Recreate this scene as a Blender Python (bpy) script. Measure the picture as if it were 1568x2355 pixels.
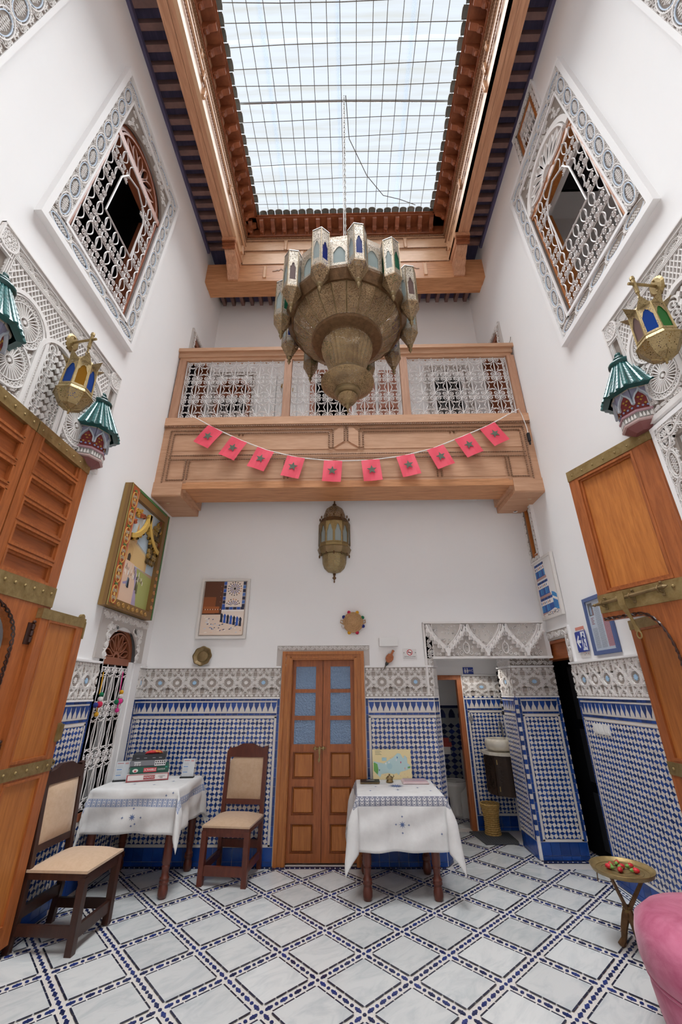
import bpy, math, random
from math import sin, cos, pi, sqrt, atan2, hypot, radians
from mathutils import Vector, Matrix
random.seed(7)
for _o in list(bpy.data.objects): bpy.data.objects.remove(_o)
SC = bpy.context.scene
COL = SC.collection
# ------------------------------------------------------------------ camera
def _cam():
    p, y, r = radians(23.6), radians(-0.9), radians(-0.27)
    f = Vector((sin(y)*cos(p), cos(y)*cos(p), sin(p))); rt = Vector((cos(y), -sin(y), 0)); up = rt.cross(f)
    a = cos(r)*rt+sin(r)*up; b = -sin(r)*rt+cos(r)*up
    cd = bpy.data.cameras.new('camera'); c = bpy.data.objects.new('camera', cd); COL.objects.link(c)
    c.matrix_world = Matrix(((a.x, b.x, -f.x, 0), (a.y, b.y, -f.y, 0), (a.z, b.z, -f.z, 1.6), (0, 0, 0, 1)))
    cd.sensor_fit = 'VERTICAL'; cd.sensor_height = 36; cd.sensor_width = 24; cd.lens = 943/2355*36
    cd.clip_start = .02; cd.clip_end = 200
    SC.camera = c
_cam()
# ------------------------------------------------------------------ sky, daylight, exposure
W = bpy.data.worlds.new('World'); SC.world = W; W.use_nodes = True
W.node_tree.nodes['Background'].inputs[0].default_value = (.82, .90, 1.0, 1)
W.node_tree.nodes['Background'].inputs[1].default_value = SKY = .83
def sun(name, e, ang, rot, col):
    d = bpy.data.lights.new(name, 'SUN'); d.energy = e; d.angle = radians(ang); d.color = col
    o = bpy.data.objects.new(name, d); COL.objects.link(o); o.rotation_euler = rot; o.location = (0, 2, 14); return o
sun('overcast_sun', 18.5, 68, (radians(-4), 0, 0), (.93, .97, 1.0))
SC.view_settings.view_transform = 'Standard'; SC.view_settings.look = 'None'
SC.view_settings.exposure = .1; SC.view_settings.gamma = 1; SC.view_settings.use_curve_mapping = False
SC.cycles.max_bounces = 14; SC.cycles.diffuse_bounces = 12; SC.cycles.glossy_bounces = 3
SC.cycles.transparent_max_bounces = 10; SC.cycles.transmission_bounces = 4
SC.cycles.caustics_reflective = False; SC.cycles.caustics_refractive = False
SC.cycles.use_denoising = True; SC.cycles.sample_clamp_indirect = 6
# ------------------------------------------------------------------ materials
def lin(h):
    h = h.lstrip('#'); o = []
    for i in (0, 2, 4):
        c = int(h[i:i+2], 16)/255; o.append(c/12.92 if c <= .04045 else ((c+.055)/1.055)**2.4)
    return (*o, 1)
MATS = {}
def mat(name, col='#808080', rough=.5, metal=0., noise=None, bump=0., bscale=60., rnd=0., col2=None, stretch=(1, 1, 1), sheen=0., spec=.5, extra=None, scale=8.):
    """Principled material; noise mixes col and col2 by a stretched noise in object space, rnd varies value by piece."""
    m = bpy.data.materials.new(name); m.use_nodes = True; MATS[name] = m
    nt = m.node_tree; N = nt.nodes; L = nt.links; b = N['Principled BSDF']
    b.inputs['Roughness'].default_value = rough; b.inputs['Metallic'].default_value = metal
    b.inputs['Specular IOR Level'].default_value = spec
    if sheen: b.inputs['Sheen Weight'].default_value = sheen
    tc = N.new('ShaderNodeTexCoord'); mp = N.new('ShaderNodeMapping'); mp.inputs['Scale'].default_value = stretch
    L.new(tc.outputs['Object'], mp.inputs['Vector']); vec = mp.outputs['Vector']
    cs = None
    if noise or rnd:
        oi = N.new('ShaderNodeObjectInfo'); ge = N.new('ShaderNodeNewGeometry'); ad = N.new('ShaderNodeMath'); ad.operation = 'ADD'
        L.new(oi.outputs['Random'], ad.inputs[0]); L.new(ge.outputs['Random Per Island'], ad.inputs[1])
        fr = N.new('ShaderNodeMath'); fr.operation = 'FRACT'; L.new(ad.outputs[0], fr.inputs[0]); R = fr.outputs[0]
    if noise:
        if rnd:
            vm = N.new('ShaderNodeVectorMath'); vm.operation = 'ADD'; L.new(vec, vm.inputs[0])
            mu = N.new('ShaderNodeMath'); mu.operation = 'MULTIPLY'; mu.inputs[1].default_value = 37; L.new(R, mu.inputs[0]); L.new(mu.outputs[0], vm.inputs[1]); vec = vm.outputs[0]
        nz = N.new('ShaderNodeTexNoise'); nz.inputs['Scale'].default_value = scale; nz.inputs['Detail'].default_value = 6; nz.inputs['Roughness'].default_value = .62; nz.inputs['Distortion'].default_value = noise[2] if len(noise) > 2 else .3
        L.new(vec, nz.inputs['Vector'])
        rp = N.new('ShaderNodeMapRange'); rp.inputs[1].default_value = noise[0]; rp.inputs[2].default_value = noise[1]
        L.new(nz.outputs['Fac'], rp.inputs[0])
        mx = N.new('ShaderNodeMix'); mx.data_type = 'RGBA'; mx.inputs[6].default_value = lin(col); mx.inputs[7].default_value = lin(col2 or col)
        L.new(rp.outputs[0], mx.inputs[0]); cs = mx.outputs[2]
    if rnd:
        hv = N.new('ShaderNodeHueSaturation')
        mr = N.new('ShaderNodeMapRange'); mr.inputs[3].default_value = 1-rnd; mr.inputs[4].default_value = 1+rnd*.6
        L.new(R, mr.inputs[0]); L.new(mr.outputs[0], hv.inputs['Value'])
        if cs: L.new(cs, hv.inputs['Color'])
        else: hv.inputs['Color'].default_value = lin(col)
        cs = hv.outputs[0]
    if cs: L.new(cs, b.inputs['Base Color'])
    else: b.inputs['Base Color'].default_value = lin(col)
    if bump:
        n2 = N.new('ShaderNodeTexNoise'); n2.inputs['Scale'].default_value = bscale; n2.inputs['Detail'].default_value = 4; L.new(vec if noise else mp.outputs['Vector'], n2.inputs['Vector'])
        bp = N.new('ShaderNodeBump'); bp.inputs['Strength'].default_value = bump; bp.inputs['Distance'].default_value = .01
        L.new(n2.outputs['Fac'], bp.inputs['Height']); L.new(bp.outputs[0], b.inputs['Normal'])
    return m
def pierced(name, col, col2, sc, thr, rough=.42, metal=.85):
    """sheet brass fretted with small holes: a real see-through pattern in the sheet."""
    m = mat(name, col, rough, metal, noise=(.35, .65), col2=col2, scale=7, bump=.15, bscale=90)
    nt = m.node_tree; N = nt.nodes; L = nt.links; b = N['Principled BSDF']; out = N['Material Output']
    tc = N.new('ShaderNodeTexCoord'); v = N.new('ShaderNodeTexVoronoi'); v.feature = 'DISTANCE_TO_EDGE'; v.inputs['Scale'].default_value = sc
    L.new(tc.outputs['Object'], v.inputs['Vector'])
    gt = N.new('ShaderNodeMath'); gt.operation = 'GREATER_THAN'; gt.inputs[1].default_value = thr; L.new(v.outputs['Distance'], gt.inputs[0])
    tr = N.new('ShaderNodeBsdfTransparent'); ms = N.new('ShaderNodeMixShader')
    L.new(gt.outputs[0], ms.inputs[0]); L.new(b.outputs[0], ms.inputs[1]); L.new(tr.outputs[0], ms.inputs[2]); L.new(ms.outputs[0], out.inputs[0])
    return m
def pane(name, col, tr=.3, tl=.4, rough=.15):
    """thin coloured glass: part clear, part translucent, with a glossy skin."""
    m = bpy.data.materials.new(name); m.use_nodes = True; MATS[name] = m
    nt = m.node_tree; N = nt.nodes; L = nt.links; b = N['Principled BSDF']; out = N['Material Output']
    b.inputs['Base Color'].default_value = lin(col); b.inputs['Roughness'].default_value = rough
    t1 = N.new('ShaderNodeBsdfTransparent'); t1.inputs[0].default_value = lin(col); t2 = N.new('ShaderNodeBsdfTranslucent'); t2.inputs[0].default_value = lin(col)
    a = N.new('ShaderNodeMixShader'); a.inputs[0].default_value = tl; L.new(b.outputs[0], a.inputs[1]); L.new(t2.outputs[0], a.inputs[2])
    c = N.new('ShaderNodeMixShader'); c.inputs[0].default_value = tr; L.new(a.outputs[0], c.inputs[1]); L.new(t1.outputs[0], c.inputs[2])
    L.new(c.outputs[0], out.inputs[0]); return m
mat('plaster', '#e9e8e8', .9, noise=(.3, .7), col2='#eceae9', scale=1.3, bump=.05, bscale=14, spec=.2)
mat('stucco', '#e3dfdc', .9, spec=.2, bump=.1, bscale=120)
mat('stucco_ground', '#8f857d', .95, spec=.1)  # carving grounds: recess shade and dirt put into these darker colours
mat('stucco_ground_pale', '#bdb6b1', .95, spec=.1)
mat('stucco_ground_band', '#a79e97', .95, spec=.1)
mat('stucco_blue', '#c6d4e4', .9, spec=.2)
mat('stucco_cyan', '#a6c7e3', .8, spec=.2)
mat('white_tile', '#d9d3cd', .28, rnd=.10)
mat('blue_tile', '#1f4289', .22, rnd=.42)
mat('base_tile', '#123c86', .2, rnd=.3, noise=(.35, .7), col2='#1b4a9a', scale=9)
mat('dark_tile', '#23263a', .25, rnd=.4)
mat('navy_tile', '#1c2c66', .25, rnd=.6)
mat('grout', '#cbc4bc', .9)
mat('marble', '#d0d1d0', .2, noise=(.45, .8, 1.1), col2='#aeb4b7', scale=3.6, rnd=.11, stretch=(1, 2.2, 1))
mat('marble_plain', '#d9d3c6', .3, noise=(.4, .7, 1.), col2='#c3baa9', scale=9)
WG = (1, 1, 9)
mat('door_wood', '#ad6333', .42, noise=(.3, .72, .6), col2='#84461f', scale=5, stretch=(9, 9, .9), rnd=.12)
mat('door_wood_h', '#a95f30', .42, noise=(.3, .72, .6), col2='#81431e', scale=5, stretch=(9, .9, 9), rnd=.12)
mat('teak_wood', '#bc7638', .4, noise=(.3, .72, .6), col2='#985624', scale=5, stretch=(9, 9, .8), rnd=.1)
mat('balcony_wood', '#d2a585', .6, noise=(.3, .72, .4), col2='#b98a68', scale=4, stretch=(.8, 9, 9), rnd=.1)
mat('balcony_post', '#c4977a', .6, noise=(.3, .72, .4), col2='#a8775a', scale=4, stretch=(9, 9, .8), rnd=.1)
mat('rope_wood', '#8a6448', .6, rnd=.1)
mat('beam_wood', '#d6a07c', .5, noise=(.33, .7, .5), col2='#b57e5c', scale=4, stretch=(9, .8, 9), rnd=.1)
mat('cross_wood', '#cf9568', .5, noise=(.33, .7, .5), col2='#ab7248', scale=4, stretch=(.8, 9, 9), rnd=.1)
mat('frieze_wood', '#e0b692', .5, noise=(.33, .7, .5), col2='#cda078', scale=3, stretch=(2, .8, 9), rnd=.08)
mat('bracket_wood', '#a4603c', .45, noise=(.33, .7), col2='#7d4023', scale=9, rnd=.15)
mat('ceiling_wood', '#5f5877', .75, noise=(.3, .7), col2='#4a4560', scale=5, stretch=(4, .7, 4), rnd=.15)
mat('joist_wood', '#8a6a63', .7, noise=(.3, .7), col2='#6e5450', scale=5, rnd=.15)
mat('chair_wood', '#6b3324', .35, noise=(.3, .7), col2='#4c2115', scale=6, stretch=(6, 6, 1), rnd=.1)
mat('dark_chair_wood', '#44271d', .35, noise=(.3, .7), col2='#2f1913', scale=6, stretch=(6, 6, 1), rnd=.1)
mat('brown_paint', '#8f5337', .45, rnd=.08)
mat('window_paint', '#97583c', .4, rnd=.08)
mat('dark_wood', '#35200f', .6, noise=(.3, .7), col2='#24150a', scale=8)
mat('tan_fabric', '#c8ab90', .95, noise=(.3, .7), col2='#bd9f82', scale=30, bump=.1, bscale=400, sheen=.3, spec=.1)
mat('brass', '#a58f62', .42, .6, noise=(.3, .7), col2='#836c40', scale=14, bump=.2, bscale=60)
mat('old_brass', '#957d5a', .45, .55, noise=(.3, .7), col2='#6f5d3a', scale=9, bump=.12, bscale=70)
mat('dark_brass', '#7d5d3e', .5, .5, noise=(.3, .7), col2='#563d22', scale=20, bump=.4, bscale=90)
mat('silver_paint', '#cfcbc8', .45, .1)
mat('white_metal', '#d8d3d1', .5, .05)
mat('steel', '#9a9a9a', .35, .8)
mat('wire', '#6d6358', .6, .2)
mat('black', '#17171a', .5)
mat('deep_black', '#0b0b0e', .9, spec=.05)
mat('white_plastic', '#e3e2e0', .4)
mat('ceramic', '#dcdad6', .12)
mat('green_glaze', '#27605f', .26, rnd=.25)
mat('dark_green_glaze', '#194a48', .26, rnd=.2)
mat('old_roof_tile', '#83817a', .7, rnd=.25)
mat('straw', '#c8a566', .8, noise=(.35, .65), col2='#a5803f', scale=60)
mat('mat_rubber', '#46474a', .95, bump=.5, bscale=300)
mat('velvet', '#a03c60', .95, noise=(.36, .7, .8), col2='#c4708b', scale=5, bump=.15, bscale=260, sheen=.35, spec=.1)
mat('red_flag', '#e4465b', .6)
mat('flag_star', '#5f6a5a', .7)
mat('string_white', '#e6e2de', .8)
mat('rose_red', '#c8202f', .5, rnd=.2)
mat('leaf_green', '#6d9a45', .6)
mat('pink_plastic', '#b5443c', .4)
mat('sign_blue', '#24409a', .35)
mat('paper_white', '#ece9e6', .7)
mat('straw_weave', '#d0ab80', .85, noise=(.3, .7), col2='#a67c50', scale=120, bump=.5, bscale=200)
for _n, _c in (('yarn_red', '#c22347'), ('yarn_gold', '#d99f22'), ('yarn_green', '#0e6b47'), ('yarn_blue', '#28357f'), ('yarn_white', '#dad2cf'), ('yarn_pink', '#e0348a')):
    mat(_n, _c, .95, bump=.6, bscale=300)
pierced('pierced_brass', '#a08460', '#7b6042', 88, .22, .5, .35)
pierced('pierced_silver', '#b3a596', '#94856f', 88, .21, .5, .45)
pierced('pierced_fine', '#a2875f', '#7d6445', 95, .25, .5, .35)
pierced('lantern_brass', '#a9946a', '#8f7a52', 90, .29, .45, .55)
pane('glass_pale', '#b9c6c4', .12, .35); pane('glass_blue', '#2a3f9c', .25, .45); pane('glass_green', '#1f7a58', .25, .45)
pane('glass_mauve', '#8d7470', .15, .4); pane('glass_amber', '#c68a2c', .3, .5); pane('glass_leaf', '#3f9a45', .3, .5); pane('glass_sky', '#2f62cc', .3, .5)
pane('frosted_pane', '#8fa9c9', .05, .15, .25); pane('dark_pane', '#50525e', .35, .05, .1); pane('window_blue', '#7d97a8', .3, .2, .15)
pane('acrylic', '#f6f8fa', .93, .0, .05)
def _ripple(n, s, st):
    m = MATS[n]; N = m.node_tree.nodes; L = m.node_tree.links; tc = N.new('ShaderNodeTexCoord'); v = N.new('ShaderNodeTexVoronoi'); v.inputs['Scale'].default_value = s
    L.new(tc.outputs['Object'], v.inputs['Vector']); b = N.new('ShaderNodeBump'); b.inputs['Strength'].default_value = st; b.inputs['Distance'].default_value = .01
    L.new(v.outputs['Distance'], b.inputs['Height']); L.new(b.outputs[0], N['Principled BSDF'].inputs['Normal'])
_ripple('frosted_pane', 60, 1.)
def _sheet():
    m = bpy.data.materials.new('roof_sheet'); m.use_nodes = True; MATS['roof_sheet'] = m
    N = m.node_tree.nodes; L = m.node_tree.links; N.remove(N['Principled BSDF']); out = N['Material Output']
    tc = N.new('ShaderNodeTexCoord'); mp = N.new('ShaderNodeMapping'); mp.inputs['Scale'].default_value = (.25, 5, 1); nz = N.new('ShaderNodeTexNoise'); nz.inputs['Scale'].default_value = 2.2; nz.inputs['Detail'].default_value = 5
    L.new(tc.outputs['Object'], mp.inputs[0]); L.new(mp.outputs[0], nz.inputs['Vector'])
    mx = N.new('ShaderNodeMix'); mx.data_type = 'RGBA'; mx.inputs[6].default_value = lin('#fbfcfd'); mx.inputs[7].default_value = lin('#eeeae0')
    mr = N.new('ShaderNodeMapRange'); mr.inputs[1].default_value = .45; mr.inputs[2].default_value = .72; L.new(nz.outputs[0], mr.inputs[0]); L.new(mr.outputs[0], mx.inputs[0])
    t = N.new('ShaderNodeBsdfTransparent'); L.new(mx.outputs[2], t.inputs[0]); tl = N.new('ShaderNodeBsdfTranslucent'); L.new(mx.outputs[2], tl.inputs[0])
    ms = N.new('ShaderNodeMixShader'); ms.inputs[0].default_value = .03; L.new(t.outputs[0], ms.inputs[1]); L.new(tl.outputs[0], ms.inputs[2]); L.new(ms.outputs[0], out.inputs[0])
_sheet()
def _painted():
    m = bpy.data.materials.new('painted'); m.use_nodes = True; MATS['painted'] = m
    N = m.node_tree.nodes; L = m.node_tree.links; a = N.new('ShaderNodeVertexColor'); a.layer_name = 'Col'
    L.new(a.outputs[0], N['Principled BSDF'].inputs['Base Color']); N['Principled BSDF'].inputs['Roughness'].default_value = .5
_painted()
# ------------------------------------------------------------------ mesh helpers
class Fr:
    """a local frame: origin, U (right), V (up), N (towards the room)."""
    def __init__(s, o=(0, 0, 0), U=(1, 0, 0), V=(0, 1, 0), N=(0, 0, 1)):
        s.o, s.U, s.V, s.N = Vector(o), Vector(U), Vector(V), Vector(N)
    def __call__(s, u, v, n=0): return s.o+s.U*u+s.V*v+s.N*n
    def mat(s, u=0, v=0, n=0, rot=0, sc=1, sx=1):
        c, q = cos(rot)*sc, sin(rot)*sc; p = s(u, v, n)
        A = (s.U*c+s.V*q)*sx; B = -s.U*q+s.V*c; N = s.N*sc
        return Matrix(((A.x, B.x, N.x, p.x), (A.y, B.y, N.y, p.y), (A.z, B.z, N.z, p.z), (0, 0, 0, 1)))
WORLD = Fr()
FL = Fr((-2.4, 0, 0), (0, 1, 0), (0, 0, 1), (1, 0, 0))        # left wall: u = y
FRT = Fr((2.4, 0, 0), (0, -1, 0), (0, 0, 1), (-1, 0, 0))      # right wall: u = -y
FB = Fr((0, 5.15, 0), (1, 0, 0), (0, 0, 1), (0, -1, 0))       # back wall: u = x
class M:
    def __init__(s, fr=WORLD): s.fr = fr; s.v = []; s.f = []; s.m = []; s.c = []; s.mi = 0; s.col = (1, 1, 1, 1); s.smooth = []; s.sm = False
    def add(s, vs, fs, mi=None):
        b = len(s.v); s.v += [s.fr(*p) for p in vs]
        for f in fs: s.f.append([b+i for i in f]); s.m.append(s.mi if mi is None else mi); s.c.append(s.col); s.smooth.append(s.sm)
    def box(s, a0, a1, b0, b1, c0, c1, mi=None):
        s.add([(a0, b0, c0), (a1, b0, c0), (a1, b1, c0), (a0, b1, c0), (a0, b0, c1), (a1, b0, c1), (a1, b1, c1), (a0, b1, c1)],
              [(3, 2, 1, 0), (4, 5, 6, 7), (0, 1, 5, 4), (1, 2, 6, 5), (2, 3, 7, 6), (3, 0, 4, 7)], mi); return s
    def prism(s, poly, n0, n1, mi=None, bottom=False, inset=0.):
        k = len(poly); top = poly
        if inset:
            cx = sum(p[0] for p in poly)/k; cy = sum(p[1] for p in poly)/k
            top = [(cx+(p[0]-cx)*(1-inset), cy+(p[1]-cy)*(1-inset)) for p in poly]
        fs = [tuple(range(k, 2*k))]+[(i, (i+1) % k, k+(i+1) % k, k+i) for i in range(k)]
        if bottom: fs.append(tuple(range(k-1, -1, -1)))
        s.add([(p[0], p[1], n0) for p in poly]+[(p[0], p[1], n1) for p in top], fs, mi); return s
    def flat(s, poly, n, mi=None): s.add([(p[0], p[1], n) for p in poly], [tuple(range(len(poly)))], mi); return s
    def rib(s, pts, w, n0, n1, mi=None, closed=False):
        k = len(pts)
        if k < 2: return s
        L, Rr = [], []
        for i, p in enumerate(pts):
            a = pts[(i-1) % k] if (closed or i) else p; b = pts[(i+1) % k] if (closed or i < k-1) else p
            d = Vector((b[0]-a[0], b[1]-a[1])); d = d.normalized() if d.length > 1e-9 else Vector((1, 0)); q = Vector((-d.y, d.x))*w*.5
            L.append((p[0]+q.x, p[1]+q.y)); Rr.append((p[0]-q.x, p[1]-q.y))
        vs = []
        for l, r in zip(L, Rr): vs += [(*l, n0), (*l, n1), (*r, n1), (*r, n0)]
        fs = []
        for i in range(k if closed else k-1):
            a, b = 4*i, 4*((i+1) % k)
            fs += [(a, b, b+1, a+1), (a+1, b+1, b+2, a+2), (a+2, b+2, b+3, a+3)]
        if not closed: fs += [(0, 1, 2, 3), (4*k-1, 4*k-2, 4*k-3, 4*k-4)]
        s.add(vs, fs, mi); return s
    def tube(s, pts, r, n=5, mi=None, closed=False):
        P = [Vector(p) for p in pts]; k = len(P); vs = []; up = None
        rr = r if isinstance(r, (list, tuple)) else [r]*k
        for i in range(k):
            a = P[(i-1) % k] if (closed or i) else P[i]; b = P[(i+1) % k] if (closed or i < k-1) else P[i]
            d = (b-a).normalized() if (b-a).length > 1e-9 else Vector((0, 0, 1))
            if up is None: up = Vector((0, 0, 1)) if abs(d.z) < .9 else Vector((1, 0, 0))
            x = d.cross(up)
            if x.length < 1e-6: x = d.cross(Vector((.3, .9, .2)))
            x.normalize(); y = x.cross(d); up = y
            for j in range(n):
                t = 2*pi*j/n; q = P[i]+x*cos(t)*rr[i]+y*sin(t)*rr[i]; vs.append(tuple(q))
        fs = []
        for i in range(k if closed else k-1):
            for j in range(n):
                a = i*n+j; b = i*n+(j+1) % n; c = ((i+1) % k)*n+(j+1) % n; d = ((i+1) % k)*n+j; fs.append((a, b, c, d))
        if not closed: fs += [tuple(range(n-1, -1, -1)), tuple(range((k-1)*n, k*n))]
        s.add(vs, fs, mi); return s
    def lathe(s, prof, n=16, o=(0, 0, 0), mi=None, a0=0., a1=2*pi, flute=0, fl=0., axis='z'):
        full = abs(a1-a0-2*pi) < 1e-6; k = n if full else n+1; vs = []
        for r, h in prof:
            for j in range(k):
                t = a0+(a1-a0)*j/n; q = r*(1+fl*cos(t*flute)) if flute else r
                if axis == 'z': vs.append((o[0]+q*cos(t), o[1]+q*sin(t), o[2]+h))
                else: vs.append((o[0]+q*cos(t), o[1]+h, o[2]+q*sin(t)))
        fs = []
        for i in range(len(prof)-1):
            for j in range(n):
                a = i*k+j; b = i*k+(j+1) % k; fs.append((a, b, b+k, a+k))
        s.add(vs, fs, mi); return s
    def ball(s, c, r, n=8, mi=None, sq=(1, 1, 1)):
        m = max(4, n//2+1); vs = []; fs = []
        for i in range(m+1):
            for j in range(n):
                a = pi*i/m; t = 2*pi*j/n; vs.append((c[0]+r*sq[0]*sin(a)*cos(t), c[1]+r*sq[1]*sin(a)*sin(t), c[2]+r*sq[2]*cos(a)))
        for i in range(m):
            for j in range(n): fs.append((i*n+j, (i+1)*n+j, (i+1)*n+(j+1) % n, i*n+(j+1) % n))
        s.add(vs, fs, mi); return s
WL = {}
def mesh(name, m, mats, off=None):
    me = bpy.data.meshes.new(name); vs = m.v if off is None else [v-off for v in m.v]
    me.from_pydata([tuple(v) for v in vs], [], m.f)
    mats = [mats] if isinstance(mats, str) else mats
    for k in mats: me.materials.append(MATS[k])
    if len(mats) > 1: me.polygons.foreach_set('material_index', m.m)
    if any(m.smooth): me.polygons.foreach_set('use_smooth', m.smooth)
    if 'painted' in mats:
        ca = me.color_attributes.new('Col', 'FLOAT_COLOR', 'CORNER'); d = []
        for f, c in zip(m.f, m.c): d += list(c)*len(f)
        ca.data.foreach_set('color', d)
    me.update(); return me
def origin(m):
    xs = [v.x for v in m.v]; ys = [v.y for v in m.v]; zs = [v.z for v in m.v]
    return Vector(((min(xs)+max(xs))/2, (min(ys)+max(ys))/2, min(zs)))
def tag(o, label=None, cat=None, group=None, kind=None):
    if label: o['label'] = label
    if cat: o['category'] = cat
    if group: o['group'] = group
    if kind: o['kind'] = kind
    return o
def link(name, me, loc=None, parent=None, mw=None):
    o = bpy.data.objects.new(name, me); COL.objects.link(o)
    if parent: o.parent = parent
    if loc is not None: o.location = loc
    if mw is not None: o.matrix_local = mw
    return o
def obj(name, m, mats, parent=None, local=False, **k):
    """one mesh object; verts are world coordinates unless local (then in the parent's own space)."""
    if parent is None:
        off = origin(m); o = link(name, mesh(name, m, mats, off), off); WL[o.name] = off
    elif local:
        o = link(name, mesh(name, m, mats), None, parent); WL[o.name] = Vector()
    else:
        po = WL[parent.name]; o = link(name, mesh(name, m, mats, po), None, parent); WL[o.name] = po
    return tag(o, **k)
def thing(name, loc, label=None, cat=None, group=None, kind=None, rz=0.):
    o = bpy.data.objects.new(name, None); o.empty_display_size = .1; COL.objects.link(o); o.location = loc; o.rotation_euler = (0, 0, rz); WL[o.name] = Vector(loc)
    return tag(o, label, cat, group, kind)
def place(name, me, parent, fr, u, v, n=0, rot=0, sc=1, sx=1, post=None):
    """a part that shares mesh data, set in a wall frame."""
    mw = Matrix.Translation(-WL[parent.name]) @ fr.mat(u, v, n, rot, sc, sx)
    if post: mw = mw @ Matrix.Diagonal((*post, 1, 1))
    return link(name, me, None, parent, mw)
def copytree(o, parent=None, label=None):
    c = o.copy(); COL.objects.link(c)
    if parent: c.parent = parent
    WL[c.name] = WL.get(o.name, Vector())
    for ch in o.children: copytree(ch, c)
    if label: c['label'] = label
    return c
def text(name, s, size, fr, u, v, n, mt, parent, sx=1., local=False):
    """lettering turned into a plain mesh."""
    cu = bpy.data.curves.new(name, 'FONT'); cu.body = s; cu.size = size; cu.align_x = 'CENTER'; cu.align_y = 'CENTER'; cu.extrude = .0005; cu.resolution_u = 3
    q = bpy.data.objects.new('tmp', cu); COL.objects.link(q); me = bpy.data.meshes.new_from_object(q.evaluated_get(bpy.context.evaluated_depsgraph_get())); bpy.data.objects.remove(q); bpy.data.curves.remove(cu)
    me.materials.clear(); me.materials.append(MATS[mt]); mw = fr.mat(u, v, n) @ Matrix.Diagonal((sx, 1, 1, 1))
    if not local: mw = Matrix.Translation(-WL[parent.name]) @ mw
    o = link(name, me, None, parent, mw); o['kind'] = 'stuff'; return o
def arc(cx, cy, r, a0, a1, n=10, ry=None): return [(cx+r*cos(a0+(a1-a0)*i/n), cy+(ry or r)*sin(a0+(a1-a0)*i/n)) for i in range(n+1)]
def spiral(cx, cy, r0, r1, a0, turns, n=16): return [(cx+(r0+(r1-r0)*i/n)*cos(a0+2*pi*turns*i/n), cy+(r0+(r1-r0)*i/n)*sin(a0+2*pi*turns*i/n)) for i in range(n+1)]
def circ(cx, cy, r, n=12, a=0.): return [(cx+r*cos(a+2*pi*i/n), cy+r*sin(a+2*pi*i/n)) for i in range(n)]
def star(cx, cy, r0, r1, n, a=pi/2): return [(cx+(r0 if i % 2 == 0 else r1)*cos(a+pi*i/n), cy+(r0 if i % 2 == 0 else r1)*sin(a+pi*i/n)) for i in range(2*n)]
def clip(poly, a, b, c):
    """keep the side a*x+b*y<=c of a polygon."""
    o = []
    for i, p in enumerate(poly):
        q = poly[(i+1) % len(poly)]; dp = a*p[0]+b*p[1]-c; dq = a*q[0]+b*q[1]-c
        if dp <= 0: o.append(p)
        if dp*dq < 0: t = dp/(dp-dq); o.append((p[0]+(q[0]-p[0])*t, p[1]+(q[1]-p[1])*t))
    return o
def cliprect(poly, x0, x1, y0, y1):
    for a, b, c in ((1, 0, x1), (-1, 0, -x0), (0, 1, y1), (0, -1, -y0)):
        poly = clip(poly, a, b, c)
        if len(poly) < 3: return []
    return poly
def area(p): return abs(sum(p[i][0]*p[(i+1) % len(p)][1]-p[(i+1) % len(p)][0]*p[i][1] for i in range(len(p))))/2
# ------------------------------------------------------------------ the room shell
def holed(m, u0, u1, v0, v1, holes, n0, n1):
    us = sorted({u0, u1, *[h[0] for h in holes], *[h[1] for h in holes]}); us = [u for u in us if u0 <= u <= u1]
    for a, b in zip(us, us[1:]):
        c = (a+b)/2; cuts = sorted((h[2], h[3]) for h in holes if h[0] < c < h[1]); v = v0
        for p, q in cuts:
            if p > v: m.box(a, b, v, p, n0, n1)
            v = max(v, q)
        if v < v1: m.box(a, b, v, v1, n0, n1)
    return m
def struct(name, m, mats='plaster', **k): return obj(name, m, mats, kind='structure', **k)
floor = struct('floor', M().box(-2.6, 4.2, -2.2, 7.8, -.15, -.006), 'white_tile')
wall_left = struct('wall_left', holed(M(FL), -2, 5.8, 0, 9.6, [(2.17, 3.37, 5.26, 7.6), (4.22, 4.98, .62, 2.2), (1.9, 3.2, .0, 3.4), (4.78, 5.5, 4.5, 6.78)], -.22, 0))
wall_right = struct('wall_right', holed(M(FRT), -5.8, 2, 0, 9.6, [(-3.37, -2.17, 5.23, 7.1), (-3.1, -2.72, 7.95, 8.42), (-5.12, -4.9, 3.2, 3.95), (-5.76, -4.76, 0, 2.13), (-2.5, -1.2, 0, 3.3), (-5.5, -4.9, 4.5, 6.78)], -.22, 0))
wall_back = struct('wall_back', holed(M(FB), -2.4, 2.4, 0, 4.3, [(-.69, .09, 0, 1.95), (.97, 2.4, 0, 1.95)], -.16, 0))
wall_gallery = struct('wall_gallery', holed(M(Fr((0, 5.65, 0), (1, 0, 0), (0, 0, 1), (0, -1, 0))), -2.4, 2.4, 4.3, 8.75, [(-2.22, -1.66, 4.5, 6.62), (-.55, .05, 4.5, 6.75), (1.5, 2.06, 4.9, 6.72)], -.2, 0))
struct('wall_front', M().box(-2.6, 2.6, -2.2, -2, 0, 9.6))
struct('floor_gallery', M().box(-2.4, 2.4, 4.56, 5.65, 4.3, 4.42), 'plaster')
struct('ceiling_balcony', M().box(-2.4, 2.4, 4.56, 5.15, 4.16, 4.29), 'plaster')
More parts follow.
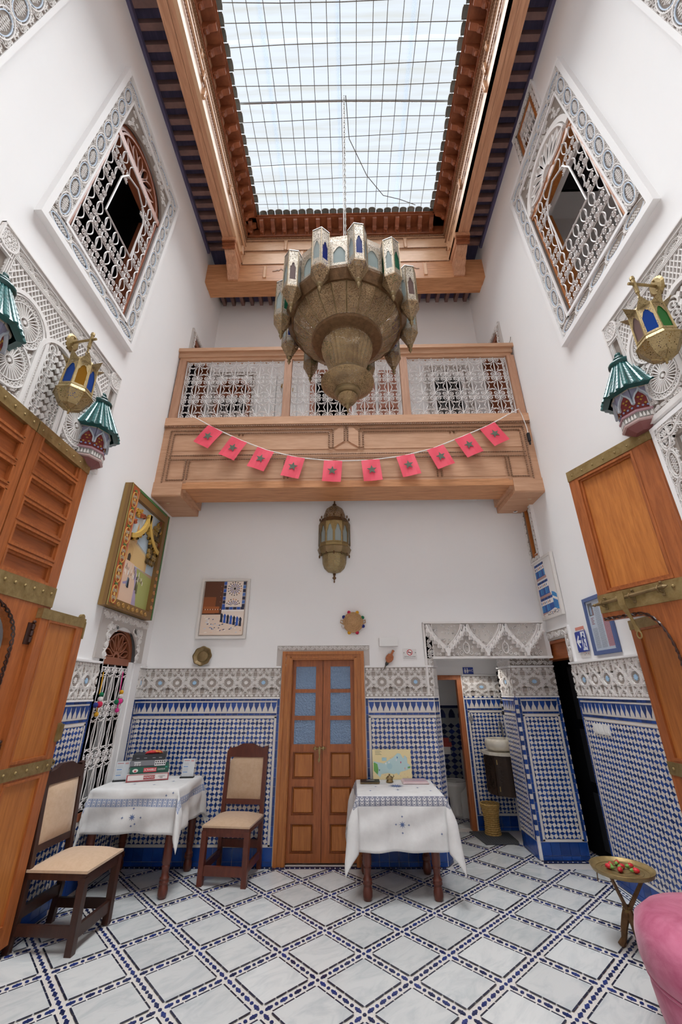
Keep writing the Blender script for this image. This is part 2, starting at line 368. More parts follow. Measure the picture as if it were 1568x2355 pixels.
# rooms glimpsed through the openings, each a plain plastered shell
def shell(name, x0, x1, y0, y1, z0, z1, open_side, mt='plaster', t=.06):
    m = M()
    if open_side != 'x0': m.box(x0-t, x0, y0, y1, z0, z1)
    if open_side != 'x1': m.box(x1, x1+t, y0, y1, z0, z1)
    if open_side != 'y0': m.box(x0, x1, y0-t, y0, z0, z1)
    if open_side != 'y1': m.box(x0, x1, y1, y1+t, z0, z1)
    m.box(x0, x1, y0, y1, z1, z1+t)
    m.box(x0, x1, y0, y1, z0-t, z0)
    return struct(name, m, mt)
mat('dim_plaster', '#6b6064', .95); mat('dusk_plaster', '#241f26', .95)  # darkened copies of the plaster: gloom of the unlit rooms painted in
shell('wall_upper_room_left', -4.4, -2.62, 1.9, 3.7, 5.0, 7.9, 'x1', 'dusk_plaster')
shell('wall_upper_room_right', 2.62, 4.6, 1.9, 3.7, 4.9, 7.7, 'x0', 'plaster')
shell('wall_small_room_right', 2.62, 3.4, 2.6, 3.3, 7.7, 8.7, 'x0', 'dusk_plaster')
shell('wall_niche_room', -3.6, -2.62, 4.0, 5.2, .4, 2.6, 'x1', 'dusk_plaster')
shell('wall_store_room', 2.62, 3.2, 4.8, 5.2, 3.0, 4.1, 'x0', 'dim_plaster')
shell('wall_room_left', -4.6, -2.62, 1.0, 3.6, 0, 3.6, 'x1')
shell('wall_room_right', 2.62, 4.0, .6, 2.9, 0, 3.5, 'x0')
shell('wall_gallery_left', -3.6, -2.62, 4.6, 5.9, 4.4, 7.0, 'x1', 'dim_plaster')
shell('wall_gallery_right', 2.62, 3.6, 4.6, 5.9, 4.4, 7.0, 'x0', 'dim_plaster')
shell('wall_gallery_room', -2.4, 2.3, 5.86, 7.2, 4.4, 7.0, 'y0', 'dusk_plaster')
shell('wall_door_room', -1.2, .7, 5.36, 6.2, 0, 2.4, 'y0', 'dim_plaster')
# wash alcove and the small room behind it; passage to the right, its darkness painted as black walls
m = M(); m.box(.72, .8, 5.31, 7.4, 0, 2.06); m.box(2.14, 2.22, 5.76, 7.4, 0, 2.06); m.box(.8, 2.14, 7.4, 7.48, 0, 2.06); m.box(.72, 2.4, 5.3, 7.48, 2.02, 2.1)
wall_wash = struct('wall_wash', m, 'plaster')
m = M(); m.box(1.58, 2.14, 6.3, 6.38, 0, 2.02); m.box(.8, 1.58, 6.3, 6.38, 1.8, 2.02); m.box(.8, .95, 6.3, 6.38, 0, 1.8); wall_partition = struct('wall_partition', m, 'plaster')
m = M(); m.prism([(.965, 5.15), (.97, 5.31), (1.06, 5.31), (1.035, 5.26)], 0, 1.95); struct('trim_jamb', m, 'plaster')
pillar = struct('wall_pillar', M().box(1.95, 2.46, 5.32, 5.76, 0, 2.02), 'plaster')
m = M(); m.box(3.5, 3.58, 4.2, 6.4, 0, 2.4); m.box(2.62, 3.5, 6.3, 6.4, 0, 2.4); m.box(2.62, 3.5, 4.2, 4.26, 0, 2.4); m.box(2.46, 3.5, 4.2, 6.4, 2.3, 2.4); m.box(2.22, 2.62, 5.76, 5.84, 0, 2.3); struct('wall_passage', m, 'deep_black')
# ------------------------------------------------------------------ floor: marble slabs framed by zellige bands
def make_floor():
    e1 = Vector((cos(radians(43.64)), sin(radians(43.64)))); e2 = Vector((-e1.y, e1.x)); o = Vector((.066, 3.119)); S = .3975
    FF = Fr((o.x, o.y, 0), (e1.x, e1.y, 0), (e2.x, e2.y, 0), (0, 0, 1))
    def inside(x, y): return (-2.36 < x < 2.36 and .2 < y < 5.10) or (1.0 < x < 1.95 and 5.0 < y < 6.25) or (.85 < x < 2.1 and 6.4 < y < 7.35) or (2.4 < x < 3.4 and 4.75 < y < 6.2)
    def uv(x, y): d = Vector((x, y))-o; return d.dot(e1), d.dot(e2)
    a, b = .043, S-.043
    sm = M(); sm.prism([(0, 0), (b-a, 0), (b-a, b-a), (0, b-a)], -.006, 0); sme = mesh('slab', sm, 'marble')
    part = M(); dk = M(FF); nv = []; k = 0
    rects = [(-2.37, 2.37, .2, 5.085), (1.06, 1.93, 5.085, 6.25), (.82, 2.12, 6.4, 7.38), (2.47, 3.45, 4.77, 6.2)]
    for i in range(-14, 16):
        for j in range(-14, 16):
            c = FF((i+.5)*S, (j+.5)*S)
            if not (-2.7 < c.x < 3.6 and 0 < c.y < 7.6): continue
            corners = [FF(i*S+p, j*S+q) for p, q in ((a, a), (b, a), (b, b), (a, b))]; P = [(p.x, p.y) for p in corners]
            for r in rects:
                q = cliprect(P, *r)
                if len(q) < 3 or area(q) < .002: continue
                if abs(area(q)-(b-a)**2) < 1e-5:
                    ob = place('slab', sme, floor, FF, i*S+a, j*S+a, 0, 0)
                else:
                    part = M(); part.prism(q, -.006, 0); obj('slab', part, 'marble', floor)
            # dark strips round the slab
            for p0, p1 in (((a, a), (b, a)), ((b, a), (b, b)), ((b, b), (a, b)), ((a, b), (a, a))):
                for t in range(4):
                    f0, f1 = t/4+.012, (t+1)/4-.012
                    s0 = (i*S+p0[0]+(p1[0]-p0[0])*f0, j*S+p0[1]+(p1[1]-p0[1])*f0); s1 = (i*S+p0[0]+(p1[0]-p0[0])*f1, j*S+p0[1]+(p1[1]-p0[1])*f1)
                    ok = all(inside(*FF(*s).to_2d()) for s in (s0, s1))
                    if ok:
                        d = Vector((p1[0]-p0[0], p1[1]-p0[1])).normalized(); nq = Vector((d.y, -d.x))*.0105
                        dk.flat([s0, s1, (s1[0]+nq.x, s1[1]+nq.y), (s0[0]+nq.x, s0[1]+nq.y)][::-1], 0)
            for ax in (0, 1):
                for t in range(8):
                    u, v = (i*S+t*S/8, j*S) if ax == 0 else (i*S, j*S+t*S/8)
                    if t == 0 and ax == 1: continue
                    w = FF(u, v)
                    if inside(w.x, w.y): nv.append((hypot(w.x, w.y-.3), u, v, t, ax))
    obj('border_strip', dk, 'dark_tile', floor, kind='stuff')
    L = .024
    lm = M(); lm.prism([(-L, -.003), (-.016, -.0075), (-.005, -.008), (0, -.014), (.005, -.008), (.016, -.0075), (L, -.003), (L, .003), (.016, .0075), (.005, .008), (0, .014), (-.005, .008), (-.016, .0075), (-L, .003)], -.006, .0003); lme = mesh('inlay', lm, 'navy_tile')
    dm = M(); dm.prism(star(0, 0, .011, .008, 8), -.006, .0003); dme = mesh('inlay', dm, 'navy_tile')
    nv.sort(); st = M()
    for q, (d, u, v, t, ax) in enumerate(nv):
        long = t % 2 == 1
        if q < 300: place('inlay', lme if long else dme, floor, FF, u, v, 0, ax*pi/2)
        else:
            src = lm if long else dm; c, s_ = (cos(ax*pi/2), sin(ax*pi/2)); b0 = len(st.v)
            for p in src.v: st.v.append(FF(u+p.x*c-p.y*s_, v+p.x*s_+p.y*c, p.z))
            for f in src.f: st.f.append([b0+x for x in f]); st.m.append(0); st.c.append((1, 1, 1, 1)); st.smooth.append(False)
    obj('inlay_field', st, 'navy_tile', floor, kind='stuff')
    # straight band along the walls
    bd = M(); nv2 = M()
    for x0, x1, y, dy in ((-2.36, .95, 5.12, 0), (1.95, 2.4, 5.28, 0)):
        for yy in (y-.033, y+.022): bd.box(x0, x1, yy, yy+.01, -.006, .0004)
        n = int((x1-x0)/.05)
        for k in range(n):
            cx = x0+.03+k*.05
            nv2.prism([(cx-.02, y), (cx-.008, y-.008), (cx+.008, y-.008), (cx+.02, y), (cx+.008, y+.008), (cx-.008, y+.008)], -.006, .0004)
    for xx in (-2.36, 2.32):
        for x in (xx-.02, xx+.035): bd.box(x, x+.01, 3, 5.05 if xx < 0 else 4.7, -.006, .0006)
        for k in range(36):
            cy = 3.02+k*.05
            if cy < (5 if xx < 0 else 4.7): nv2.prism([(xx+.012, cy-.02), (xx+.02, cy-.008), (xx+.02, cy+.008), (xx+.012, cy+.02), (xx+.004, cy+.008), (xx+.004, cy-.008)], -.006, .0006)
    obj('border_strip', bd, 'dark_tile', floor, kind='stuff'); obj('inlay_field', nv2, 'navy_tile', floor, kind='stuff')
make_floor()
# ------------------------------------------------------------------ zellige wainscot
A = .047; DD = .137*A
def zsq(par):
    h = A/2; d = DD if par else -DD; k = .955
    return [(h*k, d*k), (-d*k, h*k), (-h*k, -d*k), (d*k, -h*k)]
def zrh(par):
    a, b = (A/2+DD, A/2-DD) if par else (A/2-DD, A/2+DD); k = .95
    return [(a*k, 0), (0, b*k), (-a*k, 0), (0, -b*k)]
ZM = {}
for _p in (0, 1):
    ZM['s', _p] = mesh('tile', M().prism(zsq(_p), 0, .007), 'white_tile'); ZM['r', _p] = mesh('tile', M().prism(zrh(_p), 0, .0072), 'blue_tile')
def wainscot(parent, fr, u0, u1, v0=.18, v1=1.32, npart=0, near=None, rails=True, sides=(1, 1), base=True, hide=None, count={}):
    """slab of grout, zellige field, blue strips, band of drops, big base tiles."""
    E0 = .003; bk = M(fr); bk.box(u0, u1, 0, 1.535, 0, E0+.001); obj('grout_bed', bk, 'grout', parent)
    wb = M(fr); bl = M(fr)
    a0, a1 = u0+(.055 if sides[0] else .0), u1-(.055 if sides[1] else .0)
    for z in (v0-.025, v1+.005): wb.box(u0 if not sides[0] else u0+.03, u1 if not sides[1] else u1-.03, z, z+.02, E0, .009)
    for k, e in enumerate(sides):
        if e:
            x = u0 if k == 0 else u1
            x0, x1 = (x+.03, x+.05) if k == 0 else (x-.05, x-.03); wb.box(x0, x1, v0-.02, v1+.02, E0, .009)
            n = 16
            for q in range(n):
                za, zb = .16+q*(1.37/n), .16+(q+1)*(1.37/n)-.003; xa, xb = (x+.002, x+.027) if k == 0 else (x-.027, x-.002); bl.box(xa, xb, za, zb, E0, .008)
    # field
    nu = max(1, round((a1-a0)/A)); nv = round((v1-v0)/A); su = (a1-a0)/(nu*A); sv = (v1-v0)/(nv*A); items = []; st = M(fr)
    for i in range(nu+1):
        for j in range(nv+1):
            if i < nu and j < nv: items.append(('s', (i+j) % 2, a0+(i+.5)*A*su, v0+(j+.5)*A*sv, False))
            items.append(('r', (i+j) % 2, a0+i*A*su, v0+j*A*sv, i in (0, nu) or j in (0, nv)))
    def dist(it):
        p = fr(it[2], it[3]); d = hypot(p.x, p.y); return d+(50 if hide and hide(it[2], it[3]) else 0)
    if npart: items.sort(key=dist)
    used = count.get(parent.name, 0)
    for it in items:
        k, par, u, v, edge = it
        if not edge and used < npart:
            place('tile', ZM[k, par], parent, fr, u, v, E0); used += 1
        else:
            P = [(u+p[0]*su, v+p[1]*sv) for p in (zsq(par) if k == 's' else zrh(par))]
            if edge: P = cliprect(P, a0+.001, a1-.001, v0+.001, v1-.001)
            if len(P) >= 3: st.prism(P, E0, E0+.007, 0 if k == 's' else 1)
    count[parent.name] = used
    if st.f: obj('tile_field', st, ['white_tile', 'blue_tile'], parent, kind='stuff')
    # strips
    c0, c1 = u0+(.03 if sides[0] else 0), u1-(.03 if sides[1] else 0)
    for z in (1.353, 1.503):
        n = max(1, round((c1-c0)/.062))
        for q in range(n): w = (c1-c0)/n; bl.box(c0+q*w+.0015, c0+(q+1)*w-.0015, z, z+.021, E0, .008)
    obj('strip_tile', bl, 'blue_tile', parent, kind='stuff')
    for z in (1.378, 1.49): wb.box(c0, c1, z, z+.01, E0, .009)
    obj('border', wb, 'white_tile', parent)
    # band of pointed drops on white
    n = max(1, round((c1-c0)/.067)); w = (c1-c0)/n; wt = M(fr); wt.box(c0, c1, 1.389, 1.489, E0, .007); obj('band', wt, 'white_tile', parent)
    h = w*.47; dm = M(); dm.prism([(-h, .047), (-h*.8, .025), (-h*.78, .012), (-h*.4, -.012), (-h*.16, -.03), (-h*.2, -.034), (0, -.05), (h*.2, -.034), (h*.16, -.03), (h*.4, -.012), (h*.78, .012), (h*.8, .025), (h, .047)], 0, .003); dme = mesh('drop_tile', dm, 'blue_tile')
    for q in range(n): place('drop_tile', dme, parent, fr, c0+(q+.5)*w, 1.439, .007)
    if base:
        n = max(1, round((u1-u0)/.098)); w = (u1-u0)/n; bm = M(); bm.prism([(.0015, 0), (w-.0015, 0), (w-.0015, .112), (.0015, .112)], 0, .008); bme = mesh('base_tile', bm, 'base_tile'); sm = M(fr)
        for q in range(n):
            place('base_tile', bme, parent, fr, u0+q*w, .04, .003)
            sm.box(u0+q*w+.0015, u0+(q+1)*w-.0015, .002, .037, .003, .011)
        obj('base_strip', sm, 'base_tile', parent, kind='stuff')
hid1 = lambda u, v: (u < -1.5 and v < .8)
wainscot(wall_back, FB, -2.4, -.79, npart=220, sides=(0, 1), hide=hid1)
wainscot(wall_back, FB, .19, .965, npart=300, sides=(1, 0), hide=lambda u, v: v < .75)
wainscot(wall_left, FL, 4.99, 5.15, npart=20, sides=(1, 0))
wainscot(wall_left, FL, 3.55, 4.17, npart=300, sides=(0, 1))
wainscot(wall_right, FRT, -4.75, -2.95, npart=300, sides=(1, 0))
FP = Fr((0, 5.32, 0), (1, 0, 0), (0, 0, 1), (0, -1, 0)); wainscot(pillar, FP, 1.975, 2.455, npart=290, sides=(1, 1))
FPS = Fr((1.95, 0, 0), (0, -1, 0), (0, 0, 1), (-1, 0, 0)); wainscot(pillar, FPS, -5.75, -5.335, npart=0, sides=(0, 1))
m = M()
for _k in range(30): m.box(1.945, 1.972, 5.312, 5.338, .16+_k*.046, .16+_k*.046+.044, _k % 2)
for _k in range(30): m.box(2.458, 2.466, 5.315, 5.4, .16+_k*.046, .16+_k*.046+.044, _k % 2)
obj('corner_tile', m, ['white_tile', 'blue_tile'], pillar, kind='stuff')
FW = Fr((0, 6.3, 0), (1, 0, 0), (0, 0, 1), (0, -1, 0)); wainscot(wall_partition, FW, 1.6, 2.1, npart=0, sides=(1, 0))
FWR = Fr((2.14, 0, 0), (0, -1, 0), (0, 0, 1), (-1, 0, 0)); wainscot(wall_wash, FWR, -6.29, -5.77, npart=0, sides=(0, 0))
_jd = Vector((.07, .11, 0)).normalized(); FJ = Fr((.965, 5.15, 0), _jd, (0, 0, 1), (_jd.y, -_jd.x, 0)); wj = thing('trim_jamb_tiles', (.965, 5.15, 0), kind='structure'); wainscot(wj, FJ, .005, .13, npart=0, sides=(0, 0))
# below the niche window: field to the sill, black and white checks on the far small-room wall
m = M(FL)
m.box(4.17, 4.99, 0, .56, 0, .004); obj('grout_bed', m, 'grout', wall_left)
m = M(FL)
for i in range(18):
    for j in range(8):
        u, v = 4.17+i*.047, .18+j*.047
        P = [(u+.0235+p[0], v+.0235+p[1]) for p in zsq((i+j) % 2)]
        if u < 4.95: m.prism(P, .004, .01, 0)
        P = cliprect([(u+p[0], v+p[1]) for p in zrh((i+j) % 2)], 4.17, 4.99, .18, .555)
        if len(P) > 2: m.prism(P, .004, .01, 1)
for q in range(8): m.box(4.17+q*.1, 4.268+q*.1, .03, .15, .004, .012, 1)
obj('tile_field', m, ['white_tile', 'blue_tile'], wall_left, kind='stuff')
mat('shaded_white_tile', '#8f9294', .3, rnd=.1)  # white tile greyed: dimness of the small room put into the colour
FWB = Fr((0, 7.4, 0), (1, 0, 0), (0, 0, 1), (0, -1, 0)); m = M(FWB)
m.box(.8, 2.14, 0, 1.36, 0, .004, 0); s = .115
for i in range(14):
    for j in range(14):
        u, v = .82+i*s/1.0, .2+j*s*.7
        if v < 1.12: m.prism([(u+s*.48, v), (u, v+s*.34), (u-s*.48, v), (u, v-s*.34)], .004, .009, 1)
for q in range(9): m.prism([(.85+q*.15, 1.2), (.95+q*.15, 1.2), (.95+q*.15, 1.25), (.93+q*.15, 1.3), (.9+q*.15, 1.33), (.87+q*.15, 1.3), (.85+q*.15, 1.25)], .004, .009, 1)
m.box(.8, 2.14, 1.34, 1.38, .004, .01, 1); m.box(.8, 2.14, .1, .14, .004, .01, 1); m.box(.8, 2.14, 0, .1, .004, .01, 1)
obj('tile_field', m, ['shaded_white_tile', 'navy_tile'], wall_wash, kind='stuff')
# ------------------------------------------------------------------ carved stucco
def star_unit():
    """one length of the geometric band: .36 x .32, ribs and sunk pads."""
    m = M(); H = .32; Wd = .36; m.mi = 0
    for cx, kind in ((0, 0), (.18, 1), (.36, 0)):
        V = [(cx+.155*cos(2*pi*k/8+pi/8), .16+.155*sin(2*pi*k/8+pi/8)) for k in range(8)]
        for k in range(8):
            p, q = V[k], V[(k+3) % 8]
            seg = [p, q]; lo, hi = 0, 1
            dx = q[0]-p[0]
            if abs(dx) > 1e-9:
                t0, t1 = sorted(((0-p[0])/dx, (Wd-p[0])/dx)); lo, hi = max(0, t0), min(1, t1)
            elif not 0 <= p[0] <= Wd: continue
            if hi-lo < .03: continue
            A0, B0 = (p[0]+dx*lo, p[1]+(q[1]-p[1])*lo), (p[0]+dx*hi, p[1]+(q[1]-p[1])*hi); dn = Vector((q[0]-p[0], q[1]-p[1])).normalized(); sh = (-dn.y*.0058, dn.x*.0058)
            for e_ in (1, -1):
                A1, B1 = [(min(Wd, max(0, z[0]+e_*sh[0])), min(H, max(0, z[1]+e_*sh[1]))) for z in (A0, B0)]; m.rib([A1, B1], .0048, .0, .011+.0004*k)
        for k in range(8):
            t = 2*pi*k/8; r = .078 if kind == 0 else .07; c = (cx+r*cos(t), .16+r*sin(t))
            P = cliprect([(c[0]+.024*cos(t), c[1]+.024*sin(t)), (c[0]+.016*cos(t+1.6), c[1]+.016*sin(t+1.6)), (c[0]+.02*cos(t+pi), c[1]+.02*sin(t+pi)), (c[0]+.016*cos(t-1.6), c[1]+.016*sin(t-1.6))], 0, Wd, 0, H)
            if len(P) > 2: m.prism(P, 0, .009, inset=.25)
            t += pi/8; r = .122; c = (cx+r*cos(t), .16+r*sin(t)); P = cliprect(circ(c[0], c[1], .0165, 6), 0, Wd, 0, H)
            if len(P) > 2: m.prism(P, 0, .009, inset=.25)
        P = cliprect(star(cx, .16, .026, .016, 8), 0, Wd, 0, H); m.prism(P, 0, .008, 1 if kind == 1 else 0)
        for k in range(8):
            t = 2*pi*(k+.5)/8
            for r_, ln in ((.05, .02), (.095, .018)):
                c0 = (cx+r_*cos(t), .16+r_*sin(t)); c1 = (cx+(r_+ln)*cos(t), .16+(r_+ln)*sin(t))
                if all(0 <= z[0] <= Wd for z in (c0, c1)): m.rib([c0, c1], .007, 0, .0085)
            V2 = [(cx+.05*cos(t-pi/8), .16+.05*sin(t-pi/8)), (cx+.064*cos(t), .16+.064*sin(t)), (cx+.05*cos(t+pi/8), .16+.05*sin(t+pi/8))]
            if all(0 <= z[0] <= Wd for z in V2): m.rib(V2, .0042, 0, .010)
    for k in range(8):
        for v in (.022, .298): m.prism(circ(.0225+k*.045, v, .0165, 6, 0), 0, .009, inset=.25)
    for v in (.044, .276, .003, .317): m.rib([(0, v), (Wd, v)], .005, 0, .009)
    return m
ST_BLUE = mesh('carving', star_unit(), ['stucco', 'stucco_cyan']); ST_PALE = mesh('carving', star_unit(), ['stucco', 'stucco'])
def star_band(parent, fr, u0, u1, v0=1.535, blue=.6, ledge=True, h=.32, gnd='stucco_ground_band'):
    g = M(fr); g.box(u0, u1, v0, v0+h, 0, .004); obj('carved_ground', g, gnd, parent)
    n = max(1, round((u1-u0)/.42)); w = (u1-u0)/n
    for q in range(n):
        ob = place('carving', ST_BLUE if random.random() < blue else ST_PALE, parent, fr, u0+q*w, v0, .004, post=(w/.36, h/.32)); ob['kind'] = 'stuff'
    if ledge: l = M(fr); l.box(u0, u1, v0+h, v0+h+.018, 0, .03); l.box(u0, u1, v0-.012, v0, 0, .016); obj('ledge', l, 'plaster', parent)
star_band(wall_back, FB, -2.4, -.79, blue=.5); star_band(wall_back, FB, .19, .965, blue=.5)
star_band(wall_left, FL, 4.99, 5.15); star_band(wall_left, FL, 3.5, 4.17, blue=1); star_band(wall_right, FRT, -4.75, -2.7, blue=1)
star_band(pillar, FP, 1.95, 2.46, blue=1); star_band(pillar, FPS, -5.75, -5.32, blue=1); star_band(wall_partition, FW, 1.6, 2.12, v0=1.5, blue=1, h=.29); star_band(wj, FJ, 0, .13)
def vine_unit(L=.3, w=.16, blue=True):
    """arabesque repeat: interlaced lens cartouche, lattice inside, scrolls and leaves in the gaps."""
    m = M(); h = w/2
    e = [(L*.5*(1-cos(pi*t/14))*1.0, h+h*.82*sin(pi*t/14)) for t in range(15)]; f = [(p[0], 2*h-p[1]) for p in e]
    m.mi = 0
    m.rib(e, .0075, 0, .014); m.rib(f, .0075, 0, .0145)
    e2 = [(L/2+(p[0]-L/2)*.8, h+(p[1]-h)*.78) for p in e]; m.mi = 1 if blue else 0; m.rib(e2, .007, 0, .011); m.rib([(p[0], 2*h-p[1]) for p in e2], .007, 0, .0112); m.mi = 0
    for k in range(-3, 4):
        c = L/2+k*.026; s = .42*h*(1-abs(k)/5)
        m.rib([(c-s*.6, h-s), (c+s*.6, h+s)], .0045, 0, .009); m.rib([(c-s*.6, h+s), (c+s*.6, h-s)], .0045, 0, .0095)
    for c in (0, L):
        sg = 1 if c == 0 else -1
        for a in (1, -1):
            for r, cx, cy in ((.030, .035, .74), (.017, .085, .86), (.016, .02, .42), (.013, .115, .97), (.014, .055, .5), (.012, .065, 1.0)):
                P = spiral(c+sg*cx*L/.3, h+a*h*cy, r*w/.16, .004, pi*(a > 0), 1.4*sg*a, 11); P = [q for q in P if 0 <= q[0] <= L]
                if len(P) > 2: m.rib(P, .0055, 0, .0105)
        P = cliprect(star(c, h, .03*w/.16, .015*w/.16, 6), 0, L, 0, w)
        if len(P) > 2: m.prism(P, 0, .011)
    return m
def scroll_unit(L=.12, w=.06):
    m = M(); h = w/2; m.rib([(L*t/12, h+h*.62*sin(2*pi*t/12)) for t in range(13)], .007, 0, .012)
    for c, a in ((.25, 1), (.75, -1)): m.rib(spiral(c*L, h-a*h*.15, h*.62, h*.08, -pi/2*a, 1.5*a, 13), .006, 0, .0115); m.prism(circ(c*L, h-a*h*.15, h*.2, 6), 0, .011)
    for c, a in ((.02, 1), (.5, -1), (.97, 1)): m.prism([(c*L-.007, h+a*h*.4), (c*L+.007, h+a*h*.4), (c*L, h+a*h*.9)][::a], 0, .010)
    return m
VINE = mesh('carving', vine_unit(), ['stucco', 'stucco_blue']); VINE_W = mesh('carving', vine_unit(blue=False), ['stucco', 'stucco']); SCROLL = mesh('carving', scroll_unit(), 'stucco')
def run(parent, fr, me, L, w, p0, p1, width, n=.004, both=0):
    """lay a carving repeat of size L x w along a straight band from p0 to p1 (its lower edge), scaled to width."""
    d = Vector((p1[0]-p0[0], p1[1]-p0[1])); Ln = d.length; k = max(1, round(Ln/(L*width/w))); s = Ln/k
    for q in range(k):
        ob = place('carving', me, parent, fr, p0[0]+d.x*q/k, p0[1]+d.y*q/k, n, atan2(d.y, d.x), post=(s/L, width/w)); ob['kind'] = 'stuff'
def ring_prism(m, outer, inner, n0, n1, mi=None):
    k = len(outer)
    vs = [(*p, n1) for p in outer]+[(*p, n1) for p in inner]+[(*p, n0) for p in outer]+[(*p, n0) for p in inner]
    fs = [(i, (i+1) % k, k+(i+1) % k, k+i) for i in range(k)]+[(2*k+i, 2*k+(i+1) % k, (i+1) % k, i) for i in range(k)]+[(k+i, k+(i+1) % k, 3*k+(i+1) % k, 3*k+i) for i in range(k)]
    m.add(vs, fs, mi)
# ------------------------------------------------------------------ upper windows with carved surrounds
def lens_scroll(w, h, r=.0075):
    """left half of one iron cell: volutes above and below, small knots, a bowed stem between."""
    m = M(); R = w*.205; cy = h/2-R*1.12
    for sg in (1, -1):
        P = [(p[0], p[1]) for p in spiral(-w*.25, cy, R*.18, R, -2*pi, 1.5, 16)]+[(-w*.44, cy-R*.7), (-w*.33, cy-R*1.35), (-w*.14, cy-R*1.5), (-w*.02, cy-R*1.85)]
        m.tube([(x, sg*y, 0) for x, y in P], r, 4)
    k = cy-R*1.75
    if k > .02*h:
        m.tube([(0, k-R*.35, 0), (-w*.12, k-R*.1, 0), (-w*.22, k-R*.35, 0), (-w*.34, k-R*.05, 0), (-w*.25, k*.5, 0), (-w*.17, 0, 0), (-w*.25, -k*.5, 0), (-w*.34, -k+R*.05, 0), (-w*.22, -k+R*.35, 0), (-w*.12, -k+R*.1, 0), (0, -k+R*.35, 0)], r*.9, 4)
    return m
def lens_cluster(w, h, r):
    """left half of the four-volute knot that ties the window bars, with chain links above and below."""
    m = M(); R = w*.21
    for sg in (1, -1):
        m.tube([(p[0], sg*p[1], 0) for p in spiral(-w*.26, R*1.02, R*.2, R, -2*pi, 1.5, 14)], r, 4)
        for x in (-w*.38, -w*.14): m.tube([(x+w*.10*cos(2*pi*i/8), sg*(R*2.25+R*.28*sin(2*pi*i/8)), 0) for i in range(8)], r*.8, 3, closed=True)
    return m
def lens_arc(w, h, r=.0075):
    m = M(); m.tube([(-w*.5+w*.3*sin(pi*t/8), -h*.5+h*t/8, 0) for t in range(9)], r, 4); return m
def grille(parent, fr, u0, u1, v0, v1, nb, nr, n=0., r=.007, style=0, hole=None, mt='white_metal', rail=True, limit=300):
    w = (u1-u0)/nb; h = (v1-v0)/nr; inh = lambda u, v: hole and hole(u, v)
    sc = mesh('scroll', lens_scroll(w, h, r) if style == 0 else lens_cluster(w, h, r), mt)
    ac = mesh('scroll', lens_arc(w, h*.58, r), mt) if style else None
    bm = M(); bm.tube([(0, 0, 0), (0, h, 0)], r*1.25, 4); bme = mesh('bar', bm, mt); k = 0
    for i in range(nb+1):
        for j in range(nr):
            u = u0+i*w; v = v0+j*h
            if not inh(u, v+h/2): place('bar', bme, parent, fr, u, v, n)
    for i in range(nb):
        for j in range(nr):
            cu, cv = u0+(i+.5)*w, v0+(j+.5)*h
            if inh(cu, cv): continue
            for sx in (1, -1):
                if style == 0: place('scroll', sc, parent, fr, cu, cv, n+r, 0, 1, sx)
                else:
                    place('scroll', sc, parent, fr, cu, v0+j*h+h*.25, n+r, 0, 1, sx)
                    place('scroll', ac, parent, fr, cu, v0+j*h+h*.75, n+r, 0, 1, sx)
    if rail:
        for j in range(nr+1):
            v = v0+j*h; run_ = []
            for i in range(nb+1):
                if i < nb and not (hole and hole(u0+(i+.5)*w, v)): run_.append(i)
                elif run_: obj('rail', M(fr).tube([(u0+run_[0]*w, v, n), (u0+(run_[-1]+1)*w, v, n)], r, 4), mt, parent); run_ = []
    sp = mesh('finial', M().tube([(0, 0, 0), (0, .012, 0), (0, .03, 0)], [r*1.1, r*1.4, r*.3], 4), mt)
    for i in range(nb+1): place('finial', sp, parent, fr, u0+i*w, v1, n)
def arch_pts(cu, v, r, n=18, ry=None): return arc(cu, v, r, 0, pi, n, ry)
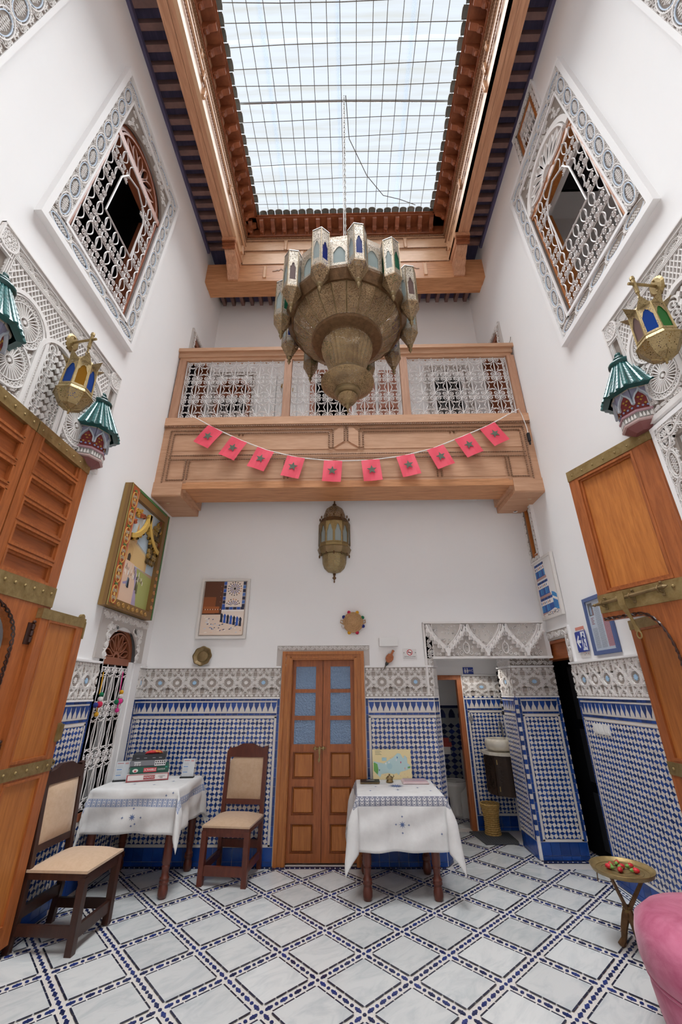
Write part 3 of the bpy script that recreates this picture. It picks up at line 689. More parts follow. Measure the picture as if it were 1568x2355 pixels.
def upper_window(name, fr, wood, plain_fan, label=None):
    t = thing(name, fr(.7, 0, 0), kind='structure')
    g = M(fr)
    for a in ((0, 1.4, 0, .22), (0, .2, .22, 2.88), (1.2, 1.4, .22, 2.88)): g.box(a[0], a[1], a[2], a[3], 0, .03)
    P = [(1.2, 2.07)]+[(p[0], p[1]) for p in arch_pts(.7, 2.07, .5, 18, .45)][1:-1]+[(.2, 2.07)]
    for i in range(len(P)-1): g.prism([P[i+1], P[i], (P[i][0], 2.68), (P[i+1][0], 2.68)][::-1], 0, .03)
    g.box(.2, 1.2, 2.68, 2.88, 0, .03)
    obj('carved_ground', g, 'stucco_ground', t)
    b = M(fr)
    for a in ((-.03, 1.43, -.03, .03), (-.03, 1.43, 2.86, 2.91), (-.03, .025, .03, 2.86), (1.375, 1.43, .03, 2.86)): b.box(*a, 0, .06 if a[1]-a[0] > 1 else .0575)
    for a in ((.18, 1.22, .19, .22), (.18, .2, .19, 2.66), (1.2, 1.22, .19, 2.66), (.18, 1.22, 2.64, 2.67)): b.box(*a, 0, .05 if a[1]-a[0] > 1 else .0475)
    obj('moulding', b, 'plaster', t)
    rm = lambda p0, p1: run(t, fr, VINE, .3, .16, p0, p1, .15, .03)
    rm((.03, .035), (1.37, .035)); rm((1.37, 2.85), (.03, 2.85)); rm((1.37, .2), (1.37, 2.7)); rm((.03, 2.7), (.03, .2))
    # spandrel leafage
    s = M(fr)
    for k in range(26):
        for sg in (1, -1):
            x = random.uniform(.03, .47); ymin = 2.09+.45*sqrt(max(0, 1-((.5-x)/.5)**2)); y = random.uniform(ymin+.02, 2.62) if ymin < 2.58 else None
            if y: s.rib(spiral(.7+sg*(.5-x), y, .024, .004, random.uniform(0, 6), 1.4*sg, 9), .006, .03, .041)
    obj('leafage', s, 'stucco', t, kind='stuff')
    fan = M(fr); cp = arch_pts(.7, 2.07, .5, 20, .45); N0 = -.06 if not plain_fan else .0
    if plain_fan:
        bk = M(fr); bk.prism([(p[0], p[1]) for p in cp], -.1, .012); obj('arch_panel', bk, 'plaster', t)
    else:
        gl = M(fr); gl.prism([(p[0], p[1]) for p in cp], N0-.02, N0-.015); obj('pane', gl, 'dark_pane', t)
    fan.rib([(p[0], p[1]) for p in arch_pts(.7, 2.07, .475, 20, .425)], .06, N0, N0+.045); fan.rib([(p[0], p[1]) for p in arch_pts(.7, 2.07, .42, 20, .37)], .022, N0, N0+.06)
    fan.rib([(p[0], p[1]) for p in arch_pts(.7, 2.07, .09, 10, .08)], .03, N0, N0+.05)
    n = 8 if not plain_fan else 9
    for k in range(n):
        a = pi*(k+.5)/n
        P = [(0, 0)]+[(.10+.3*q/8, .052*sin(pi*q/8)**.8*(.5+q/11)) for q in range(9)]
        L1 = [(.7+(p[0]*cos(a)-p[1]*sin(a)), 2.07+(p[0]*sin(a)+p[1]*cos(a))*.9) for p in P[1:]]; L2 = [(.7+(p[0]*cos(a)+p[1]*sin(a)), 2.07+(p[0]*sin(a)-p[1]*cos(a))*.9) for p in P[1:]]
        fan.rib(L1+L2[::-1][1:-1], .02, N0, N0+.04, closed=True)
    obj('fanlight', fan, 'stucco' if plain_fan else wood, t)
    w = M(fr); w.box(.2, 1.2, 2.0, 2.09, -.12, .02)
    for a in ((.2, .26), (1.14, 1.2)): w.box(a[0], a[1], .22, 2.0, -.2, .0)
    w.box(.26, 1.14, .22, .27, -.2, 0); w.box(.23, .25, .22, 2.0, 0, .012); w.box(1.15, 1.17, .22, 2.0, 0, .012)
    obj('window_frame', w, wood, t)
    hole = lambda u, v: .44 < u < .98 and .92+0 < v < 1.82-1.2*max(0, abs(u-.71)-.16)
    grille(t, fr, .26, 1.14, .27, 1.98, 6, 5, .02, .0062, 1, hole)
    hm = M(fr); hm.tube([(.46, .95, .03), (.46, 1.6, .03), (.52, 1.76, .03), (.7, 1.86, .03), (.89, 1.76, .03), (.95, 1.6, .03), (.95, .95, .03)], .011, 5, closed=True); obj('opening_ring', hm, 'white_metal', t)
    return t
SH = .075
upper_window('window_2', Fr((-2.4, 1.965, 5.06), (0, 1, 0), (0, SH, 1), (1, 0, 0)), 'window_paint', False)
upper_window('window_3', Fr((2.4, 3.365, 5.03), (0, -1, 0), (0, SH, 1), (-1, 0, 0)), 'teak_wood', True)
# the corners of two more carved surrounds nearer the camera
def surround(name, fr, w, h, band=.2, me=VINE, L=.3, W_=.16, depth=.03, mould=.03, pad=.02, sides='lrtb', inner=None):
    t = thing(name, fr(w/2, 0, 0), kind='structure'); g = M(fr); b = M(fr)
    Bs = {'b': (0, w, 0, band), 't': (0, w, h-band, h), 'l': (0, band, 0, h), 'r': (w-band, w, 0, h)}
    for k in sides: g.box(*Bs[k], 0, depth)
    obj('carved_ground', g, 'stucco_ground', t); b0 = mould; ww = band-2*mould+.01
    dz_ = 0
    if 'b' in sides: run(t, fr, me, L, W_, (0, b0), (w, b0), ww, depth); b.box(-.01, w+.01, -.01, b0-.005, 0, depth+.015)
    if 't' in sides: run(t, fr, me, L, W_, (w, h-b0), (0, h-b0), ww, depth); b.box(-.01, w+.01, h-b0+.005, h+.01, 0, depth+.015)
    if 'l' in sides: run(t, fr, me, L, W_, (b0, h), (b0, 0), ww, depth); b.box(-.01, b0-.005, 0, h, 0, depth+.013)
    if 'r' in sides: run(t, fr, me, L, W_, (w-b0, 0), (w-b0, h), ww, depth); b.box(w-b0+.005, w+.01, 0, h, 0, depth+.013)
    obj('moulding', b, 'plaster', t); return t
surround('window_8', Fr((-2.4, .0, 5.1), (0, 1, 0), (0, SH, 1), (1, 0, 0)), 1.28, 2.88, .22)
surround('window_9', Fr((2.4, 1.3, 5.1), (0, -1, 0), (0, SH, 1), (-1, 0, 0)), 1.28, 2.88, .22)
surround('trim_1', Fr((2.4, 2.70, .2), (0, -1, 0), (0, 0, 1), (-1, 0, 0)), 1.6, 3.24, .17, VINE_W)
# upper small window on the right, under the ceiling
t = surround('window_4', Fr((2.4, 3.22, 7.78), (0, -1, 0), (0, 0, 1), (-1, 0, 0)), .62, .86, .09, SCROLL, .12, .06, .02, .015)
F4 = Fr((2.4, 3.13, 7.87), (0, -1, 0), (0, 0, 1), (-1, 0, 0)); m = M(F4)
for a in ((0, .44, 0, .05), (0, .44, .63, .68), (0, .05, .05, .63), (.39, .44, .05, .63)): m.box(*a, -.12, .012)
obj('window_frame', m, 'teak_wood', t); grille(t, F4, .05, .39, .05, .63, 3, 2, .0, .006, 1)
# small window beside the lower right corner of the back wall
t = surround('window_5', Fr((2.4, 5.17, 3.08), (0, -1, 0), (0, 0, 1), (-1, 0, 0)), .30, .98, .065, SCROLL, .12, .06, .03, .008)
F5 = Fr((2.4, 5.11, 3.15), (0, -1, 0), (0, 0, 1), (-1, 0, 0)); m = M(F5)
for a in ((0, .19, 0, .03), (0, .19, .81, .84), (0, .03, .03, .81), (.165, .19, .03, .81)): m.box(*a, -.02, .015)
obj('window_frame', m, 'teak_wood', t); m = M(F5); m.box(.03, .165, .03, .81, -.06, -.055); obj('pane', m, 'window_blue', t); grille(t, F5, .035, .16, .04, .8, 2, 5, -.03, .006, 0)
# openings on to the gallery at either end
for nm, fr, sg in (('door_4', Fr((-2.4, 4.72, 4.42), (0, 1, 0), (0, 0, 1), (1, 0, 0)), 1), ('door_5', Fr((2.4, 5.6, 4.42), (0, -1, 0), (0, 0, 1), (-1, 0, 0)), -1)):
    t = thing(nm, fr(.4, 0, 0), kind='structure'); m = M(fr)
    for a in ((0, .06, 0, 2.44), (.84, .9, 0, 2.44), (.06, .84, 2.36, 2.44)): m.box(*a, 0, .03)
    obj('carved_ground', m, 'stucco_ground_pale', t); run(t, fr, SCROLL, .12, .06, (.055, 2.4), (.055, 0), .05, .03); run(t, fr, SCROLL, .12, .06, (.845, 0), (.845, 2.4), .05, .03); run(t, fr, SCROLL, .12, .06, (.9, 2.43), (0, 2.43), .06, .03)
    m = M(fr)
    for a in ((.06, .13, 0, 2.36), (.77, .84, 0, 2.36), (.13, .77, 2.28, 2.36)): m.box(*a, -.18, .01)
    obj('door_frame', m, 'brown_paint', t); m = M(fr); m.box(.13, .45, .02, 2.27, -.2, -.16); m.box(.17, .41, .1, 1.0, -.16, -.15); m.box(.17, .41, 1.1, 2.2, -.16, -.15); obj('leaf', m, 'brown_paint', t)
# ------------------------------------------------------------------ niche window on the left
FN = Fr((-2.4, 4.02, 0), (0, 1, 0), (0, 0, 1), (1, 0, 0)); NI = thing('window_6', (-2.4, 4.5, .6), kind='structure')
g = M(FN); P = arch_pts(.475, 1.9, .345, 18, .335)
for i in range(len(P)-1): g.prism([P[i+1], P[i], (P[i][0], 2.25), (P[i+1][0], 2.25)][::-1], 0, .02)
g.box(0, .13, 1.9, 2.36, 0, .02); g.box(.82, .95, 1.9, 2.36, 0, .02); g.box(.13, .82, 2.25, 2.36, 0, .02); obj('carved_ground', g, 'stucco_ground_pale', NI)
run(NI, FN, SCROLL, .12, .06, (0, 2.265), (.95, 2.265), .085, .02); run(NI, FN, SCROLL, .12, .06, (.10, 2.25), (.10, 1.9), .09, .02); run(NI, FN, SCROLL, .12, .06, (.85, 1.9), (.85, 2.25), .09, .02)
s = M(FN)
for k in range(40):
    x = random.choice([random.uniform(.13, .3), random.uniform(.65, .82)]); yb = 1.9+.335*sqrt(max(0, 1-((x-.475)/.345)**2))
    if yb < 2.2: s.rib(spiral(x, random.uniform(yb+.02, 2.23), .022, .003, random.uniform(0, 6), random.choice((1.5, -1.5)), 9), .006, .02, .03)
obj('leafage', s, 'stucco', NI, kind='stuff')
m = M(FN); m.box(.13, .21, .56, 1.9, -.22, -.0); m.box(.74, .82, .56, 1.9, -.22, -.0); m.box(.82, .96, .56, 1.9, -.0, .012); obj('plaster_reveal', m, 'plaster', NI)
m = M(FN); m.box(.17, .78, 1.86, 1.93, -.13, -.02); m.box(.74, .79, .6, 1.86, -.14, -.03); m.box(.16, .2, .6, 1.86, -.14, -.03); m.box(.16, .79, .56, .62, -.2, .01)
m.rib(arch_pts(.475, 1.93, .30, 18, .29), .05, -.1, -.03); m.rib(arch_pts(.475, 1.93, .25, 18, .24), .015, -.1, -.02); m.rib(arch_pts(.475, 1.93, .05, 8), .03, -.1, -.03)
for k in range(6):
    a = pi*(k+.5)/6; P = [(.07+.17*q/8, .034*sin(pi*q/8)**.8*(.5+q/11)) for q in range(9)]
    m.rib([(.475+p[0]*cos(a)-p[1]*sin(a), 1.93+p[0]*sin(a)+p[1]*cos(a)) for p in P]+[(.475+p[0]*cos(a)+p[1]*sin(a), 1.93+p[0]*sin(a)-p[1]*cos(a)) for p in P[::-1][1:-1]], .013, -.09, -.03, closed=True)
obj('window_frame', m, 'brown_paint', NI); m = M(FN); m.prism(arch_pts(.475, 1.93, .29, 16, .28), -.12, -.115); obj('pane', m, 'dark_pane', NI)
grille(NI, FN, .2, .74, .63, 1.83, 4, 3, -.02, .0055, 0)
# ------------------------------------------------------------------ double door in the back wall
D1 = thing('door_1', (-.3, 5.15, 0), kind='structure'); m = M(FB)
for a in ((-.76, -.66, 0, 2.02), (.06, .16, 0, 2.02), (-.66, .06, 1.94, 2.02)): m.box(*a, -.14, .02)
for a in ((-.78, -.74, 0, 2.035), (.14, .18, 0, 2.035), (-.74, .14, 2.0, 2.035)): m.box(*a, 0, .035)
for a in ((-.69, -.67, 0, 1.97), (.07, .09, 0, 1.97), (-.69, .09, 1.96, 1.975)): m.box(*a, .02, .03)
obj('door_frame', m, 'teak_wood', D1)
FD = Fr((0, 5.2, 0), (1, 0, 0), (0, 0, 1), (0, -1, 0))
for u0, gx0, gx1 in ((-.665, -.622, -.385), (-.30, -.215, .018)):
    u1 = u0+.36; lf = obj('door_leaf', M(FD).box(u0, u1, .012, 1.945, -.04, -.028), 'door_wood', D1); m = M(FD)
    zs = [(1.623, 1.869), (1.344, 1.584), (1.061, 1.30), (.731, .987), (.41, .664), (.086, .335)]
    m.box(u0, gx0, .012, 1.945, -.028, 0); m.box(gx1, u1, .012, 1.945, -.028, 0); prev = 1.945
    for a, b in zs: m.box(gx0, gx1, b, prev, -.028, 0); prev = a
    m.box(gx0, gx1, .012, prev, -.028, 0); obj('stiles', m, 'door_wood', lf)
    for k, (a, b) in enumerate(zs):
        if k < 3: obj('pane', M(FD).box(gx0, gx1, a, b, -.018, -.012), 'frosted_pane', lf)
        else:
            q = M(FD); q.prism([(gx0+.012, a+.012), (gx1-.012, a+.012), (gx1-.012, b-.012), (gx0+.012, b-.012)], -.028, -.004, inset=.12); obj('panel', q, 'teak_wood', lf)
m = M(FD); m.box(-.305, -.298, .012, 1.945, -.02, -.001); obj('meeting_gap', m, 'deep_black', D1)
m = M(FD); m.tube([(-.40, 1.02, .016), (-.26, 1.025, .016)], .007, 6)
for u in (-.38, -.33, -.29): m.box(u-.008, u+.008, 1.005, 1.04, 0, .022)
m.prism([(-.345, 1.015), (-.335, .94), (-.35, .91), (-.335, .885), (-.32, .91), (-.325, .94), (-.32, 1.015)], .012, .02, bottom=True); obj('bolt', m, 'brass', D1)
t = thing('trim_2', (-.3, 5.15, 1.9), kind='structure'); m = M(FB)
for a in ((-.85, .25, 2.035, 2.11), (-.85, -.78, 1.87, 2.035), (.18, .25, 1.87, 2.035)): m.box(*a, 0, .012)
obj('carved_ground', m, 'stucco_ground_pale', t); run(t, FB, SCROLL, .12, .06, (-.84, 2.045), (.24, 2.045), .055, .012); run(t, FB, SCROLL, .12, .06, (-.785, 2.035), (-.785, 1.87), .055, .012); run(t, FB, SCROLL, .12, .06, (.19, 1.87), (.19, 2.035), .055, .012)
m = M(FB)
for a in ((-.86, .26, 2.1, 2.115), (-.86, -.848, 1.87, 2.1), (.248, .26, 1.87, 2.1)): m.box(*a, 0, .022)
obj('moulding', m, 'plaster', t)
# ------------------------------------------------------------------ stalactite lintel over the wash alcove
mat('stucco_ground_lintel', '#cbc5c0', .95, spec=.1)  # paler ground for the lintel, recess shade and dirt still tinted in
t = thing('trim_3', (1.62, 5.15, 1.95), kind='structure'); m = M(FB); m.box(.9, 2.34, 1.95, 2.36, 0, .012); obj('carved_ground', m, 'stucco_ground_lintel', t)
m = M(FB)
for a in ((.9, .925), (1.0, 1.015)): m.box(a[0], a[1], 1.55 if a[0] < 1 else 1.95, 2.36, 0, .025)
m.box(.9, 2.34, 2.345, 2.365, 0, .06); m.box(.98, 2.36, 1.94, 1.965, 0, .1); obj('moulding', m, 'stucco', t)
g = M(FB); g.box(.925, 1.0, 1.87, 2.34, 0, .012); obj('carved_ground', g, 'stucco_ground_pale', t); run(t, FB, SCROLL, .12, .06, (.995, 1.88), (.995, 2.34), .065, .012)
W_ = .46
for c in (.935, 1.395, 1.855, 2.315):
    ok = lambda x, e=0.: .93+e < x < 2.335-e
    for sg in (1, -1):
        P = [(c+sg*.23*(q/8)**1.25, 2.325-.30*(q/8)**.8) for q in range(9)]; P = [p for p in P if ok(p[0])]
        if len(P) < 3: continue
        a = M(FB)
        for d, w, n1 in ((.0, .020, .10), (.028, .010, .07), (.045, .010, .06)): Q = [(p[0]+sg*d*.9, p[1]+d*.25) for p in P]; Q = [q for q in Q if ok(q[0])]; len(Q) > 1 and a.rib(Q, w, .012, n1)
        obj('arch', a, 'stucco', t)
        for k in range(6):
            for lay in (0, 1):
                x, z = c+sg*(.012+.042*k), 2.262-.046*k-.032*lay
                if not ok(x, .015) or z < 1.985: continue
                r = .021; f = M(FB); n1 = .095-.028*lay
                f.prism([(x-r, z-.03), (x+r, z-.03), (x+r, z+.006), (x+r*.5, z+.024), (x, z+.034), (x-r*.5, z+.024), (x-r, z+.006)], .012, n1); f.prism([(x-r*.55, z-.034), (x+r*.55, z-.034), (x+r*.5, z+.004), (x, z+.02), (x-r*.5, z+.004)], n1-.001, n1+.012, inset=.5); obj('stalactite', f, 'stucco', t)
        x = c+sg*.225
        if ok(x, .01) and sg > 0: f = M(FB); f.prism([(x-.035, 2.05), (x+.035, 2.05), (x+.03, 2.02), (x+.016, 2.0), (x+.016, 1.968), (x-.016, 1.968), (x-.016, 2.0), (x-.03, 2.02)], .012, .125); obj('pendant', f, 'stucco', t)
    l = M(FB)
    for sg in (1, -1):
        for j in range(46):
            u = random.uniform(.03, .23); z = random.uniform(2.04, 2.335); x = c+sg*u
            if ok(x, .01) and z > 2.345-.30*(u/.23)**.64+.03: l.rib(circ(x, z, .009, 5), .005, .012, .026, closed=True)
        for r_, dx, dz, tn in ((.030, .055, 2.01, 1.5), (.020, .11, 1.995, -1.5), (.018, .075, 2.065, 1.4), (.016, .15, 1.99, 1.4)):
            if ok(c+sg*dx, r_): l.rib(spiral(c+sg*dx, dz, r_, .004, 1.2*sg, tn*sg, 11), .008, .012, .036)
    if ok(c, .04):
        l.rib([(c+.036*cos(2*pi*q/14), 2.065+.062*sin(2*pi*q/14)) for q in range(14)], .010, .012, .04, closed=True); l.prism([(c-.012, 2.125), (c+.012, 2.125), (c, 2.16)], .012, .036)
        for q in range(16): l.prism(circ(c+random.uniform(-.02, .02), 2.065+random.uniform(-.04, .04), .006, 5), .012, .03)
    obj('lacework', l, 'stucco', t, kind='stuff')
# carved capital of the pillar and the fringe round the passage door
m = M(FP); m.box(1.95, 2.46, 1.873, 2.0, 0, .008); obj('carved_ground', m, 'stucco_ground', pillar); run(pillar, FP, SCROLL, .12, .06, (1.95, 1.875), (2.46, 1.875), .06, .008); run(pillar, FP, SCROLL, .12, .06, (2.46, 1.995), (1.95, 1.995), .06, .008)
run(pillar, FPS, SCROLL, .12, .06, (-5.75, 1.875), (-5.32, 1.875), .06, .0); run(pillar, FPS, SCROLL, .12, .06, (-5.32, 1.995), (-5.75, 1.995), .06, .0)
t = thing('door_6', (2.4, 5.0, 0), kind='structure'); m = M(FRT)
for a in ((-5.33, -4.64, 2.14, 2.235), (-4.75, -4.64, 1.88, 2.14)): m.box(*a, 0, .012)
obj('carved_ground', m, 'stucco_ground_pale', t); run(t, FRT, SCROLL, .12, .06, (-5.32, 2.15), (-4.64, 2.15), .08, .012); run(t, FRT, SCROLL, .12, .06, (-4.655, 2.15), (-4.655, 1.89), -.08, .012)
m = M(FRT)
m.box(-5.33, -4.62, 2.235, 2.25, 0, .025); m.box(-4.64, -4.62, 1.87, 2.235, 0, .025); obj('moulding', m, 'plaster', t)
m = M(FRT); m.box(-5.74, -4.76, 1.93, 2.13, -.2, -.03); m.box(-5.74, -4.76, 2.1, 2.135, -.22, .0); m.box(-4.8, -4.757, 0, 1.93, -.22, -.03); obj('door_frame', m, 'door_wood_h', t)
m = M(FRT); m.box(-5.74, -4.8, .01, 1.93, -.26, -.2); obj('leaf', m, 'deep_black', t); m = M(FRT)
for a, b in ((.1, .6), (.7, 1.2), (1.3, 1.85)): m.box(-5.25, -4.88, a, b, -.2, -.19)
obj('panel', m, 'black', t)
t = thing('door_7', (1.25, 6.3, 0), kind='structure'); m = M(FW); m.box(1.52, 1.585, 0, 1.8, -.08, .015); m.box(.9, 1.52, 1.74, 1.8, -.08, .015); obj('door_frame', m, 'door_wood', t)
# ------------------------------------------------------------------ roof: joisted eaves, beams, cornice, skylight
CE = struct('ceiling', M().box(-2.6, -1.84, -2, 5.9, 8.86, 8.92).box(1.84, 2.6, -2, 5.9, 8.86, 8.92).box(-1.84, 1.84, 5.2, 5.9, 8.86, 8.92).box(-1.84, 1.84, -2, -1.4, 8.86, 8.92), 'ceiling_wood')
jm = M(); jm.box(0, .56, -.032, .032, 0, .12); jme = mesh('joist', jm, 'joist_wood')
for k in range(38):
    y = 4.72-k*.1755
    for sx in (-1, 1):
        if y > -1.9: link('joist', jme, Vector((-2.4 if sx < 0 else 1.84, y, 8.74))-WL[CE.name], CE)
jm = M(); jm.box(-.03, .03, 0, .55, 0, .11); jme = mesh('joist', jm, 'joist_wood')
for k in range(27): link('joist', jme, Vector((-2.32+k*.178, 5.12, 8.45))-WL[CE.name], CE)
struct('ceiling_gallery', M().box(-2.4, 2.4, 5.1, 5.66, 8.56, 8.62), 'ceiling_wood')
m = M(); m.box(-2.4, -2.36, -2, 4.75, 8.66, 8.74); m.box(2.36, 2.4, -2, 4.75, 8.66, 8.74); struct('trim_4', m, 'ceiling_wood')
for sx, lab in ((-1, 'long reddish roof beam above the left wall with its carved corbel'), (1, 'long reddish roof beam above the right wall with its carved corbel')):
    x0, x1 = (-2.03, -1.80) if sx < 0 else (1.84, 2.08)
    t = thing('roof_beam', ((x0+x1)/2, 2, 8.56), lab, 'beam')
    for q in range(2):
        w = (x1-x0)/2; m = M(); m.box(x0+q*w+.002, x0+(q+1)*w-.002, -2, 4.86, 8.56+.004*q, 8.86); obj('plank', m, 'beam_wood', t)
    m = M(); m.box(x0+.02, x1-.02, 4.42, 4.86, 8.42, 8.56); m.box(x0+.0, x1+.0, 4.40, 4.46, 8.48, 8.558)
    FC = Fr((x0+.03, 4.86, 8.08), (0, -1, 0), (0, 0, 1), (1, 0, 0))
    obj('corbel_head', m, 'beam_wood', t); m = M(FC)
    m.prism([(0, 0), (.05, 0), (.10, .04), (.12, .12), (.2, .16), (.22, .22), (.30, .25), (.36, .30), (.38, .36), (0, .36)], 0, x1-x0-.06, bottom=True); obj('corbel', m, 'beam_wood', t)
    m = M()
    for zz, yy in ((8.44, 4.395), (8.40, 4.41), (8.36, 4.44)): m.box(x0+.01, x1-.01, yy, yy+.03, zz, zz+.03)
    obj('corbel_moulding', m, 'bracket_wood', t)
t = thing('cross_beam', (0, 5, 8.08), 'heavy reddish cross beam spanning wall to wall at the back', 'beam')
for q, (y0, y1, z) in enumerate(((4.84, 5.0, 8.06), (5.0, 5.16, 8.075))): m = M(); m.box(-2.4, 2.4, y0, y1-.002, z, 8.5); obj('plank', m, 'cross_wood', t)
def rope(m, p0, p1, r=.011, k=None):
    """a turned rope bead: a string of small slanted lumps."""
    p0, p1 = Vector(p0), Vector(p1); n = max(6, int((p1-p0).length/.03)); m.tube([p0+(p1-p0)*(i/(2*n)) for i in range(2*n+1)], [r*(1 if i % 2 else .55) for i in range(2*n+1)], 5)
def cornice(name, fr, L, zf, ztop, reach, lab, group, step=.205, panels=()):
    """frieze boards, rope mouldings, brackets, soffit and glazed roof tiles along one side; local u along, v up, n inwards."""
    t = thing(name, fr(L/2, zf, 0), lab, 'cornice', group)
    n = 3; h = (9.2-zf)/n
    for q in range(n): m = M(fr); m.box(0, L, zf+q*h, zf+(q+1)*h-.004, -.05, .006*q); obj('frieze_board', m, 'frieze_wood', t)
    m = M(fr)
    for q in range(1, n): rope(m, (0, zf+q*h, .022), (L, zf+q*h, .022))
    rope(m, (0, 9.17, .03), (L, 9.17, .03), .016); rope(m, (0, 9.10, .025), (L, 9.10, .025)); rope(m, (0, 9.47, reach*.75), (L, 9.47, reach*.75))
    obj('rope_moulding', m, 'rope_wood', t)
    for u, v0, v1 in panels:
        m = M(fr); m.box(u-.03, u+.03, v0, v1, 0, .03)
        for du in (-.022, .022): rope(m, (u+du, v0, .034), (u+du, v1, .034), .009)
        obj('panel_stop', m, 'frieze_wood', t)
    sb = M(fr); sb.box(0, L, 9.2, 9.23, -.05, .05); sb.prism([(0, 9.23), (L, 9.23), (L, 9.46), (0, 9.46)], -.02, .01); sb.box(0, L, 9.46, 9.5, -.05, reach*.85); sb.box(0, L, 9.5, 9.52, -.05, reach*.93); obj('soffit', sb, 'bracket_wood', t)
    FQ = Fr((0, 0, 0), tuple(fr.N), tuple(fr.V), tuple(fr.U)); bm = M(Fr((0, 0, 0), fr.N, fr.V, fr.U))
    bm.prism([(0, 0), (.05, .02), (.06, .06), (.1, .08), (.11, .13), (reach*.8, .17), (reach*.8, .23), (0, .23)], -.035, .035, bottom=True); bm.ball((.075, .045, 0), .03, 6)
    bme = mesh('bracket', bm, 'bracket_wood')
    k = int(L/step)
    for q in range(k): link('bracket', bme, fr(step*(q+.5), 9.23, 0)-WL[t.name], t)
    tm = M(Fr((0, 0, 0), fr.U, fr.V, fr.N)); R = .065
    vs = [(R*cos(a), .0+R*.75*sin(a), n_) for n_ in (-.08, .0, .05) for a in (pi*i/6 for i in range(7))]; vs += [((R-.014)*cos(a), (R-.014)*.75*sin(a), .05) for a in (pi*i/6 for i in range(7))]
    tm.add(vs, [(7*j+i, 7*j+i+1, 7*j+i+8, 7*j+i+7) for j in range(3) for i in range(6)]); tme = mesh('roof_tile', tm, 'old_roof_tile')
    for q in range(int(L/.14)): o_ = link('roof_tile', tme, fr(.07+.14*q, 9.525+random.uniform(0, .012), reach*.93+random.uniform(-.012, .012))-WL[t.name], t)
    m = M(fr); m.box(0, L, 9.522, 9.535, -.05, reach*.9); obj('tile_bed', m, 'old_roof_tile', t)
    return t
cornice('eaves_cornice', Fr((-1.80, 4.86, 0), (0, -1, 0), (0, 0, 1), (1, 0, 0)), 6.3, 8.56, 9.5, .25, 'carved wooden eaves cornice along the left side of the skylight', 'carved eaves round the skylight', panels=((1.0, 8.78, 8.95), (2.3, 8.78, 8.95), (2.2, 8.6, 8.76), (2.45, 8.97, 9.08), (.15, 8.6, 8.76)))
cornice('eaves_cornice', Fr((1.84, -1.44, 0), (0, 1, 0), (0, 0, 1), (-1, 0, 0)), 6.3, 8.56, 9.5, .25, 'carved wooden eaves cornice along the right side of the skylight', 'carved eaves round the skylight', panels=((5.3, 8.78, 8.95), (4.0, 8.78, 8.95), (4.1, 8.6, 8.76), (3.85, 8.97, 9.08), (6.15, 8.6, 8.76)))
t = cornice('eaves_cornice', Fr((-1.80, 4.86, 0), (1, 0, 0), (0, 0, 1), (0, -1, 0)), 3.64, 8.12, 9.5, .25, 'carved wooden eaves cornice across the back of the skylight', 'carved eaves round the skylight', panels=((.42, 8.14, 8.42), (1.05, 8.5, 8.8), (2.6, 8.5, 8.8), (3.2, 8.14, 8.42), (.75, 8.86, 9.1), (2.9, 8.86, 9.1)))
m = M(Fr((-1.80, 4.86, 0), (1, 0, 0), (0, 0, 1), (0, -1, 0)))
for u0, sg in ((.55, 1), (3.1, -1)):
    x, z = u0, 8.3
    for dx, dz in ((.05, 0), (.04, .025), (.02, -.02), (.04, .05), (.05, -.05), (.05, 0)): m.rib([(x, z), (x+sg*dx, z+dz)], .018, 0, .025); x += sg*dx; z += dz
obj('carved_zigzag', m, 'rope_wood', t)
m = M(); m.box(-1.84, -1.78, -2, 5.2, 8.9, 9.5); m.box(1.84, 1.9, -2, 5.2, 8.9, 9.5); m.box(-1.9, 1.9, 4.91, 5.2, 8.5, 9.5); m.box(-1.9, 1.9, -1.5, -1.42, 8.6, 9.5); struct('wall_roof_kerb', m, 'frieze_wood')
m = M(); m.box(-3.4, -1.7, -2.6, 6.4, 9.535, 9.56); m.box(1.72, 3.4, -2.6, 6.4, 9.535, 9.56); m.box(-1.7, 1.72, 4.75, 6.4, 9.535, 9.56); m.box(-1.7, 1.72, -2.6, -1.4, 9.535, 9.56); struct('roof_deck', m, 'old_roof_tile')
mat('lap_sheet', '#c9d6ea', .4)
pane('lap_sheet', '#dde6f2', .75, .2)
SKL = thing('window_1', (0, 1.7, 9.95), kind='structure')
for k in range(5):
    m = M(); n = 14; y0, y1 = -1.9+k*1.5, -.36+k*1.5; z = 9.98+.012*(k % 2)
    for i in range(n):
        x0, x1 = -2.2+4.4*i/n, -2.2+4.4*(i+1)/n; m.add([(x0, y0, z+.02*(i % 2)), (x1, y0, z+.02*((i+1) % 2)), (x1, y1, z+.02*((i+1) % 2)), (x0, y1, z+.02*(i % 2))], [(0, 1, 2, 3)])
    obj('roof_sheet', m, 'roof_sheet', SKL)
m = M()
for x in (-1.1, -.05, .98): m.flat([(x-.03, -1.9), (x+.03, -1.9), (x+.03, 5.6), (x-.03, 5.6)], 10.05)
obj('lap_strip', m, 'lap_sheet', SKL)
t = thing('burglar_grid', (0, 1.7, 9.72), 'welded iron bar grid stretched under the skylight sheets', 'grid')
for k in range(17):
    x = -1.6+k*.2+.012*sin(k*2.1); m = M(); m.tube([(x+.012*sin(k+y*1.3), y, 9.70) for y in (-1.4, 0, 1, 2, 3, 4, 4.68)], .0045, 4); obj('bar', m, 'wire', t)
for k in range(30):
    y = 4.58-k*.2; th = abs(y-3.18) < .11; m = M(); m.tube([(x, y+.02*sin(k*1.7+x), 9.705+.012*sin(x*2+k)) for x in (-1.62, -.8, 0, .8, 1.68)], .016 if th else .0045, 6 if th else 4); obj('bar', m, 'steel' if th else 'wire', t)
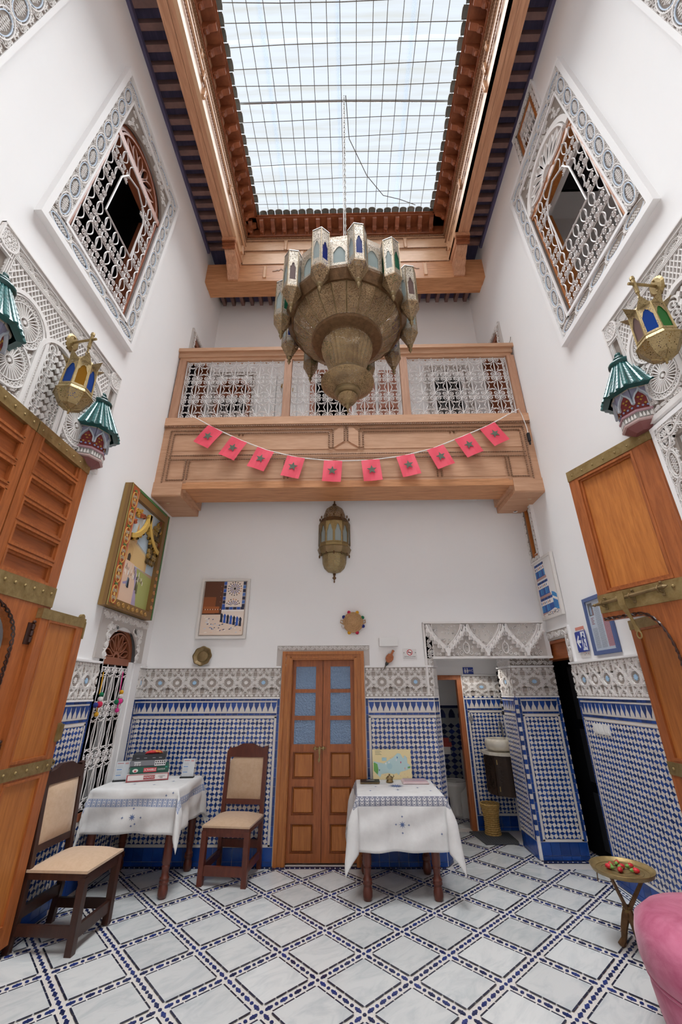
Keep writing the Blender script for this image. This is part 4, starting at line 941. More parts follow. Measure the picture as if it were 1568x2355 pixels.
m = M(); m.tube([(.05, 3.1, 9.7), (.1, 3.6, 9.65), (.4, 4.1, 9.62), (.7, 4.4, 9.6), (1.0, 4.5, 9.66), (1.3, 4.6, 9.66)], .006, 4); tag(obj('cable', m, 'wire'), 'thin dark cable sagging below the skylight grid', 'cable')
# ------------------------------------------------------------------ balcony
BAL = thing('balcony_parapet', (0, 4.5, 3.9), 'carved cedar balcony front spanning the courtyard between the white walls', 'balcony')
FV = Fr((0, 4.5, 0), (1, 0, 0), (0, 0, 1), (0, -1, 0))
m = M(FV); m.box(-2.4, 2.4, 3.992, 4.86, -.1, 0); obj('back_board', m, 'balcony_wood', BAL)
m = M(FV); m.box(-2.4, 2.4, 4.83, 4.95, -.12, .03); obj('bottom_rail', m, 'balcony_wood', BAL)
m = M(FV); m.box(-2.4, 2.38, 6.02, 6.10, -.1, .02); m.box(-2.4, 2.4, 6.10, 6.16, -.13, .05); m.box(-2.38, 2.36, 5.97, 6.02, -.08, .0); obj('hand_rail', m, 'balcony_wood', BAL)
for u in (-2.33, -.81, .82, 2.34): m = M(FV); m.box(u-.05, u+.05, 4.95, 5.97, -.09, .012); obj('post', m, 'balcony_post', BAL)
m = M(FV); m.box(-2.1, 2.1, 3.9, 3.992, -.4, .004); obj('lower_beam', m, 'cross_wood', BAL)
for s in (-1, 1):
    m = M(Fr((s*2.22, 0, 0), (0, -1, 0), (0, 0, 1), (1, 0, 0))); m.prism([(-5.14, 3.992), (-5.14, 3.80), (-4.50, 3.80), (-4.485, 3.815), (-4.485, 3.992)], -.18, .18, bottom=True); m.prism([(-5.1, 3.992), (-5.1, 3.87), (-4.55, 3.87), (-4.52, 3.90), (-4.49, 3.992)], .18 if s < 0 else -.22, .22 if s < 0 else -.18, bottom=True); obj('corbel', m, 'balcony_wood', BAL)
m = M(FV)
fr_ = lambda a, b, c, d: [rope(m, p, q) for p, q in (((a, c, .014), (b, c, .014)), ((b, c, .014), (b, d, .014)), ((b, d, .014), (a, d, .014)), ((a, d, .014), (a, c, .014)))]
rope(m, (-2.4, 4.81, .02), (2.4, 4.81, .02), .013)
for s in (-1, 1):
    for d in (0, .05):
        rope(m, (s*(2.30-d), 3.98+d*.6, .014), (s*(2.30-d), 4.75-d, .014)); rope(m, (s*(2.30-d), 4.75-d, .014), (s*(.17+d), 4.75-d, .014)); rope(m, (s*(.17+d), 4.75-d, .014), (s*(.17+d), 4.46, .014))
    rope(m, (s*.17, 4.46, .014), (s*.22, 4.46, .014)); rope(m, (s*.02, 4.83, .016), (s*.02, 4.56, .016)); rope(m, (s*1.35, 4.70, .014), (s*1.35, 4.66, .014)); rope(m, (s*1.40, 4.70, .014), (s*1.40, 4.66, .014))
    for x in (2.04, 2.0): rope(m, (s*x, 4.3, .014), (s*x, 4.02, .014))
    rope(m, (s*2.04, 4.02, .014), (s*2.25, 4.02, .014))
for x in (-.78, -.73, 1.18, 1.13): rope(m, (x, 4.3, .014), (x, 4.02, .014))
rope(m, (-2.27, 4.37, .014), (2.27, 4.37, .014)); rope(m, (-2.27, 4.31, .014), (2.27, 4.31, .014)); obj('rope_moulding', m, 'rope_wood', BAL)
m = M(FV)
for s in (-1, 1): m.prism([(s*.03, 4.83), (s*.03, 4.56), (s*.16, 4.47), (s*.16, 4.70)][::-s], 0, .012)
m.prism([(-.15, 4.44), (.15, 4.44), (0, 4.54)], 0, .012)
m.box(-2.25, -.22, 4.45, 4.68, 0, .006); m.box(.22, 2.25, 4.45, 4.68, 0, .006); m.box(-1.97, -.8, 4.03, 4.28, 0, .006); m.box(-.7, 1.1, 4.03, 4.28, 0, .006); m.box(1.2, 1.97, 4.03, 4.28, 0, .006); obj('panel', m, 'balcony_wood', BAL)
for a, b, nb, lab in ((-2.27, -.87, 8, 'left white wrought iron balcony panel with rows of scrolls'), (-.75, .76, 9, 'middle white wrought iron balcony panel behind the chandelier'), (.88, 2.28, 8, 'right white wrought iron balcony panel with rows of scrolls')):
    t = thing('iron_railing', ((a+b)/2, 4.5, 4.95), lab, 'railing', 'iron panels of the balcony'); grille(t, FV, a, b, 4.965, 5.95, nb, 3, -.03, .0068, 0)
# what stands in the gallery behind the railing
def gal(name, u0, u1, z0, z1): return Fr((u0, 5.65, z0), (1, 0, 0), (0, 0, 1), (0, -1, 0))
F_ = gal('', -2.22, 0, 4.42, 0); t = thing('window_7', (-1.94, 5.6, 4.42), kind='structure'); m = M(F_)
m.rib([(0, 0), (0, 1.9)]+[(.28-.28*cos(a), 1.9+.3*sin(a)) for a in (pi*i/10 for i in range(1, 10))]+[(.56, 1.9), (.56, 0)], .07, -.12, .02); m.rib([(.28-.2*cos(a), 1.9+.22*sin(a)) for a in (pi*i/10 for i in range(11))], .02, -.1, 0)
for k in range(5): a = pi*(k+.5)/5; m.rib([(.28+.06*cos(a), 1.9+.06*sin(a)), (.28+.22*cos(a), 1.9+.24*sin(a))], .025, -.1, 0)
m.box(.03, .53, 1.85, 1.92, -.12, 0); obj('window_frame', m, 'window_paint', t); grille(t, F_, .04, .52, .05, 1.84, 4, 5, -.03, .006, 0)
t = surround('trim_5', Fr((-2.32, 5.65, 4.42), (1, 0, 0), (0, 0, 1), (0, -1, 0)), .76, 2.36, .07, SCROLL, .12, .06, .02, .01)
t = surround('trim_6', Fr((1.36, 5.65, 4.7), (1, 0, 0), (0, 0, 1), (0, -1, 0)), .84, 2.16, .12, VINE_W, .3, .16, .02, .015)
F_ = Fr((1.5, 5.65, 4.9), (1, 0, 0), (0, 0, 1), (0, -1, 0)); t = thing('window_10', (1.78, 5.6, 4.9), kind='structure'); m = M(F_)
for a in ((0, .04, 0, 1.82), (.52, .56, 0, 1.82), (.04, .52, 1.78, 1.82)): m.box(*a, -.15, .01)
obj('window_frame', m, 'plaster', t); grille(t, F_, .04, .52, .03, 1.78, 4, 5, -.05, .006, 0, mt='steel')
F_ = Fr((-.55, 5.65, 4.42), (1, 0, 0), (0, 0, 1), (0, -1, 0)); t = thing('door_8', (-.25, 5.6, 4.42), kind='structure'); m = M(F_)
for a in ((-.06, .02, 0, 2.38), (.58, .66, 0, 2.38), (.02, .58, 2.3, 2.38)): m.box(*a, -.1, .03)
obj('door_frame', m, 'window_paint', t)
for nm, u, lab in (('shutter_leaf', .18, 'pale red brown panelled door leaf folded back beside the gallery doorway'), ('shutter_leaf', .56, 'second red brown panelled door leaf standing by the right gallery window')):
    F_ = Fr((u, 5.62, 4.43), (1, 0, 0), (0, 0, 1), (0, -1, 0)); t = thing(nm, (u+.16, 5.62, 4.43), lab, 'door'); m = M(F_)
    for a in ((0, .05, 0, 2.3), (.27, .32, 0, 2.3), (.05, .27, 0, .1), (.05, .27, .75, .85), (.05, .27, 1.5, 1.6), (.05, .27, 2.2, 2.3)): m.box(*a, 0, .035)
    obj('door_frame', m, 'window_paint', t)
    for a in ((.1, .75), (.85, 1.5), (1.6, 2.2)): obj('panel', M(F_).box(.05, .27, a[0], a[1], .005, .022), 'window_paint', t)
t = thing('gallery_door', (-1.2, 5.63, 4.43), 'white panelled double door in the gallery behind the left railing', 'door'); F_ = Fr((-1.55, 5.64, 4.43), (1, 0, 0), (0, 0, 1), (0, -1, 0))
for u in (0, .36): m = M(F_); m.box(u, u+.35, 0, 2.25, 0, .03); m.box(u+.06, u+.29, .15, 1.0, .03, .045); m.box(u+.06, u+.29, 1.12, 2.1, .03, .045); obj('leaf', m, 'white_plastic', t)
m = M()
for _ in range(26): m.ball((-1.0+random.uniform(-.09, .09), 5.55+random.uniform(-.04, .04), 6.33+random.uniform(-.06, .07)), random.uniform(.018, .03), 6)
tag(obj('dried_bouquet', m, 'straw'), 'small dried straw coloured bouquet hung in the gallery', 'bouquet')
# bunting
BU = thing('flag_bunting', (0, 4.44, 3.9), 'string of ten small red flags with green stars across the balcony front', 'bunting')
sp = [(-2.05, 4.966), (-1.736, 4.767), (-1.358, 4.566), (-1.01, 4.41), (-.608, 4.295), (-.154, 4.238), (.292, 4.244), (.718, 4.301), (1.092, 4.403), (1.467, 4.567), (1.841, 4.74), (2.101, 4.893)]
m = M(); m.tube([(x, 4.445, z) for x, z in sp], .007, 5); m.tube([(2.1, 4.45, 4.9), (2.28, 4.45, 5.0), (2.31, 4.46, 4.9), (2.33, 4.45, 4.7), (2.33, 4.45, 4.62)], .006, 4); obj('string', m, 'string_white', BU)
def zs(x):
    for (a, b), (c, d) in zip(sp, sp[1:]):
        if a <= x <= c: return b+(d-b)*(x-a)/(c-a)
    return sp[-1][1]
for k, x0 in enumerate((-1.70, -1.37, -1.02, -.63, -.165, .30, .735, 1.12, 1.48, 1.82)):
    a = atan2(zs(x0+.1)-zs(x0-.1), .2); w, h = .115, .31; fr = Fr((x0, 4.435, zs(x0)), (cos(a), 0, sin(a)), (-sin(a), 0, cos(a)), (0, -1, 0)); m = M(fr); n = 5
    m.sm = True
    for i in range(n):
        for j in range(6):
            f = lambda i, j: (-w+2*w*i/n, -h*j/6, .005*sin(i*1.1+j*.6+k)+.005*j)
            m.add([f(i, j), f(i+1, j), f(i+1, j+1), f(i, j+1)], [(0, 3, 2, 1)])
    fl = obj('flag', m, 'red_flag', BU); m = M(fr); m.prism(star(0, -h*.5, .062, .026, 5), .026, .030, bottom=True); obj('star', m, 'flag_star', fl)
m = M(); m.box(2.315, 2.345, 4.44, 4.47, 4.5, 4.62); m.box(2.322, 2.338, 4.445, 4.465, 4.45, 4.5); tag(obj('battery_plug', m, 'black'), 'small black plug hanging at the right end of the flag string', 'plug')
m = M(); m.tube([(2.33, 4.49, 6.12), (2.37, 4.45, 6.2), (2.39, 4.46, 6.28)], .004, 4); tag(obj('stray_wire', m, 'wire'), 'stray thin wire sticking up from the right end of the balcony rail', 'wire')
# ------------------------------------------------------------------ carved stucco panels over the big doors
def wheel(m, u, v, R, n=28):
    m.rib(circ(u, v, R, 24), .012, 0, .022, closed=True); m.rib(circ(u, v, R*.74, 20), .007, 0, .018, closed=True); m.rib(circ(u, v, R*.2, 10), .007, 0, .018, closed=True); m.prism(circ(u, v, R*.08, 8), 0, .02)
    for k in range(n):
        a = 2*pi*k/n; m.rib([(u+R*.22*cos(a), v+R*.22*sin(a)), (u+R*.72*cos(a), v+R*.72*sin(a))], .0065, 0, .017)
    for k in range(n):
        a = 2*pi*(k+.5)/n; m.rib(circ(u+R*.87*cos(a), v+R*.87*sin(a), R*.075, 6), .006, 0, .016, closed=True)
def lace(m, inside, box, n, r=.016):
    for _ in range(n):
        u, v = random.uniform(box[0], box[1]), random.uniform(box[2], box[3])
        if inside(u, v): m.rib(circ(u, v, random.uniform(r*.7, r*1.2), 6, random.random()), .0065, 0, random.uniform(.013, .017), closed=True)
def door_panel(name, fr, cu, half, v0=3.52, v1=4.64):
    """pierced plaster panel: border of scrolls, corner rosettes, diamond lattice, arches with wheels."""
    t = thing(name, fr(cu, v0, 0), kind='structure'); u0, u1 = cu-half, cu+half
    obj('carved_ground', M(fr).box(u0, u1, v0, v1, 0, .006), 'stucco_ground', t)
    FQ = Fr(fr(0, 0, .006), fr.U, fr.V, fr.N); b = M(FQ)
    for a in ((u0, u1, v1-.012, v1), (u0, u0+.012, v0, v1), (u1-.012, u1, v0, v1), (u0, u1, v0-.03, v0+.012)): b.box(*a, 0, .03 if a[1]-a[0] > 1 else .0285)
    for d in (.025, .04, .125, .14, .155): b.rib([(u0+d, v0), (u0+d, v1-d), (u1-d, v1-d), (u1-d, v0)], .008, 0, .02+.01*d)
    for s in (1, -1):
        x = cu+s*(half-.07); b.rib([(x-.07, v1-.2), (x+.07, v1-.2)], .012, 0, .024)
    obj('moulding', b, 'stucco', t)
    run(t, FQ, VINE_W, .3, .16, (u1-.17, v1-.05), (u0+.17, v1-.05), .08, 0); run(t, FQ, VINE_W, .3, .16, (u0+.12, v1-.21), (u0+.12, v0), .075, 0); run(t, FQ, VINE_W, .3, .16, (u1-.12, v0), (u1-.12, v1-.21), .075, 0)
    for s in (1, -1):
        m = M(FQ); x, y = cu+s*(half-.075), v1-.09
        m.prism(circ(x, y, .085, 8, pi/8), 0, .006); m.rib(circ(x, y, .08, 16), .014, 0, .024, closed=True)
        for r, n in ((.062, 14), (.038, 8)):
            for k in range(n): a = 2*pi*k/n; m.rib(circ(x+r*cos(a), y+r*sin(a), .0115, 6), .007, 0, .021, closed=True)
        m.prism(star(x, y, .022, .012, 6), 0, .02); obj('rosette', m, 'stucco', t)
    # arches
    w = half-.16; bays = [(cu-w*.615, .24*w/.64, 4.33), (cu+w*.615, .24*w/.64, 4.33), (cu, .215*w/.64, 4.26)]
    top = lambda u: max([a[2]-.0+0*u if abs(u-a[0]) < a[1]+.03 and False else (a[2]-a[1]+sqrt(max(0, a[1]**2-(u-a[0])**2)) if abs(u-a[0]) <= a[1] else 0) for a in bays])
    am = M(FQ)
    for iq, (cx, r, vt) in enumerate(bays):
        P = [(cx-r, v0)]+[(cx+r*cos(pi-pi*k/16), vt-r+r*sin(pi*k/16)) for k in range(17)]+[(cx+r, v0)]
        am.rib(P, .034, 0, .026+.0015*iq); am.rib([(cx+(p[0]-cx)*.86, min(p[1], vt) if p[1] > v0 else v0) for p in P], .008, 0, .02+.0007*iq)
    obj('arch', am, 'stucco', t)
    lat = M(FQ); s = .042; T = v1-.16; x0, x1 = u0+.16, u1-.16
    i = -30
    while i < 60:
        for sg in (1, -1):
            # diagonal line u = c + sg*(v-v0)*.62 ; drawn in the spandrels only
            c = x0+i*s; run_ = None; q = []
            for k in range(61):
                v = v0+.35+(T-v0-.35)*k/60; u = c+sg*(v-v0)*.62
                ok = x0 < u < x1 and v > top(u)+.02
                if ok: q.append((u, v))
                if (not ok or k == 60) and q:
                    if len(q) > 1: lat.rib([q[0], q[-1]], .0085, 0, .016+.001*sg)
                    q = []
        i += 1
    obj('lattice', lat, 'stucco', t)
    for cx, r, vt in bays[:2]:
        for v in (4.12, 3.76):
            m = M(FQ); wheel(m, cx, v, r*.78); obj('wheel', m, 'stucco', t)
    lc = M(FQ)
    for cx, r, vt in bays[:2]:
        ins = lambda u, v: abs(u-cx) < r*.84 and v0+.01 < v < vt-.03-max(0, abs(u-cx)-r*.4)*.9 and all(hypot(u-cx, v-w_) > r*.8 for w_ in (4.12, 3.76)); lace(lc, ins, (cx-r, cx+r, v0, vt), 420, .0115)
    obj('lacework', lc, 'stucco', t, kind='stuff')
    cx, r, vt = bays[2]; c = M(FQ)
    for s in (1, -1):
        for k in range(9):
            v = v0+.04+k*.075; c.rib(spiral(cx+s*r*.42, v, r*.3, .006, -pi/2*s, 1.6*s, 13), .012, 0, .021)
            c.prism([(cx+s*r*.1, v), (cx+s*r*.22, v+.03), (cx+s*r*.1, v+.055), (cx, v+.03)][::s], 0, .016); c.rib(circ(cx+s*r*.78, v+.03, .014, 7), .008, 0, .017, closed=True); c.rib([(cx+s*r*.2, v-.02), (cx+s*r*.5, v+.04), (cx+s*r*.82, v-.01)], .007, 0, .016)
    obj('arabesque', c, 'stucco', t, kind='stuff'); return t
door_panel('trim_7', FL, 2.58, .80); door_panel('trim_8', FRT, -2.08, .76)
# ------------------------------------------------------------------ big panelled doors
def studs(parent, fr, pts, r=.012, mt='brass'):
    m = M(); m.lathe([(r, 0), (r*.95, r*.35), (r*.6, r*.75), (.0005, r*.9)], 8); me = mesh('stud', m, mt)
    for u, v, n in pts: place('stud', me, parent, fr, u, v, n)
def quarter_arch(u_in, u_out, v_base, v_top, n=9):
    """edge of the wicket opening from its crown (u_in, v_top) down to the spring (u_out, v_base)."""
    return [(u_in+(u_out-u_in)*sin(pi/2*k/n), v_base+(v_top-v_base)*cos(pi/2*k/n)) for k in range(n+1)]
def big_leaf(name, fr, w, lab, panels, arch, top, flip=False, mid=(2.21, 2.36), low=True, wide_round=False, group=None):
    """u from 0 (meeting edge) to w (hinge); arch = (u_in,u_out,spring,crown)."""
    t = thing(name, fr(w/2, .02, 0), lab, 'door', group); T = .05
    ui, uo, vb, vt = arch; Q = quarter_arch(ui, uo, vb, vt)
    m = M(fr); P = [(0, vt)]+Q+[(uo, .02), (w, .02), (w, mid[0]), (0, mid[0])]
    for a, b in zip(Q, Q[1:]): m.prism([a, b, (b[0], mid[0]), (a[0], mid[0])], -T, 0, bottom=True)
    if Q[0][0] > .001: m.prism([(0, vt), Q[0], (Q[0][0], mid[0]), (0, mid[0])], -T, 0, bottom=True)
    m.box(uo, w, .02, mid[0], -T, 0); obj('wicket_surround', m, 'door_wood', t)
    r_ = M(fr); pts = [(p[0], p[1], .006) for p in ([(0, vt)] if Q[0][0] > .001 else [])+Q+[(uo, .4)]]
    ph = []
    for a, b in zip(pts, pts[1:]):
        k = max(1, int((Vector(b)-Vector(a)).length/.012)); ph += [tuple(Vector(a).lerp(Vector(b), i/k)) for i in range(k)]
    for sg in (0, pi): r_.tube([(p[0]+.012+.009*sin(i*.9+sg), p[1]+.012+.009*cos(i*.9+sg), p[2]+.006*sin(i*.9+sg)) for i, p in enumerate(ph)], .006, 4)
    obj('rope_moulding', r_, 'rope_wood' if False else 'dark_chair_wood', t)
    # upper part: stiles and rails round the panels
    us = [p[0] for p in panels]; a0, a1 = panels[0][0], panels[0][1]; m = M(fr); m.box(0, a0, mid[0], top, -T, 0); m.box(a1, w, mid[0], top, -T, 0); obj('stile', m, 'door_wood', t); m = M(fr)
    prev = top
    for p in panels: m.box(a0, a1, p[3], prev, -T, -.002); prev = p[2]
    m.box(a0, a1, mid[0], prev, -T, -.002); obj('cross_rail', m, 'door_wood_h', t)
    for (x0, x1, y0, y1) in panels:
        obj('panel', M(fr).box(x0, x1, y0, y1, -T, -.03), 'door_wood_h' if len(panels) > 1 else 'teak_wood', t)
        q = M(fr)
        for d, n in ((.0, .004), (.018, -.012)):
            for a in ((x0-.014+d, x1+.014-d, y0-.014+d, y0+.004+d), (x0-.014+d, x1+.014-d, y1-.004-d, y1+.014-d), (x0-.014+d, x0+.004+d, y0+.004+d, y1-.004-d), (x1-.004-d, x1+.014-d, y0+.004+d, y1-.004-d)): q.box(*a, -.045, n)
        obj('bead', q, 'door_wood', t)
    for z0, z1 in ((top-.1, top), mid):
        obj('brass_strap', M(fr).box(-.002, w+.004, z0, z1, -T-.004, .006), 'brass', t); k = 7
        studs(t, fr, [(w*(q+.5)/k, z0+(z1-z0)*(.45 if z0 > 3 else .66), .006) for q in range(k)], .009 if z0 > 3 else .0125)
    return t
pl = lambda x0, x1: [(x0, x1, 3.29-.183*k, 3.43-.183*k) for k in range(6)]
FDL = Fr((-2.33, 2.55, 0), (0, 1, 0), (0, 0, 1), (1, 0, 0))
GL = big_leaf('courtyard_gate_leaf', FDL, .66, 'tall brown gate leaf on the left wall with six louvre-like panels in full view', pl(.085, .55), (.0, .35, 1.9, 2.17), 3.5)
FDL2 = Fr((-2.33, 2.545, 0), (0, -1, 0), (0, 0, 1), (1, 0, 0))
def lf2(): 
    f = Fr((-2.33, 1.885, 0), (0, 1, 0), (0, 0, 1), (1, 0, 0)); return f
t = thing('courtyard_gate_leaf', (-2.33, 2.2, .02), 'tall brown gate leaf on the left wall cut off by the left picture edge', 'door'); f = lf2(); m = M(f)
m.box(0, .11, .02, 3.5, -.05, 0); m.box(.575, .655, 2.21, 3.5, -.05, 0); obj('stile', m, 'door_wood', t); m = M(f); prev = 3.5
for p in pl(.11, .575): m.box(.11, .575, p[3], prev, -.05, -.002); prev = p[2]
m.box(.11, .575, 2.17, prev, -.05, -.002); m.box(.575, .655, 2.17, 2.21, -.05, -.002); obj('cross_rail', m, 'door_wood_h', t)
for p in pl(.11, .575):
    obj('panel', M(f).box(p[0], p[1], p[2], p[3], -.05, -.03), 'door_wood_h', t); q = M(f)
    for a in ((p[0]-.012, p[1]+.012, p[2]-.012, p[2]+.006), (p[0]-.012, p[1]+.012, p[3]-.006, p[3]+.012), (p[0]-.012, p[0]+.006, p[2], p[3]), (p[1]-.006, p[1]+.012, p[2], p[3])): q.box(*a, -.045, .004)
    obj('bead', q, 'door_wood', t)
for z0, z1 in ((3.4, 3.5), (2.21, 2.36)): obj('brass_strap', M(f).box(0, .655, z0, z1, -.054, .006), 'brass', t); studs(t, f, [(.655*(q+.5)/7, (z0+z1)/2, .006) for q in range(7)], .010)
# wicket leaves, swung flat
def wicket(name, fr, w, z0, z1, lab, brass_mid, sl=.09):
    t = thing(name, fr(w/2, z0, 0), lab, 'door'); m = M(fr)
    a0, a1 = sl, w-sl; zs_ = [(z0+.12, brass_mid[0]-.02), (brass_mid[1]+.02, z1-.08)]
    m.box(0, a0, z0, z1, -.04, 0); m.box(a1, w, z0, z1, -.04, 0); prev = z1
    for a, b in zs_[::-1]: m.box(a0, a1, b, prev, -.04, 0); prev = a
    m.box(a0, a1, z0, prev, -.04, 0); obj('stile', m, 'door_wood', t)
    for a, b in zs_:
        p = M(fr); p.prism([(a0, a), (a1, a), (a1, b), (a0, b)], -.04, -.012, inset=.0); obj('panel', p, 'teak_wood', t); q = M(fr)
        for c in ((a0-.006, a1+.006, a-.006, a+.012), (a0-.006, a1+.006, b-.012, b+.006), (a0-.006, a0+.012, a+.012, b-.012), (a1-.012, a1+.006, a+.012, b-.012)): q.box(*c, -.03, .004)
        obj('bead', q, 'door_wood', t)
    obj('brass_strap', M(fr).box(-.002, w+.002, z1-.075, z1, -.043, .005), 'brass', t)
    obj('brass_strap', M(fr).box(-.002, w+.002, brass_mid[0], brass_mid[1], -.043, .005), 'brass', t)
    studs(t, fr, [(w*(q+.5)/5, sum(brass_mid)/2, .005) for q in range(5)], .011); return t
FWL = Fr((-2.29, 3.08, 0), (0, 1, 0), (0, 0, 1), (1, 0, 0))
t = wicket('wicket_leaf', FWL, .54, .06, 2.185, 'narrow brown wicket leaf folded back beside the left chair', (1.055, 1.135))
m = M(FWL); m.box(.53, .56, 1.26, 1.37, -.03, .02); m.box(.5, .545, 1.25, 1.38, 0, .01); m.tube([(.53, 1.09, .0), (.56, 1.09, .0), (.57, 1.11, 0), (.55, 1.12, 0)], .008, 5); m.box(.53, .548, 2.02, 2.16, -.03, .008); m.lathe([(.03, -.02), (.03, .004), (.001, .006)], 10, (.49, 2.19, 0)); obj('latch', m, 'brass', t)
for z in (1.98, 1.2, .4):
    m = M(FDL)
    for q in range(3): m.tube([(.515, z-.045+.045*q, .01), (.515, z-.008+.045*q, .01)], .014, 7)
    m.box(.47, .56, z-.06, z+.09, -.002, .006); m.ball((.515, z+.1, .012), .013, 6); obj('hinge', m, 'dark_chair_wood', GL)
_d = Vector((.28, -.71, 0)).normalized(); FDR = Fr((2.10, 3.48, 0), _d, (0, 0, 1), (_d.y, -_d.x, 0))
t = big_leaf('courtyard_gate_leaf', FDR, .758, 'tall brown gate leaf standing ajar at the right wall with one smooth panel', [(.095, .605, 2.345, 3.375)], (.29, .48, 1.75, 2.118), 3.5, mid=(2.178, 2.325))
m = M(FDR); m.lathe([(.025, 0), (.025, 3.38)], 10, (.755, 0, -.025), axis='y', a0=-pi/2, a1=pi/2); m.sm = True
m.v = [FDR(.755+.025*cos(a), v, -.025+.025*sin(a)) for v in (.02, 3.4) for a in [(-pi/2+pi*k/10) for k in range(11)]]; obj('rounded_edge', m, 'door_wood', t)
m = M(FDR); m.box(.75, .787, 3.4, 3.5, -.052, .004); obj('brass_strap', m, 'brass', t)
# draw bolt on the right gate leaf
m = M(FDR); m.tube([(-.035, 2.243, .05), (-.01, 2.244, .05), (.0, 2.245, .05), (.03, 2.246, .05), (.52, 2.274, .05), (.56, 2.277, .05), (.585, 2.278, .05)], [.003, .014, .010, .014, .014, .016, .004], 8)
for u in (.06, .30, .52):
    z = 2.246+.028*(u-.03)/.49; m.box(u-.012, u+.012, z-.05, z+.045, .004, .012); m.tube([(u, z-.03, .006), (u, z-.024, .05), (u, z-.005, .072), (u, z+.018, .05), (u, z+.024, .006)], .006, 5); m.ball((u, z+.045, .01), .011, 6)
obj('draw_bolt', m, 'old_brass', t)
m = M(FDR)
for a, b in zip([(.235, 2.30, .068, .03), (.235, 2.20, .068, .026), (.262, 2.1, .05, .012), (.275, 2.04, .045, .013)], [(.235, 2.20, .068, .026), (.262, 2.1, .05, .012), (.275, 2.04, .045, .013), (.283, 2.0, .045, .02)]):
    m.add([(a[0]-a[3], a[1], a[2]), (a[0]+a[3], a[1], a[2]), (b[0]+b[3], b[1], b[2]), (b[0]-b[3], b[1], b[2]), (a[0]-a[3], a[1], a[2]-.006), (a[0]+a[3], a[1], a[2]-.006), (b[0]+b[3], b[1], b[2]-.006), (b[0]-b[3], b[1], b[2]-.006)], [(3, 2, 1, 0), (4, 5, 6, 7), (0, 4, 7, 3), (2, 6, 5, 1)])
m.tube([(.285+.016*cos(a), 1.975+.026*sin(a), .042) for a in (2*pi*k/12 for k in range(12))], .006, 5, closed=True); obj('hasp', m, 'brass', t)
FWR2 = Fr((2.355, 3.57, 0), (0, -1, 0), (0, 0, 1), (-1, 0, 0)); wicket('wicket_leaf', FWR2, .56, .06, 2.13, 'narrow brown wicket leaf behind the arched cut of right gate', (1.03, 1.115), .085)
# tiled wall seen through the left wicket
m = M(Fr((-4.55, 0, 0), (0, 1, 0), (0, 0, 1), (1, 0, 0))); m.box(1.0, 3.6, 0, 2.2, 0, .01, 0)
for i in range(22):
    for j in range(15): u, v = 1.05+.117*i, .2+.117*j; m.prism([(u+.055*(1+.3*((i+j) % 2)), v), (u, v+.055*(1.3-.3*((i+j) % 2))), (u-.055*(1+.3*((i+j) % 2)), v), (u, v-.055*(1.3-.3*((i+j) % 2)))], .01, .016, 1)
m.box(1.0, 3.6, 1.95, 2.05, .01, .016, 1); tag(obj('tile_dado', m, ['white_tile', 'blue_tile']), kind='structure')
